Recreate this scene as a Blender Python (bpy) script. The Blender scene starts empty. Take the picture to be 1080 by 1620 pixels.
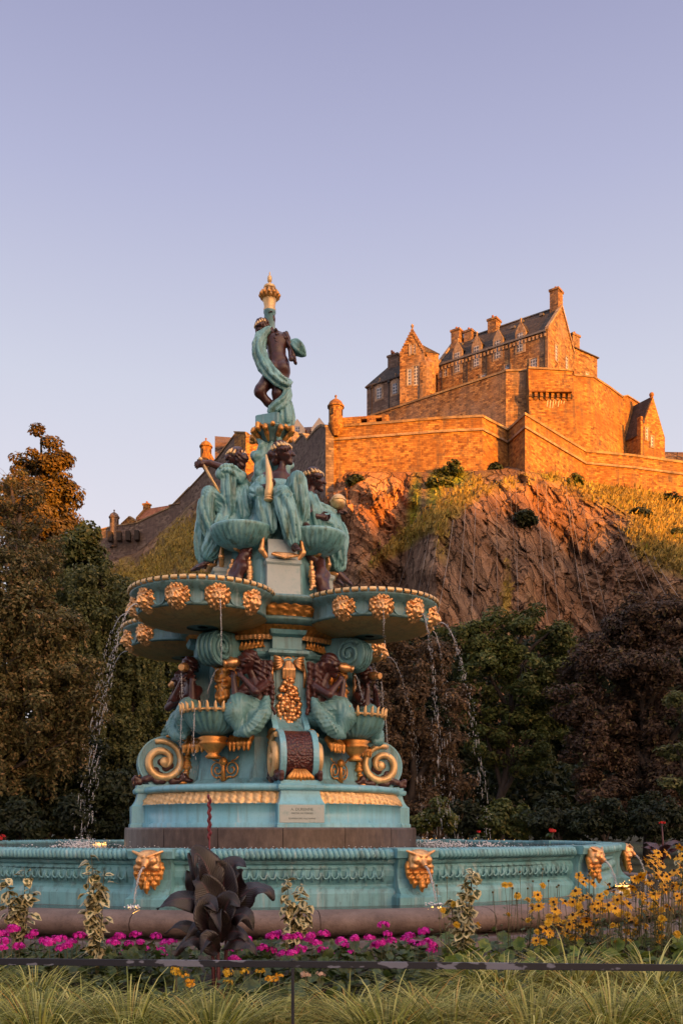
import bpy, math, random
import numpy as np
from mathutils import Vector, Matrix, noise
random.seed(7); rng = np.random.default_rng(7)
sc = bpy.context.scene; COL = sc.collection; R = math.radians
# ---------------------------------------------------------------- camera, sky, sun, exposure
F, HY, CXP, EYE = 1500.0, 1312.0, 540.0, 1.5          # focal length in px of the 1080x1620 photo, horizon row, centre column, eye height
cd = bpy.data.cameras.new('camera'); cam = bpy.data.objects.new('camera', cd); COL.objects.link(cam)
cam.location = (0, 0, EYE); cam.rotation_euler = (R(90), 0, 0)
cd.sensor_fit = 'VERTICAL'; cd.sensor_height = 36.0; cd.lens = F / 1620 * 36.0
cd.shift_y = (HY - 810) / 1620; cd.clip_start = .1; cd.clip_end = 5000
sc.camera = cam
SUN_EL, SUN_AZ = 4.0, 43.0                             # degrees; azimuth: from behind the camera (-Y) turning to the right (+X)
SV = Vector((math.sin(R(SUN_AZ)) * math.cos(R(SUN_EL)), -math.cos(R(SUN_AZ)) * math.cos(R(SUN_EL)), math.sin(R(SUN_EL))))
w = bpy.data.worlds.new("World"); sc.world = w; w.use_nodes = True
wt = w.node_tree; wt.nodes.clear(); WN = wt.nodes.new
wo = WN('ShaderNodeOutputWorld'); bg = WN('ShaderNodeBackground'); sky = WN('ShaderNodeTexSky')
sky.sky_type = 'NISHITA'; sky.sun_disc = False; sky.sun_elevation = R(SUN_EL); sky.sun_rotation = R(180 - SUN_AZ)
sky.air_density = 1.0; sky.dust_density = 2.2; sky.ozone_density = 2.5
# evening haze near the horizon: the sky is tinted by the height of the direction
tc = WN('ShaderNodeTexCoord'); sp = WN('ShaderNodeSeparateXYZ'); rp = WN('ShaderNodeValToRGB'); mx = WN('ShaderNodeMix')
wt.links.new(tc.outputs['Generated'], sp.inputs[0]); wt.links.new(sp.outputs['Z'], rp.inputs[0])
cr = rp.color_ramp; cr.elements[0].position = 0.0; cr.elements[0].color = (.76, .69, .73, 1)
cr.elements[1].position = 1.0; cr.elements[1].color = (1.0, 1.08, 1.25, 1)
for p_, c_ in ((.28, (.68, .65, .71)), (.42, (.56, .57, .67)), (.56, (.405, .415, .58)), (.66, (.31, .315, .48)), (.74, (.46, .48, .64))):
    e_ = cr.elements.new(p_); e_.color = (*c_, 1)
SKY_STRENGTH, TINT = .0555, 10.0
tm = WN('ShaderNodeVectorMath'); tm.operation = 'SCALE'; tm.inputs['Scale'].default_value = TINT
wt.links.new(rp.outputs[0], tm.inputs[0])
mx.data_type = 'RGBA'; mx.inputs[0].default_value = .82
wt.links.new(sky.outputs[0], mx.inputs[6]); wt.links.new(tm.outputs[0], mx.inputs[7])
# the afterglow round the sinking sun, behind the photographer
dp = WN('ShaderNodeVectorMath'); dp.operation = 'DOT_PRODUCT'; dp.inputs[1].default_value = SV
pw = WN('ShaderNodeMath'); pw.operation = 'POWER'; pw.inputs[1].default_value = 4.0; cl = WN('ShaderNodeMath'); cl.operation = 'MAXIMUM'; cl.inputs[1].default_value = 0
gl = WN('ShaderNodeVectorMath'); gl.operation = 'SCALE'; gl.inputs[0].default_value = (34, 19.5, 9.5); ad = WN('ShaderNodeVectorMath'); ad.operation = 'ADD'
wt.links.new(tc.outputs['Generated'], dp.inputs[0]); wt.links.new(dp.outputs['Value'], cl.inputs[0]); wt.links.new(cl.outputs[0], pw.inputs[0]); wt.links.new(pw.outputs[0], gl.inputs['Scale'])
wt.links.new(mx.outputs[2], ad.inputs[0]); wt.links.new(gl.outputs[0], ad.inputs[1])
wt.links.new(ad.outputs[0], bg.inputs['Color']); bg.inputs['Strength'].default_value = SKY_STRENGTH
wt.links.new(bg.outputs[0], wo.inputs[0])
sl = bpy.data.lights.new('sun', 'SUN'); sl.energy = 5.0; sl.angle = R(.5); sl.color = (1.0, .365, .012)
so = bpy.data.objects.new('sun', sl); COL.objects.link(so); so.rotation_euler = SV.to_track_quat('Z', 'Y').to_euler()
sc.view_settings.view_transform = 'Standard'; sc.view_settings.look = 'None'
sc.view_settings.exposure = 1.3; sc.view_settings.gamma = 1.0
sc.cycles.use_denoising = True; sc.cycles.max_bounces = 6; sc.cycles.diffuse_bounces = 3; sc.cycles.glossy_bounces = 3
sc.cycles.transparent_max_bounces = 12; sc.cycles.caustics_reflective = False; sc.cycles.caustics_refractive = False

# ---------------------------------------------------------------- helpers
def P(px, py, Y):                                      # the world point seen at photo pixel (px, py) at distance Y
    return Vector(((px - CXP) / F * Y, Y, EYE + (HY - py) / F * Y))
def Yz(py, Z): return (Z - EYE) * F / (HY - py)        # distance at which height Z is seen on row py
def tag(o, label=None, cat=None, group=None, kind=None):
    for k, v in (('label', label), ('category', cat), ('group', group), ('kind', kind)):
        if v: o[k] = v
    return o
def empty(name, loc=(0, 0, 0), rz=0, label=None, cat=None, group=None):
    o = bpy.data.objects.new(name, None); COL.objects.link(o); o.location = loc; o.rotation_euler.z = rz; o.empty_display_size = .2
    return tag(o, label, cat, group)
def link(name, me, mats, parent=None, rz=0, loc=None):
    o = bpy.data.objects.new(name, me); COL.objects.link(o); o.parent = parent; o.rotation_euler.z = rz
    if loc is not None: o.location = loc
    if mats and not me.materials:
        for m in (mats if isinstance(mats, (list, tuple)) else [mats]): me.materials.append(m)
    return o
def mesh_np(name, V, Q, smooth=False):                 # faces of one size from numpy arrays
    V = np.asarray(V, np.float32); Q = np.asarray(Q, np.int32); n = Q.shape[1]
    me = bpy.data.meshes.new(name); me.vertices.add(len(V)); me.vertices.foreach_set('co', V.ravel())
    me.loops.add(Q.size); me.loops.foreach_set('vertex_index', Q.ravel())
    me.polygons.add(len(Q)); me.polygons.foreach_set('loop_start', np.arange(0, Q.size, n, dtype=np.int32))
    me.polygons.foreach_set('use_smooth', np.full(len(Q), smooth)); me.update(calc_edges=True); me.validate()
    return me
class MB:
    def __init__(s): s.v = []; s.f = []; s.sm = []
    def add(s, vs, fs, smooth=False, M=None):
        b = len(s.v); s.v += [tuple(M @ Vector(v)) if M else tuple(v) for v in vs]
        s.f += [tuple(b + i for i in f) for f in fs]; s.sm += [smooth] * len(fs); return s
    def box(s, a, b, M=None, bev=0.0):
        (x0, y0, z0), (x1, y1, z1) = a, b
        if bev <= 0:
            vs = [(x, y, z) for z in (z0, z1) for y in (y0, y1) for x in (x0, x1)]
            return s.add(vs, [(0, 2, 3, 1), (4, 5, 7, 6), (0, 1, 5, 4), (2, 6, 7, 3), (0, 4, 6, 2), (1, 3, 7, 5)], M=M)
        t = bev
        ring = lambda z, d: [(x0 + d, y0 + t if d == 0 else y0 + d, z), (x0 + t if d == 0 else x0 + d, y0 + d, z)]
        def loop(z, d):
            X0, X1, Y0, Y1 = x0 + d, x1 - d, y0 + d, y1 - d
            return [(X0 + t, Y0, z), (X1 - t, Y0, z), (X1, Y0 + t, z), (X1, Y1 - t, z), (X1 - t, Y1, z), (X0 + t, Y1, z), (X0, Y1 - t, z), (X0, Y0 + t, z)]
        return s.loft([loop(z0, t * .6), loop(z0 + t * .6, 0), loop(z1 - t * .6, 0), loop(z1, t * .6)], caps=True, M=M)
    def loft(s, rings, caps=False, closed=True, smooth=False, M=None):   # rings of equal length -> skin
        n = len(rings[0]); vs = [p for r in rings for p in r]; fs = []
        for i in range(len(rings) - 1):
            for j in range(n if closed else n - 1):
                k = (j + 1) % n; fs.append((i * n + j, i * n + k, (i + 1) * n + k, (i + 1) * n + j))
        s.add(vs, fs, smooth, M)
        if caps: 
            b = len(s.v) - len(vs)
            s.f += [tuple(b + j for j in reversed(range(n))), tuple(b + (len(rings) - 1) * n + j for j in range(n))]; s.sm += [False, False]
        return s
    def lathe(s, prof, n=48, a0=0, a1=360, c=(0, 0), smooth=True, M=None, rf=None):    # prof: (r, z); angle 0 faces -Y
        full = abs(a1 - a0) >= 359.9; m = n if full else n + 1; rings = []
        for r, z in prof:
            ring = []
            for j in range(m):
                a = R(a0 + (a1 - a0) * j / n); q = r if rf is None else rf(r, z, a)
                ring.append((c[0] + q * math.sin(a), c[1] - q * math.cos(a), z))
            rings.append(ring)
        return s.loft(rings, closed=full, smooth=smooth, M=M)
    def tube(s, pts, rad, n=8, smooth=True, caps=True, flat=1.0, M=None, up=None):
        pts = [Vector(p) for p in pts]; rings = []; u = Vector(up) if up else None
        for i, p in enumerate(pts):
            d = (pts[min(i + 1, len(pts) - 1)] - pts[max(i - 1, 0)]); d = d.normalized() if d.length > 1e-9 else Vector((0, 0, 1))
            if u is None: u = d.orthogonal().normalized()
            u0 = (u - d * u.dot(d)); u0 = u0.normalized() if u0.length > 1e-6 else d.orthogonal().normalized()
            if not up: u = u0
            vv = d.cross(u0); r = rad[i] if isinstance(rad, (list, tuple)) else rad
            rings.append([p + u0 * (r * flat * math.cos(t)) + vv * (r * math.sin(t)) for t in (2 * math.pi * j / n for j in range(n))])
        return s.loft(rings, caps=caps, smooth=smooth, M=M)
    def ball(s, c, r, n=8, m=5, M=None):
        r = r if isinstance(r, (list, tuple)) else (r, r, r)
        rings = [[(c[0] + r[0] * math.sin(b) * math.cos(a), c[1] + r[1] * math.sin(b) * math.sin(a), c[2] - r[2] * math.cos(b))
                  for a in (2 * math.pi * j / n for j in range(n))] for b in (math.pi * (i + .06) / (m + .12) if 0 < i < m else (.02 if i == 0 else math.pi - .02) for i in range(m + 1))]
        return s.loft(rings, smooth=True, M=M)
    def extrude(s, poly, d0, d1, M=None, smooth=False):   # polygon (a, b) in the local XZ plane pushed along Y
        s.loft([[(a, d0, b) for a, b in poly], [(a, d1, b) for a, b in poly]], M=M, smooth=smooth)
        n = len(poly); b = len(s.v) - 2 * n
        s.f += [tuple(b + j for j in reversed(range(n))), tuple(b + n + j for j in range(n))]; s.sm += [False, False]; return s
    def mesh(s, name, uv=False):
        me = bpy.data.meshes.new(name); me.from_pydata(s.v, [], s.f); me.polygons.foreach_set('use_smooth', s.sm); me.update()
        if uv: auto_uv(me)
        return me
    def build(s, name, mats, parent=None, uv=False, rz=0, loc=None, fix=True):
        me = s.mesh(name, uv); o = link(name, me, mats, parent, rz, loc)
        if fix:
            import bmesh
            bm = bmesh.new(); bm.from_mesh(me); bmesh.ops.recalc_face_normals(bm, faces=bm.faces); bm.to_mesh(me); bm.free()
        return o
def auto_uv(me):                                       # u along the wall, v up, in metres
    uv = me.uv_layers.new(name='UVMap')
    for p in me.polygons:
        n = p.normal; t = Vector((-n.y, n.x, 0)); t = t.normalized() if t.length > .05 else Vector((1, 0, 0))
        if abs(n.z) > .95: b = Vector((0, 1, 0))
        elif abs(n.z) > .25: b = n.cross(t)
        else: b = Vector((0, 0, 1))
        for li in p.loop_indices:
            c = me.vertices[me.loops[li].vertex_index].co; uv.data[li].uv = (c.dot(t), abs(c.dot(b)))
def cat_rom(pts, k=6):
    pts = [Vector(p) for p in pts]; q = [pts[0]] + pts + [pts[-1]]; out = []
    for i in range(1, len(q) - 2):
        a, b, c, d = q[i - 1:i + 3]
        for t in (j / k for j in range(k)):
            out.append(.5 * ((2 * b) + (c - a) * t + (2 * a - 5 * b + 4 * c - d) * t * t + (3 * b - a - 3 * c + d) * t ** 3))
    return out + [pts[-1]]

# ---------------------------------------------------------------- implicit surfaces (statues, masks, drapery)
class Sdf:
    def __init__(s): s.p = []
    def cap(s, a, b, r1, r2=None, k=.04): s.p.append(('c', np.array(a, float), np.array(b, float), r1, r1 if r2 is None else r2, k)); return s
    def chain(s, pts, rs, k=.04):
        for i in range(len(pts) - 1): s.cap(pts[i], pts[i + 1], rs[i], rs[i + 1], k)
        return s
    def ell(s, c, r, k=.04, rot=None): s.p.append(('e', np.array(c, float), np.array(r if isinstance(r, (list, tuple)) else (r, r, r), float), rot, 0, k)); return s
    def cut(s, c, r, k=.015): s.p.append(('x', np.array(c, float), np.array(r if isinstance(r, (list, tuple)) else (r, r, r), float), None, 0, k)); return s
    def bounds(s, q):
        if q[0] == 'c':
            m = max(q[3], q[4]); return np.minimum(q[1], q[2]) - m, np.maximum(q[1], q[2]) + m
        m = q[2] if q[3] is None else np.full(3, q[2].max()); return q[1] - m, q[1] + m
    def grow(s, h):
        B = [s.bounds(q) for q in s.p]
        lo = np.min([b[0] for b in B], 0) - 3 * h; hi = np.max([b[1] for b in B], 0) + 3 * h
        n = np.ceil((hi - lo) / h).astype(int) + 1; D = np.full(n, 9.0, np.float32)
        for q, (a, b) in zip(s.p, B):
            k = q[5]; i0 = np.maximum(((a - k - 3 * h - lo) / h).astype(int), 0); i1 = np.minimum(((b + k + 3 * h - lo) / h).astype(int) + 2, n)
            g = [lo[d] + h * np.arange(i0[d], i1[d]) for d in range(3)]
            X, Y, Z = g[0][:, None, None], g[1][None, :, None], g[2][None, None, :]
            if q[0] == 'c':
                ab = q[2] - q[1]; L = max(ab @ ab, 1e-9)
                t = np.clip(((X - q[1][0]) * ab[0] + (Y - q[1][1]) * ab[1] + (Z - q[1][2]) * ab[2]) / L, 0, 1)
                d = np.sqrt((X - q[1][0] - t * ab[0]) ** 2 + (Y - q[1][1] - t * ab[1]) ** 2 + (Z - q[1][2] - t * ab[2]) ** 2) - (q[3] + (q[4] - q[3]) * t)
            else:
                x, y, z = X - q[1][0], Y - q[1][1], Z - q[1][2]
                if q[3] is not None:
                    m = np.array(q[3].transposed()) if hasattr(q[3], 'transposed') else q[3]
                    x, y, z = (m[i][0] * x + m[i][1] * y + m[i][2] * z for i in range(3))
                r = q[2]; k0 = np.sqrt((x / r[0]) ** 2 + (y / r[1]) ** 2 + (z / r[2]) ** 2)
                k1 = np.sqrt((x / r[0] ** 2) ** 2 + (y / r[1] ** 2) ** 2 + (z / r[2] ** 2) ** 2)
                d = k0 * (k0 - 1) / np.maximum(k1, 1e-6)
            sl_ = tuple(slice(i0[d_], i1[d_]) for d_ in range(3)); A = D[sl_]
            if q[0] == 'x':
                hh = np.clip(.5 - .5 * (A + d) / k, 0, 1); D[sl_] = A * (1 - hh) - d * hh + k * hh * (1 - hh)
            else:
                hh = np.clip(.5 + .5 * (A - d) / k, 0, 1); D[sl_] = A * (1 - hh) + d * hh - k * hh * (1 - hh)
        return nets(D, lo, h)
def nets(D, lo, h):                                    # naive surface nets
    S = D < 0; n = np.array(D.shape); c = n - 1
    acc = np.zeros((*c, 3), np.float32); cnt = np.zeros(c, np.float32); quads = []; edges = []
    for ax in range(3):
        sa = [slice(None)] * 3; sb = [slice(None)] * 3; sa[ax] = slice(0, -1); sb[ax] = slice(1, None)
        A, B = D[tuple(sa)], D[tuple(sb)]; X = (A < 0) != (B < 0); I = np.argwhere(X)
        if not len(I): continue
        a, b = A[X], B[X]; t = a / (a - b); pos = I.astype(np.float32); pos[:, ax] += t
        o1, o2 = [d for d in range(3) if d != ax]
        for da in (0, 1):
            for db in (0, 1):
                J = I.copy(); J[:, o1] -= da; J[:, o2] -= db
                ok = ((J >= 0) & (J < c)).all(1); np.add.at(acc, tuple(J[ok].T), pos[ok]); np.add.at(cnt, tuple(J[ok].T), 1)
        edges.append((ax, o1, o2, I, a < 0))
    act = cnt > 0; idx = np.full(c, -1, np.int64); idx[act] = np.arange(act.sum())
    V = lo + h * (acc[act] / cnt[act][:, None])
    for ax, o1, o2, I, neg in edges:
        q = []
        for da, db in ((0, 0), (1, 0), (1, 1), (0, 1)):
            J = I.copy(); J[:, o1] -= da; J[:, o2] -= db; J = np.clip(J, 0, c - 1); q.append(idx[tuple(J.T)])
        q = np.stack(q, 1); flip = neg if ax != 1 else ~neg
        q[~flip] = q[~flip][:, ::-1]; quads.append(q[(q >= 0).all(1)])
    return V, np.concatenate(quads)
def vnormals(V, Q):
    N = np.zeros_like(V); fn = np.cross(V[Q[:, 2]] - V[Q[:, 0]], V[Q[:, 3]] - V[Q[:, 1]])
    for i in range(4): np.add.at(N, Q[:, i], fn)
    return N / np.maximum(np.linalg.norm(N, axis=1, keepdims=True), 1e-9)
def wob(V, f, seed=0):                                 # cheap smooth noise -1..1
    r = np.random.default_rng(seed); o = np.zeros(len(V))
    for i in range(5):
        d = r.normal(size=3); d *= f * (1 + .35 * i) / np.linalg.norm(d); o += np.sin(V @ d + r.uniform(0, 6.3)) / (1 + .3 * i)
    return o / 2.4
def organic(name, sdf, h, mat, parent=None, disp=None, rz=0, loc=None, relax=1):
    V, Q = sdf.grow(h)
    for _ in range(relax):
        S = np.zeros_like(V); C = np.zeros(len(V))
        for i in range(4):
            np.add.at(S, Q[:, i], V[Q[:, (i + 1) % 4]] + V[Q[:, (i + 3) % 4]]); np.add.at(C, Q[:, i], 2)
        V = .5 * V + .5 * S / np.maximum(C, 1)[:, None]
    if disp is not None:
        N = vnormals(V, Q); V = V + N * disp(V, N)[:, None]
    return link(name, mesh_np(name, V, Q, True), mat, parent, rz, loc)
# ---------------------------------------------------------------- materials
class NT:
    def __init__(s, name):
        s.m = bpy.data.materials.new(name); s.m.use_nodes = True; s.t = s.m.node_tree; s.b = s.t.nodes['Principled BSDF']; s.out = s.t.nodes['Material Output']
    def n(s, typ, **kw):
        x = s.t.nodes.new('ShaderNode' + typ)
        for k, v in kw.items():
            if k.startswith('i_'): x.inputs[k[2:].replace('_', ' ')].default_value = v
            else: setattr(x, k, v)
        return x
    def l(s, a, b): s.t.links.new(a, b)
    def coords(s, out='Object', scale=(1, 1, 1)):
        c = s.n('TexCoord'); m = s.n('Mapping'); m.inputs['Scale'].default_value = scale; s.l(c.outputs[out], m.inputs[0]); return m.outputs[0]
    def noise(s, vec, scale, detail=5, rough=.6, dist=0):
        x = s.n('TexNoise'); x.inputs['Scale'].default_value = scale; x.inputs['Detail'].default_value = detail
        x.inputs['Roughness'].default_value = rough; x.inputs['Distortion'].default_value = dist; s.l(vec, x.inputs['Vector']); return x.outputs['Fac']
    def ramp(s, fac, stops):
        x = s.n('ValToRGB'); c = x.color_ramp; s.l(fac, x.inputs[0])
        c.elements[0].position, c.elements[1].position = stops[0][0], stops[-1][0]
        for e, st in ((c.elements[0], stops[0]), (c.elements[1], stops[-1])): e.color = (*st[1], 1)
        for p, col in stops[1:-1]: c.elements.new(p).color = (*col, 1)
        return x.outputs[0]
    def mix(s, fac, a, b, mode='MIX'):
        x = s.n('Mix', data_type='RGBA', blend_type=mode)
        for sock, v in ((x.inputs[0], fac), (x.inputs[6], a), (x.inputs[7], b)):
            if isinstance(v, (int, float)): sock.default_value = v
            elif isinstance(v, tuple): sock.default_value = (*v, 1)
            else: s.l(v, sock)
        return x.outputs[2]
    def math(s, op, a, b=0.0):
        x = s.n('Math', operation=op)
        for sock, v in ((x.inputs[0], a), (x.inputs[1], b)):
            if isinstance(v, (int, float)): sock.default_value = v
            else: s.l(v, sock)
        return x.outputs[0]
    def bump(s, h, strength, dist=.02):
        x = s.n('Bump'); x.inputs['Strength'].default_value = strength; x.inputs['Distance'].default_value = dist
        s.l(h, x.inputs['Height']); s.l(x.outputs[0], s.b.inputs['Normal'])
    def fin(s, col, rough=.6, metal=0, spec=None):
        if isinstance(col, tuple): s.b.inputs['Base Color'].default_value = (*col, 1)
        else: s.l(col, s.b.inputs['Base Color'])
        if isinstance(rough, (int, float)): s.b.inputs['Roughness'].default_value = rough
        else: s.l(rough, s.b.inputs['Roughness'])
        s.b.inputs['Metallic'].default_value = metal
        if spec is not None: s.b.inputs['Specular IOR Level'].default_value = spec
        return s.m
def paint(name, a, b, dirt, rough=.45, streak=.55, metal=0, fine=30, bump=.25, lime=.0):   # weathered paint: two tones, run-down streaks, specks
    t = NT(name); v = t.coords(); n1 = t.noise(v, 2.3, 6, .65); c = t.ramp(n1, [(.35, a), (.65, b)])
    vs = t.coords(scale=(7, 7, .55)); n2 = t.noise(vs, 1.2, 6, .7); f = t.ramp(n2, [(.47, (0, 0, 0)), (.70, (streak,) * 3)])
    c = t.mix(f, c, dirt)
    n6 = t.noise(t.coords(scale=(9, 9, .8)), .9, 5, .7, .3); lm = t.ramp(n6, [(.57, (0, 0, 0)), (.70, (lime,) * 3)]); c = t.mix(lm, c, (.46, .49, .46))
    n3 = t.noise(v, fine, 4, .7); sp_ = t.ramp(n3, [(.60, (0, 0, 0)), (.70, (.5,) * 3)]); c = t.mix(sp_, c, dirt)
    t.bump(n3, bump, .006); r = t.ramp(n1, [(.3, (rough - .1,) * 3), (.7, (rough + .15,) * 3)])
    return t.fin(c, r, metal)
def mottled(name, stops, scale=3, rough=.7, metal=0, bump=.3, bscale=40, dist=.01, stretch=(1, 1, 1), detail=8, spec=None):
    t = NT(name); v = t.coords(scale=stretch); n = t.noise(v, scale, detail, .65); c = t.ramp(n, stops)
    if bump: t.bump(t.noise(v, bscale, 4), bump, dist)
    return t.fin(c, rough, metal, spec)
def leafy(name, cols, rough=.55, trans=.25, tcol=None, spec=.3):
    t = NT(name); g = t.n('NewGeometry'); c = t.ramp(g.outputs['Random Per Island'], cols); v = t.coords(); n = t.noise(v, .35, 3)
    f = t.ramp(n, [(.35, (.62,) * 3), (.65, (1.2,) * 3)]); c = t.mix(1.0, c, f, 'MULTIPLY'); t.fin(c, rough, 0, spec)
    if trans:
        tr = t.n('BsdfTranslucent'); mxs = t.n('MixShader'); mxs.inputs[0].default_value = trans
        t.l(c, tr.inputs[0]); t.l(t.b.outputs[0], mxs.inputs[1]); t.l(tr.outputs[0], mxs.inputs[2]); t.l(mxs.outputs[0], t.out.inputs[0])
    return t.m
def stone(name, cols, bw=1.1, bh=.42, blot=(.24, .10, .03), mortar=.02, soot=(.10, .075, .06), rough=.9, holes=.0):
    t = NT(name); uv = t.coords('UV'); br = t.n('TexBrick'); t.l(uv, br.inputs['Vector'])
    br.inputs['Scale'].default_value = 1; br.inputs['Brick Width'].default_value = bw; br.inputs['Row Height'].default_value = bh
    br.inputs['Mortar Size'].default_value = mortar; br.inputs['Mortar Smooth'].default_value = .5; br.inputs['Bias'].default_value = .0
    br.inputs['Color1'].default_value = (0, 0, 0, 1); br.inputs['Color2'].default_value = (1, 1, 1, 1); br.inputs['Mortar'].default_value = (.3, .3, .3, 1)
    n0 = t.noise(uv, 1.5, 9, .78); x = t.mix(.30, n0, br.outputs['Color'])
    c = t.ramp(x, [(.32, cols[0]), (.5, cols[1]), (.7, cols[2])])
    n1 = t.noise(uv, .16, 6, .6); c = t.mix(t.ramp(n1, [(.45, (0, 0, 0)), (.62, (.7,) * 3)]), c, blot)
    us = t.coords('UV', (1.3, .12, 1)); n2 = t.noise(us, .8, 6, .7); c = t.mix(t.ramp(n2, [(.47, (0, 0, 0)), (.72, (.85,) * 3)]), c, soot)
    n5 = t.noise(uv, .42, 8, .75); c = t.mix(t.ramp(n5, [(.53, (0, 0, 0)), (.66, (.75,) * 3)]), c, soot)
    hsum = t.math('ADD', t.math('MULTIPLY', br.outputs['Fac'], -.5), n0); t.bump(hsum, .9, .15)
    return t.fin(c, rough, 0, .2)
TEAL = paint('teal_paint', (.110, .265, .295), (.18, .375, .415), (.055, .075, .05), .40, .8, lime=.55)
TEALD = paint('teal_paint_dull', (.088, .185, .195), (.15, .28, .295), (.055, .07, .04), .42, .85, lime=.45)
BLUE = paint('pale_blue_paint', (.15, .40, .49), (.215, .48, .57), (.10, .17, .15), .33, .5, lime=.5)
BASIN = paint('basin_paint', (.125, .325, .365), (.20, .43, .475), (.06, .085, .065), .45, .75, lime=.5)
CLOTH = paint('cloth_paint', (.115, .29, .305), (.26, .48, .48), (.045, .07, .03), .34, .95, lime=.4)
TAIL = paint('tail_paint', (.10, .245, .26), (.17, .335, .34), (.07, .10, .035), .38, .6)
BRONZE = paint('maroon_bronze', (.050, .014, .013), (.085, .028, .022), (.018, .009, .010), .30, .5, 0, 40, .15)
MAROON = paint('maroon_panel', (.075, .016, .012), (.11, .03, .02), (.03, .01, .01), .4, .4)
GOLD = paint('gilding', (.78, .36, .13), (.90, .50, .22), (.22, .08, .025), .36, .55, .78, 26, .5)
GOLDO = paint('old_gilding', (.62, .24, .05), (.78, .36, .10), (.14, .055, .015), .40, .6, .7, 26, .5)
GOLDP = paint('pale_gilding', (.78, .47, .20), (.88, .58, .28), (.30, .15, .07), .45, .4, .55, 26, .4)
LIGHTP = mottled('bare_pale_patch', [(.3, (.34, .40, .38)), (.55, (.42, .45, .42)), (.75, (.22, .34, .33))], 6, .6, 0, .2)
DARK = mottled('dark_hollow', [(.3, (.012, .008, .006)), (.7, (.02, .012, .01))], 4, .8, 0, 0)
# ---------------------------------------------------------------- ground, far ridge, castle rock
def ip(tab, x): return np.interp(x, [t[0] for t in tab], [t[1] for t in tab])
SOIL = mottled('soil', [(.3, (.020, .013, .008)), (.6, (.045, .03, .018)), (.8, (.07, .05, .03))], 14, .95, 0, .8, 60, .03)
GROUND = mottled('lawn_ground', [(.3, (.02, .028, .008)), (.55, (.035, .04, .012)), (.75, (.05, .045, .02))], 2, .95, 0, .8, 30, .05)
mb = MB(); n = 40
xs = np.linspace(-1400, 1400, n + 1)
mb.add([(x, y, 0) for y in xs for x in xs], [(j * (n + 1) + i, j * (n + 1) + i + 1, (j + 1) * (n + 1) + i + 1, (j + 1) * (n + 1) + i) for j in range(n) for i in range(n)])
tag(mb.build('ground', GROUND), kind='structure')
# unseen ridge added behind the camera, its crest shaped to shade garden and rock
S2 = Vector((math.sin(R(SUN_AZ)), -math.cos(R(SUN_AZ)), 0)); T2 = Vector((-S2.y, S2.x, 0)); DR = 640.0   # T2: along the ridge
def ridge_h(p):                                        # height of the crest; p along the ridge
    base = ip([(-400, 40), (-60, 62), (0, 68), (22, 70), (60, 84), (84, 91), (92, 92), (97, 95), (106, 94), (112, 91), (122, 87), (140, 88), (170, 88), (400, 40)], p)
    return base + 1.1 * math.sin(p * .31) + .8 * math.sin(p * .83 + 1) + .5 * math.sin(p * 1.9)
mb = MB(); ps = np.arange(-420, 421, 3.0); rows = []
for q, hh in ((-110, 0), (-50, .55), (0, 1), (60, .8), (160, 0)):
    rows.append([tuple(S2 * (DR + q) + T2 * p + Vector((0, 0, ridge_h(p) * hh))) for p in ps])
mb.loft(rows, closed=False, smooth=True)
tag(mb.build('shade_ridge', GROUND, fix=False), kind='structure')

WB = [(60, 905), (150, 896), (215, 880), (265, 838), (300, 802), (345, 770), (400, 748), (520, 745), (600, 748), (680, 748), (760, 745), (800, 742), (830, 742), (925, 764), (1000, 774), (1080, 786), (1300, 806)]
YW = [(60, 205), (150, 200), (265, 188), (325, 180), (400, 166), (455, 152), (527, 134.2), (762, 130.6), (803, 134.8), (830, 130.2), (925, 142.6), (1080, 147.5), (1300, 152)]
LINE = [(60, 960), (250, 950), (400, 940), (520, 900), (640, 868), (700, 815), (760, 775), (830, 742), (880, 760), (950, 800), (1080, 885), (1300, 930)]
nx, ny = 520, 360
PX = np.linspace(60, 1260, nx); PY = np.linspace(700, 1320, ny); gx, gy = np.meshgrid(PX, PY)
wb, yw, ln = ip(WB, gx), ip(YW, gx), np.maximum(ip(LINE, gx), ip(WB, gx))
s_top = ip([(60, .25), (400, .22), (500, .10), (540, .035), (640, .05), (690, .20), (830, .2), (930, .24), (1100, .26)], gx)
s_low = ip([(60, .10), (400, .12), (520, .05), (640, .045), (1000, .05), (1100, .08)], gx)
def smooth_row(a, s):
    k = np.exp(-.5 * (np.arange(-3 * s, 3 * s + 1) / s) ** 2); k /= k.sum(); return np.convolve(np.pad(a, 3 * s, 'edge'), k, 'valid')
yw = np.tile(np.minimum(smooth_row(yw[0], 16) - 1.0, yw[0] + .6), (ny, 1)); yw = np.tile(smooth_row(yw[0], 3), (ny, 1)); ln = np.tile(smooth_row(ln[0], 9), (ny, 1)); ln = np.maximum(ln, wb)
below = np.maximum(gy - wb, 0); up = np.maximum(wb - gy, 0)
dep = yw + .9 * up - s_top * np.minimum(below, ln - wb) - s_low * np.maximum(gy - ln, 0) - .6
sm = lambda a, b, x: (lambda t: t * t * (3 - 2 * t))(np.clip((x - a) / (b - a), 0, 1))
dep -= 3.6 * np.exp(-((gx - 575) / 42) ** 2) * sm(0, 40, gy - wb)
dep -= 1.5 * sm(632, 676, gx) * sm(-25, 45, gy - ln) * (1 - .5 * sm(1000, 1150, gx))         # the netted buttress stands out from the face behind it
dep -= 2 * np.exp(-((gx - 745) / 55) ** 2) * sm(ip(WB, 745), 800, gy)
Xw, Zw = (gx - CXP) / F * dep, EYE + (HY - gy) / F * dep
fn = np.zeros_like(dep); fr = np.zeros_like(dep); cr_ = np.zeros_like(dep); nz = np.zeros_like(dep)
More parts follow.
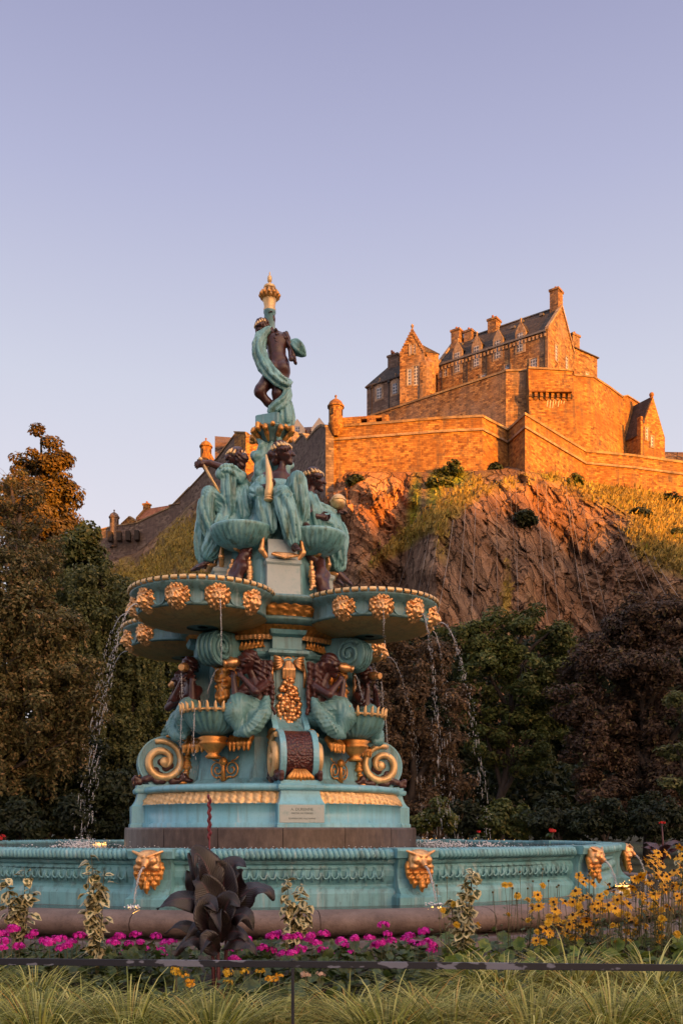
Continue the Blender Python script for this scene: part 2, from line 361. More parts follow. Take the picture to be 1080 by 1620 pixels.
for j in range(ny):
    for i in range(nx):
        x, z = Xw[j, i], Zw[j, i]
        a = x * .80 + z * .6; b = -x * .6 + z * .80     # fractures run steeply down
        v1 = noise.fractal(Vector((x * .055, z * .03, 3)), .8, 2.1, 5)
        v2 = noise.ridged_multi_fractal(Vector((a * .22, b * .05, 7)), .9, 2.2, 4, 1.0, 2.0)
        w_ = 1.6 * noise.noise(Vector((x * .13, z * .13, 0)))
        v3 = noise.ridged_multi_fractal(Vector((a * .75 + w_, b * .16 + w_, 1)), .8, 2.3, 5, 1.0, 2.0) - 1.1
        wl = min(1, max(0, (gx[j, i] - 560) / 300)); lx = x * .30 + z * (.05 - .24 * wl) + 1.7 * v1; lz = z * .11 - x * .03 + 1.3 * noise.noise(Vector((x * .07, z * .05, 9)))
        v3 = v3 + .9 * ((lx % 1.0) ** 2.5 - .3) + .8 * ((lz % 1.0) ** 3 - .25)
        fn[j, i] = noise.fractal(Vector((x * .9 + .3 * z, z * .5, 5)), .7, 2.2, 4); fr[j, i] = v1; cr_[j, i] = v2; nz[j, i] = v3
crag = 1 - sm(610, 660, gx) * sm(-30, 20, gy - ln)      # the netted part is smoother
crag = np.maximum(crag, .30); crag = np.where((gx > 830) & (gy < ln), .35, crag); crag = np.where((gx > 660) & (gx <= 830) & (gy < ln), .5, crag)
crag = np.where(gx < 500, .75, crag)
amp = np.clip(below / 22, 0, 1)
crag = np.where(gx < 650, crag * .72, crag)
off = amp * (fr * 2.8 + (cr_ - 1.2) * (.45 + 1.5 * crag) + nz * (.22 + .85 * crag) + fn * (.12 + .25 * crag))
dep2 = dep - off
V = np.stack([(gx - CXP) / F * dep2, dep2, EYE + (HY - gy) / F * dep2], -1).reshape(-1, 3)
idx = np.arange(nx * ny).reshape(ny, nx)
Q = np.stack([idx[1:, :-1], idx[1:, 1:], idx[:-1, 1:], idx[:-1, :-1]], -1).reshape(-1, 4)
keep = (gy - wb)[:-1, :-1].ravel() > -16
Q = Q[keep]
me = mesh_np('castle_rock', V, Q, False)
# dry grass and moss lie where the photograph shows them, torn at the edges by noise
def blob(cx, cy, rx, ry, ang=0):
    c, s = math.cos(R(ang)), math.sin(R(ang)); u = ((gx - cx) * c + (gy - cy) * s) / rx; v = (-(gx - cx) * s + (gy - cy) * c) / ry
    return np.clip(1.25 - np.sqrt(u * u + v * v), 0, 1)
gr = np.maximum.reduce([blob(690, 815, 110, 15, -38), blob(790, 768, 60, 14, -14) * .6, blob(715, 800, 60, 18, -30), blob(1000, 790, 130, 30, 16), blob(1050, 850, 70, 45, 30), blob(880, 758, 60, 9, 20) * .7,
                        blob(700, 822, 14, 60, 0) * .6, blob(800, 945, 9, 60, 0) * .5, blob(440, 850, 40, 50, 0), blob(300, 860, 60, 40, -50), blob(250, 900, 45, 25, -30), blob(215, 930, 60, 40, 0), blob(370, 800, 60, 20, -40), blob(330, 920, 90, 20, 0)])
gr = np.clip(gr * 1.5 + (fr * .55) * (gr > 0) + nz * .35 * (gr > 0), 0, 1)
mo = np.clip(np.maximum.reduce([blob(690, 765, 16, 48, 12), blob(655, 800, 12, 60, 5) * .8, blob(720, 755, 30, 22), blob(870, 745, 18, 18)]) * 1.3 + fr * .4 - .1, 0, 1)
iron = np.clip(np.maximum(blob(590, 800, 62, 105, 6), .55 * blob(830, 800, 150, 60, 8)) * 1.2 + fr * .35, 0, 1)  # rock partly redder itself; also brightened in colour to stand in for sunlight
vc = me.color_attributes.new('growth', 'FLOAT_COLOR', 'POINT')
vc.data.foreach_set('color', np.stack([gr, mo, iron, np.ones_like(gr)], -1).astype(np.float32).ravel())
t = NT('castle_rock'); v = t.coords(); a_ = t.n('VertexColor'); a_.layer_name = 'growth'; s_ = t.n('SeparateColor'); t.l(a_.outputs[0], s_.inputs[0])
vr = t.coords(scale=(.5, .5, .10)); n1 = t.noise(vr, .9, 10, .72, .6); n0 = t.noise(v, .08, 6, .6)
c = t.ramp(n1, [(.28, (.05, .030, .022)), (.43, (.17, .105, .072)), (.58, (.30, .195, .13)), (.75, (.42, .29, .20))])
c = t.mix(t.ramp(n0, [(.4, (0, 0, 0)), (.62, (.8,) * 3)]), c, t.ramp(n1, [(.3, (.10, .05, .028)), (.7, (.36, .19, .10))]))
cs = t.coords(scale=(1.6, 1.6, .07)); n4 = t.noise(cs, .8, 6, .7); c = t.mix(t.ramp(n4, [(.60, (0, 0, 0)), (.74, (.35,) * 3)]), c, (.30, .22, .16))
ng = t.noise(v, 1.6, 8, .75); g = t.ramp(ng, [(.3, (.10, .075, .015)), (.5, (.30, .21, .045)), (.7, (.50, .35, .085))])
c = t.mix(s_.outputs[0], c, g); c = t.mix(s_.outputs[1], c, t.ramp(ng, [(.3, (.10, .12, .01)), (.7, (.36, .36, .03))]))
vw = t.n('VectorMath', operation='ADD'); nv = t.n('TexNoise'); nv.inputs['Scale'].default_value = .35; nv.inputs['Detail'].default_value = 4; t.l(v, nv.inputs['Vector']); sv = t.n('VectorMath', operation='SCALE'); sv.inputs['Scale'].default_value = 3.0; t.l(nv.outputs['Color'], sv.inputs[0]); t.l(v, vw.inputs[0]); t.l(sv.outputs[0], vw.inputs[1])
mp = t.n('Mapping'); mp.inputs['Scale'].default_value = (.55, .55, .17); mp.inputs['Rotation'].default_value = (0, .22, 0); t.l(vw.outputs[0], mp.inputs[0]); vo = t.n('TexVoronoi', feature='DISTANCE_TO_EDGE'); vo.inputs['Scale'].default_value = 1.0; t.l(mp.outputs[0], vo.inputs['Vector'])
vo2 = t.n('TexVoronoi', feature='F1'); vo2.inputs['Scale'].default_value = 1.0; t.l(mp.outputs[0], vo2.inputs['Vector'])
crk = t.ramp(vo.outputs['Distance'], [(.0, (1, 1, 1)), (.055, (0, 0, 0))]); ck = t.math('MULTIPLY', crk, t.math('SUBTRACT', 1.0, s_.outputs[0])); c = t.mix(t.math('MULTIPLY', ck, .65), c, (.035, .022, .017))
sepc = t.n('SeparateColor'); t.l(vo2.outputs['Color'], sepc.inputs[0]); c = t.mix(.55, c, t.ramp(sepc.outputs[0], [(0, (.62,) * 3), (1, (1.4,) * 3)]), 'MULTIPLY')
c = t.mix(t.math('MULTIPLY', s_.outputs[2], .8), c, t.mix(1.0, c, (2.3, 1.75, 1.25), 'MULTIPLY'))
ds = t.noise(t.coords(scale=(.30, .30, .035)), 1.0, 6, .7); c = t.mix(t.ramp(ds, [(.54, (0, 0, 0)), (.68, (.45,) * 3)]), c, (.07, .048, .038))
hb = t.math('ADD', t.math('ADD', t.math('MULTIPLY', n1, 1.0), t.math('MULTIPLY', ng, .6)), t.math('ADD', t.math('MULTIPLY', crk, -.9), t.math('MULTIPLY', sepc.outputs[1], .9))); t.bump(hb, 1.0, .9)
ROCK = t.fin(c, .95, 0, .15)
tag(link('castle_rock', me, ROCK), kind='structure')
def rock_Y(px, py):                                    # distance of the rock seen at a pixel
    i = (px - PX[0]) / (PX[1] - PX[0]); j = (py - PY[0]) / (PY[1] - PY[0])
    return float(dep2[int(np.clip(j, 0, ny - 1)), int(np.clip(i, 0, nx - 1))])
# rockfall netting: thin steel cables hung over the buttress
NETM = mottled('steel_cable', [(.3, (.22, .17, .145)), (.7, (.34, .28, .24))], 2, .6, .2, 0)
mb = MB(); rr = random.Random(3)
for k in range(19):
    x0 = 655 + k * 21 + rr.uniform(-9, 9); y0 = ip(LINE, x0) + rr.uniform(-14, 24); x1 = x0 + (x0 - 790) * .30 + rr.uniform(-8, 8); y1 = min(985, y0 + rr.uniform(150, 240))
    if x1 > 1235: continue
    pts = []
    for t_ in np.linspace(0, 1, 22):
        px = x0 + (x1 - x0) * t_ ** 1.2; py = y0 + (y1 - y0) * t_; Y = min(rock_Y(px + d_, py + e_) for d_ in (-3, 0, 3) for e_ in (-3, 0, 3)) - .12
        pts.append(P(px, py, Y))
    mb.tube(pts, rr.choice((.018, .022, .035)), 4)
tag(mb.build('rockfall_netting', NETM), 'thin steel rockfall netting cables hanging down the dark cliff face', 'netting')

# dry grass standing on the ledges
rg = np.random.default_rng(31); wgt = (np.clip(gr * 1.5 - .55, 0, 1) * (gy > wb + 1) * (gy < 960)).ravel(); pick = rg.choice(nx * ny, 9000, p=wgt / wgt.sum()); Cg = V[pick] + rg.normal(size=(9000, 3)) * np.array([.25, .1, .2]) + np.array([0, -.25, .12])
bl = rg.uniform(.2, .55, 9000)[:, None]; dr = np.stack([rg.normal(0, .35, 9000) + .15, -.35 + rg.normal(0, .3, 9000), np.ones(9000)], 1); sd = np.stack([rg.normal(1, .3, 9000), rg.normal(0, .5, 9000), rg.normal(0, .15, 9000)], 1) * .10
Vg = np.stack([Cg - sd, Cg + sd, Cg + sd * .4 + dr * bl, Cg - sd * .4 + dr * bl], 1).reshape(-1, 3)
o = link('dry_grass', mesh_np('dry_grass', Vg, np.arange(36000).reshape(-1, 4)), leafy('dry_grass', [(0, (.12, .085, .02)), (.5, (.32, .22, .05)), (.9, (.52, .36, .09)), (1, (.22, .24, .03))])); o['kind'] = 'stuff'; tag(o, 'dry straw coloured grass growing on the rock ledges', 'grass')
# ---------------------------------------------------------------- castle: walls, turrets, buildings (distances follow from level wall tops)
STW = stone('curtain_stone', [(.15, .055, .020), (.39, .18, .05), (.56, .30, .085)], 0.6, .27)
STB = stone('hall_stone', [(.08, .038, .022), (.32, .16, .065), (.52, .30, .125)], .6, .27, (.28, .20, .16), .03)
STD = stone('shaded_stone', [(.09, .06, .05), (.19, .135, .11), (.30, .22, .17)], 0.8, .34, (.15, .10, .085))  # castle stone coloured darker to paint in the shade of its unlit walls
COPE = stone('coping_stone', [(.15, .085, .04), (.36, .22, .10), (.47, .31, .15)], 1.8, .6, (.22, .17, .13), .015)
DRESS = stone('dressed_stone', [(.24, .15, .10), (.37, .25, .16), (.48, .34, .23)], .7, .5, (.34, .25, .19), .01)
SLATE = stone('roof_slate', [(.035, .028, .026), (.065, .05, .045), (.11, .085, .07)], .5, .32, (.06, .045, .04), .03, (.03, .025, .022), .8)
TILE = stone('red_pantile', [(.22, .07, .03), (.36, .13, .06), (.45, .19, .09)], .45, .8, (.30, .12, .06), .05, (.15, .06, .04), .8)
HARL = mottled('pale_render', [(.3, (.52, .38, .27)), (.7, (.68, .52, .38))], .5, .9, 0, .2, 6, .05)
LEAD = mottled('lead_trim', [(.3, (.10, .09, .085)), (.7, (.2, .18, .17))], 2, .6, .3, 0)
IRON = mottled('black_pipe', [(.3, (.02, .015, .013)), (.7, (.04, .03, .027))], 2, .5, .2, 0)
t = NT('window_pane'); uv = t.coords('UV'); br = t.n('TexBrick'); br.offset = 0; t.l(uv, br.inputs['Vector'])
for k_, v_ in (('Scale', 1), ('Brick Width', .46), ('Row Height', .52), ('Mortar Size', .055), ('Mortar Smooth', .1)): br.inputs[k_].default_value = v_
br.inputs['Color1'].default_value = (.05, .05, .06, 1); br.inputs['Color2'].default_value = (.14, .14, .17, 1); br.inputs['Mortar'].default_value = (.46, .45, .46, 1)
PANE = t.fin(br.outputs['Color'], .25, 0, .6)
def wall(name, pts, bot, mats, thick=1.6, coping=.55, batter=0.0, label=None, cat='wall', group=None, cop_mat=None, proud=.18, tops=None):
    """pts: (px, py_top, Y) corners of the outer face; bot: height of the foot (or list); a coping runs along the top."""
    T = [P(*p) for p in pts]; n = len(T); bots = bot if isinstance(bot, (list, tuple)) else [bot] * n; nor = []
    for i in range(n):
        d = Vector((0, 0, 0))
        if i: d += (T[i] - T[i - 1]).xy.to_3d().normalized()
        if i < n - 1: d += (T[i + 1] - T[i]).xy.to_3d().normalized()
        d.normalize(); nn = Vector((d.y, -d.x, 0)); seg = (T[min(i + 1, n - 1)] - T[max(i - 1, 0)] if i in (0, n - 1) else T[i] - T[i - 1]).xy.to_3d().normalized()
        c = max(.35, abs(nn.dot(Vector((seg.y, -seg.x, 0))))); nor.append(nn / c)
    root = empty(name, (0, 0, 0), 0, label, cat, group); mb = MB()
    rings = []
    for p, nn, b in zip(T, nor, bots):
        h = p.z - b; q = p.copy(); q.z = b
        rings.append([q + nn * (batter * h), p, p - nn * thick, q - nn * thick])
    mb.loft(rings, caps=True); mb.build('wall', mats, root, True)
    if coping:
        mb = MB(); rings = []
        for p, nn in zip(T, nor):
            a = p + nn * proud; c = p - nn * (thick + .1); up = Vector((0, 0, coping)); dn = Vector((0, 0, -.04))
            rings.append([a + dn, a + up * .6, p + up - nn * (thick * .3), c + up * .8, c + dn])
        mb.loft(rings, caps=True); mb.build('coping', cop_mat or COPE, root, True)
    return root, T, nor
ZL = 58.3                                              # level top of the outer wall
lp = [(523, 677), (600, 671), (700, 663), (762, 660), (803, 682), (830, 657), (925, 715), (1000, 722), (1080, 733), (1290, 752)]
lwall, LT, LN = wall('curtain_wall', [(x, y, Yz(y, ZL)) for x, y in lp], 26, STW, 2.2, .5, .03, 'long orange sunlit curtain wall with angled bastion standing on the cliff top')
mb = MB()                                              # string course below the parapet
for off_ in (-1.9,):
    rings = []
    for p, nn in zip(LT, LN):
        z = Vector((0, 0, off_)); o = p + nn * .02
        rings.append([o + z, o + nn * .28 + z, o + nn * .28 + z + Vector((0, 0, .3)), o + z + Vector((0, 0, .38))])
    mb.loft(rings, caps=True)
mb.build('string_course', DRESS, lwall, True)
# raised parapet with two gun loops beside the sentry turret
mb = MB(); a, b = P(540, 668, Yz(675.5, ZL)), P(612, 668, Yz(670.5, ZL)); d = (b - a).normalized(); back = Vector((-d.y, d.x, 0))
d.z = 0; d.normalize(); back = Vector((-d.y, d.x, 0)); o_ = P(540, 676, Yz(675.5, ZL)) + back * .3
A = Matrix(((d.x, back.x, 0, o_.x), (d.y, back.y, 0, o_.y), (0, 0, 1, o_.z), (0, 0, 0, 1)))
for x0, x1, z0, z1 in ((0, 2.7, .2, 1.5), (3.6, 4.8, .2, 1.5), (5.7, 6.6, .2, 1.5), (2.7, 3.6, .2, .5), (4.8, 5.7, .2, .5), (2.7, 3.6, 1.1, 1.48), (4.8, 5.7, 1.1, 1.48)): mb.box((x0, 0, z0), (x1, 1.4, z1), A)
mb.build('raised_parapet', STW, lwall, True)

ZU = 70.5                                              # level top of the inner wall
def Yu(y): return Yz(y, ZU)
wall('inner_wall', [(586, 659, Yu(659)), (800, 588, Yu(588)), (834, 586.5, Yu(586.5)), (836, 600, Yu(586) + .3)], 50, STB, 1.6, .45, .02, 'long inner rampart wall rising below the great hall windows')
bw, BT, BN = wall('inner_bastion', [(835, 583, 141.6), (905, 587.5, 142.2), (906, 594, 143.0), (937, 597, 144.6), (962, 613, 148.6), (986, 631, 152.4)], 50, STW, 1.8, .4, .075, 'tall battered bastion with a row of corbels and white streaks under them', 'bastion')
mb = MB(); mk = MB(); a, b = P(838, 615, 140.1), P(905, 617, 140.7)
for k in range(8):
    c = a.lerp(b, (k + .2) / 7.6); mb.box((c.x - .18, c.y + .75, c.z - .75), (c.x + .24, c.y + 2.2, c.z - .08)); mb.box((c.x - .18, c.y + .95, c.z - 1.15), (c.x + .24, c.y + 2.2, c.z - .75))
mb.box((a.x, a.y + .7, a.z - .08), (b.x, a.y + 2.2, a.z + .35)); mb.build('corbel_course', STW, bw, True)
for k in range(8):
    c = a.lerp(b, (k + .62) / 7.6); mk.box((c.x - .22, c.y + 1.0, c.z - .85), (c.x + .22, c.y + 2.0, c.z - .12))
mk.build('corbel_shade', DARK, bw)  # near-black boxes painting the shade between the corbels
mb = MB(); rr = random.Random(5); nn = Vector((.02, -1, 0)).normalized()
for k in range(7):
    x = 866 + k * 4.4; y0 = 631 + rr.uniform(-1, 2); L_ = rr.uniform(5, 14); Yq = ip([(838, 141.6), (905, 142.2)], x)
    f = lambda yy: Yq - .075 * (ZU - (EYE + (HY - yy) / F * Yq)) - .05
    p0, p1, p2 = P(x - .9, y0, f(y0)), P(x + 1.0, y0, f(y0)), P(x + .5 - 1.5, y0 + L_, f(y0 + L_)); p3 = P(x - 1.9, y0 + L_, f(y0 + L_))
    mb.add([p0, p1, p2, p3], [(0, 1, 2, 3)])
mb.build('lime_streak', HARL, bw, fix=False)
# terrace of turf between the two walls
mb = MB(); r0, r1, r2 = [], [], []
for x, y0, y1 in ((800, 682, 690), (840, 664, 676), (880, 690, 690), (925, 718, 700), (960, 718, 702), (1000, 722, 712), (1040, 728, 722), (1100, 738, 732), (1280, 752, 748)):
    Y0 = Yz(ip([(p[0], p[1]) for p in lp], x), ZL) + 1; q = P(x, y0, Y0); q.z = ZL - .6; r0.append(q); Y1 = Y0 + 9; q2 = P(x, y1, Y1); r1.append(q2); q3 = q2 + Vector((0, 40, 1)); r2.append(q3)
mb.loft([r0, r1, r2], closed=False, smooth=True); mb.build('terrace', mottled('terrace_turf', [(.3, (.06, .06, .012)), (.55, (.16, .13, .025)), (.75, (.24, .18, .05))], .5, .95, 0, .8, 3, .2))['kind'] = 'structure'
# plateau the castle buildings stand on
mb = MB(); mb.loft([[P(340, 760, 185) , P(1300, 760, 150)], [P(340, 700, 195), P(1300, 720, 170)], [P(340, 690, 330), P(1300, 760, 330)]], closed=False); o = mb.build('plateau', ROCK); o['kind'] = 'structure'

# ---- turrets
def turret(name, px, pyb, pyt, Y, r, mat, label, corb=True, dome=.9):
    c = P(px, pyb, Y); top = P(px, pyt, Y).z; root = empty(name, (0, 0, 0), 0, label, 'turret'); h = top - c.z
    mb = MB(); pr = [(r * .35, c.z - 1.6), (r * .8, c.z - .8), (r * 1.08, c.z - .1), (r * 1.08, c.z + .2), (r, c.z + .22)] if corb else [(r, c.z - 4)]
    mb.lathe(pr + [(r, top)], 18, c=(c.x, c.y), smooth=False); mb.build('wall', mat, root, True)
    mb = MB(); mb.lathe([(r * 1.18, top - .12), (r * 1.2, top + .12), (r * 1.0, top + .35), (r * .85, top + dome * .75), (r * .45, top + dome * 1.1), (.12, top + dome * 1.3), (.1, top + dome * 1.55), (.2, top + dome * 1.7), (.02, top + dome * 1.95)], 18, c=(c.x, c.y), smooth=False)
    mb.build('roof', mat, root, True); s = MB()
    for a in (-28, 62):
        x, y = c.x + r * math.sin(R(a)), c.y - r * math.cos(R(a)); M = Matrix.Translation((x, y, top - h * .38)) @ Matrix.Rotation(R(a), 4, 'Z'); s = MB(); s.box((-.14, -.03, -.45), (.14, .3, .4), M); s.build('loop_window', DARK, root)
    return root
turret('sentry_turret', 531, 672, 644, 133.2, 1.0, STW, 'domed sentry turret at the corner of the orange curtain wall')
turret('sentry_turret', 326, 731, 707, 180, 1.05, STW, 'lone domed sentry turret above the seated statue holding a staff')
turret('sentry_turret', 181, 836, 819, 199, .95, STD, 'small dull domed turret beside the red tiled lodge', False)

# ---- dark zigzag wall and the stepped walls behind the statues
zz = [(528, 677), (520, 676), (512, 682), (505, 690), (498, 698), (491, 690), (484, 697), (478, 704), (470, 686), (461, 692), (452, 706), (440, 700)]
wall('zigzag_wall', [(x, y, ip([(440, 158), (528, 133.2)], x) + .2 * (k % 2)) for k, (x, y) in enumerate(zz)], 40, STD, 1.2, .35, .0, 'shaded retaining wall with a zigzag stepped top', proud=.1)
wall('stepped_wall', [(371, 684, 168), (389, 685, 165), (389.5, 692, 165), (416, 684, 166.5), (450, 684, 172)], 60, STW, 1.5, .3, .02, 'sunlit stepped wall ends behind the staff holding statue')
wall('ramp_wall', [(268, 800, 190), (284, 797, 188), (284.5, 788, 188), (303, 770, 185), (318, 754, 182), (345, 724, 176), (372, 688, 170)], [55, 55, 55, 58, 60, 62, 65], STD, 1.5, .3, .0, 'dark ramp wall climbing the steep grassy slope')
wall('spur_wall', [(329, 716, 179.5), (334, 726, 179), (342, 734, 178)], 66, STW, 1.0, .0, .0, 'short curved sunlit wall joined to the lone turret')
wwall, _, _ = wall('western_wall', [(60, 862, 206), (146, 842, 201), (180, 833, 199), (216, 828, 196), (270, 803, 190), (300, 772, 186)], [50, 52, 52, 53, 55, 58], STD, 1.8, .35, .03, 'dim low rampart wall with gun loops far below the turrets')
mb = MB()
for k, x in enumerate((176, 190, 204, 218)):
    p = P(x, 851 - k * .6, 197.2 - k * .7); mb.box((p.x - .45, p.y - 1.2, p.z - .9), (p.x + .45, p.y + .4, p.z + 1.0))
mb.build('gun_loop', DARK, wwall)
wall('parapet_wall', [(192, 830, 198.5), (205, 818, 197.5), (217, 826, 196.5)], 60, STW, 1.0, .3, .0, 'short crenellated parapet beside the red tiled lodge')

# ---- buildings
def frame_of(pa, pb):                                  # pa, pb: ends of the facade; returns origin, unit along, unit back
    d = (pb - pa); d.z = 0; L = d.length; d.normalize(); return pa, d, Vector((-d.y, d.x, 0)), L
class House:
    def __init__(s, name, label, pa, pb, cat='building'):
        s.o, s.d, s.k, s.L = frame_of(pa, pb); s.root = empty(name, (0, 0, 0), 0, label, cat)
    def q(s, u, v, z): return s.o.xy.to_3d() + s.d * u + s.k * v + Vector((0, 0, z))
    def M(s, u, v, z): return Matrix.Translation(s.q(u, v, z)) @ Matrix(((s.d.x, s.k.x, 0, 0), (s.d.y, s.k.y, 0, 0), (0, 0, 1, 0), (0, 0, 0, 1)))
    def body(s, u0, u1, dep, z0, ze, zr, mat, gable='u', hip0=0, hip1=0, name='wall', roof=SLATE, over=.25, step=0):
        """a block with a pitched roof; the ridge runs along u (gable 'u') or along v"""
        mb = MB(); q = s.q
        if gable == 'u':
            m = dep / 2
            for u, hp in ((u0, hip0), (u1, hip1)):
                pass
            prof0 = [q(u0, 0, z0), q(u0, 0, ze), q(u0, m, zr if not hip0 else ze), q(u0, dep, ze), q(u0, dep, z0)]
            prof1 = [q(u1, 0, z0), q(u1, 0, ze), q(u1, m, zr if not hip1 else ze), q(u1, dep, ze), q(u1, dep, z0)]
            mb.loft([prof0, prof1], caps=True); mb.build(name, mat, s.root, True)
            e = .14; rf = MB(); sl = (zr - ze) / m
            a0, a1 = u0 + hip0, u1 - hip1; i0, i1 = (u0 - over if hip0 else u0 + .35), (u1 + over if hip1 else u1 - .35)
            for sgn in (0, 1):
                v0, v1 = (-over, m) if not sgn else (dep + over, m)
                top = [q(i0, v0, ze - over * sl + e), q(i1, v0, ze - over * sl + e), q(a1 if hip1 else i1, m, zr + e), q(a0 if hip0 else i0, m, zr + e)]
                low = [p - Vector((0, 0, .18)) for p in top]
                rf.loft([low, top], caps=True)
            for hp, uu, a in ((hip0, i0, a0), (hip1, i1, a1)):
                if hp:
                    top = [q(uu, -over, ze - over * sl + e), q(uu, dep + over, ze - over * sl + e), q(a, m, zr + e)]; rf.loft([[p - Vector((0, 0, .18)) for p in top], top], caps=True)
            r = rf.build('roof', roof, s.root, True)
        else:
            m = (u1 + u0) / 2
            prof = lambda v: [q(u0, v, z0), q(u0, v, ze), q(m, v, zr), q(u1, v, ze), q(u1, v, z0)]
            mb.loft([prof(0), prof(dep)], caps=True); mb.build(name, mat, s.root, True)
            rf = MB(); sl = (zr - ze) / (m - u0); e = .12
            for u in (u0 - over, u1 + over):
                top = [q(u, .35, ze - over * sl + e), q(u, dep, ze - over * sl + e), q(m, dep, zr + e), q(m, .35, zr + e)]; rf.loft([[p - Vector((0, 0, .18)) for p in top], top], caps=True)
            r = rf.build('roof', roof, s.root, True)
        s.roof = r; return r
    def skew(s, u, dep, ze, zr, mat=DRESS, w=.5, steps=0, v0=0):   # raised coping (or crow-steps) along a gable
        mb = MB(); m = dep / 2; n = steps or 1
        for sgn in (0, 1):
            if steps:
                for i in range(steps):
                    va, vb = m * i / steps, m * (i + 1) / steps; zt = ze + (zr - ze) * (i + 1) / steps + .15
                    if sgn: va, vb = dep - vb, dep - va
                    mb.box((-w / 2, va + v0, ze + (zr - ze) * i / steps - .2), (w / 2, vb + v0, zt), s.M(u, 0, 0))
            else:
                a, b = (-.2, m) if not sgn else (dep + .2, m)
                za = ze - .1; pr = [s.q(u - w / 2, a, za), s.q(u + w / 2, a, za), s.q(u + w / 2, b, zr + .1), s.q(u - w / 2, b, zr + .1)]
                mb.loft([pr, [p + Vector((0, 0, .4)) for p in pr]], caps=True)
        return mb.build('gable_coping', mat, s.root, True)
    def window(s, u, z0, z1, w, v=0, surround=DRESS, fw=.22, side=None):
        M = s.M(u, v, 0) if side is None else s.M(side, u, 0) @ Matrix.Rotation(R(90), 4, 'Z')
        mb = MB(); d0, d1 = -.09, .25
        mb.box((-w / 2 - fw, d0, z0 - fw), (w / 2 + fw, d1, z0), M); mb.box((-w / 2 - fw, d0, z1), (w / 2 + fw, d1, z1 + fw), M)
        mb.box((-w / 2 - fw, d0, z0), (-w / 2, d1, z1), M); mb.box((w / 2, d0, z0), (w / 2 + fw, d1, z1), M)
        o = mb.build('window', surround, s.root, True); p = MB(); p.box((-w / 2, -.035, z0), (w / 2, .1, z1), M)
        p.build('pane', PANE, o, True); return o
    def dormer(s, u, z0, z1, zap, w, dep=1.6, bar=.75):          # wall-head dormer: stone front with its own little gable
        mb = MB(); h = w / 2 + .45; q = s.q
        pr = lambda v: [q(u - h, v, z0 - .3), q(u + h, v, z0 - .3), q(u + h, v, z1 + .3), q(u, v, zap), q(u - h, v, z1 + .3)]
        mb.loft([pr(-.06), pr(.55)], caps=True); d = mb.build('dormer', DRESS, s.root, True)
        rf = MB()
        for sg in (-1, 1):
            top = [q(u + sg * (h + .15), .2, z1 + .3), q(u + sg * (h + .15), dep + 1.6, z1 + .3), q(u, dep + 1.6, zap + .1), q(u, .2, zap + .1)]; rf.loft([[p - Vector((0, 0, .14)) for p in top], top], caps=True)
        rf.build('dormer_roof', SLATE, d, True)
        fin = MB(); fin.lathe([(.02, zap - .1), (.16, zap), (.08, zap + .2), (.2, zap + .4), (.02, zap + .6)], 8, c=q(u, .15, 0).xy); fin.build('finial', DRESS, d, True)
        M = s.M(u, 0, 0); a = MB(); a.box((-w / 2, -.10, z0), (w / 2, .12, z1), M); a.build('pane', PANE, d, True)
    def chimney(s, u, v, z0, z1, a, b, mat=STB, pots=2):
        mb = MB(); M = s.M(u, v, 0); mb.box((-a / 2, -b / 2, z0), (a / 2, b / 2, z1 - .35), M); mb.box((-a / 2 - .15, -b / 2 - .15, z1 - .35), (a / 2 + .15, b / 2 + .15, z1), M)
        c = mb.build('chimney', mat, s.root, True); p = MB()
        for k in range(pots): p.lathe([(.16, z1), (.2, z1 + .5), (.17, z1 + .55), (.1, z1 + .5)], 8, c=(M @ Vector((0, (k - (pots - 1) / 2) * .55, 0))).xy)
        p.build('chimney_pot', TILE, c, True)
    def pipe(s, u, z0, z1, v=-.1):
        mb = MB(); mb.tube([s.q(u, v, z0), s.q(u, v, z1)], .09, 6); mb.box((-.2, -.15, z1 - .1), (.2, .15, z1 + .3), s.M(u, v, 0)); mb.build('drain_pipe', IRON, s.root)
# great hall: facade from its far end to the sunlit gable
ZE = 81.8; HL, HR = P(692, 577, Yz(577, ZE)), P(866, 520, Yz(520, ZE)); hall = House('great_hall', 'long slate roofed stone hall with tall dormer windows and a bright orange gable', HL, HR)
dep = 11.0; ZR = 87.7; hall.body(0, hall.L, dep, 66, ZE, ZR, STB)
hall.skew(hall.L - .1, dep, ZE, ZR, DRESS, .6); hall.skew(.1, dep, ZE, ZR, DRESS, .5)
def at_u(px): return (px - 692) / (866 - 692) * hall.L * ip([(692, .93), (780, .97), (866, 1)], px)
for px_, ya, yb in ((727, 558, 589), (759, 548, 580), (793, 539, 567), (827, 527, 556)):
    u = at_u(px_); Yh = hall.q(u, 0, 0).y; za, zb = EYE + (HY - yb) / F * Yh, EYE + (HY - ya) / F * Yh; hall.dormer(u, za, zb, zb + 2.0, .95)
for px_, y_, hh, ww in ((697, 592, 1.0, .5), (706, 590, 1.2, .6), (808, 583, 1.1, 1.0), (846, 576, 1.7, 1.1), (770, 597, .8, .8)):
    u = at_u(px_); Yh = hall.q(u, 0, 0).y; z = EYE + (HY - y_) / F * Yh; hall.window(u, z - hh / 2, z + hh / 2, ww)
for px_ in (700, 744, 776, 811, 862): hall.pipe(at_u(px_), 68, ZE - .6)
for v_, z_, hh, ww in ((3.3, 79.3, 2.6, .9), (7.6, 79.2, 2.4, .9), (4.2, 74.6, 1.5, .7), (9.3, 75.5, 1.6, .7)): hall.window(v_, z_ - hh / 2, z_ + hh / 2, ww, side=hall.L)
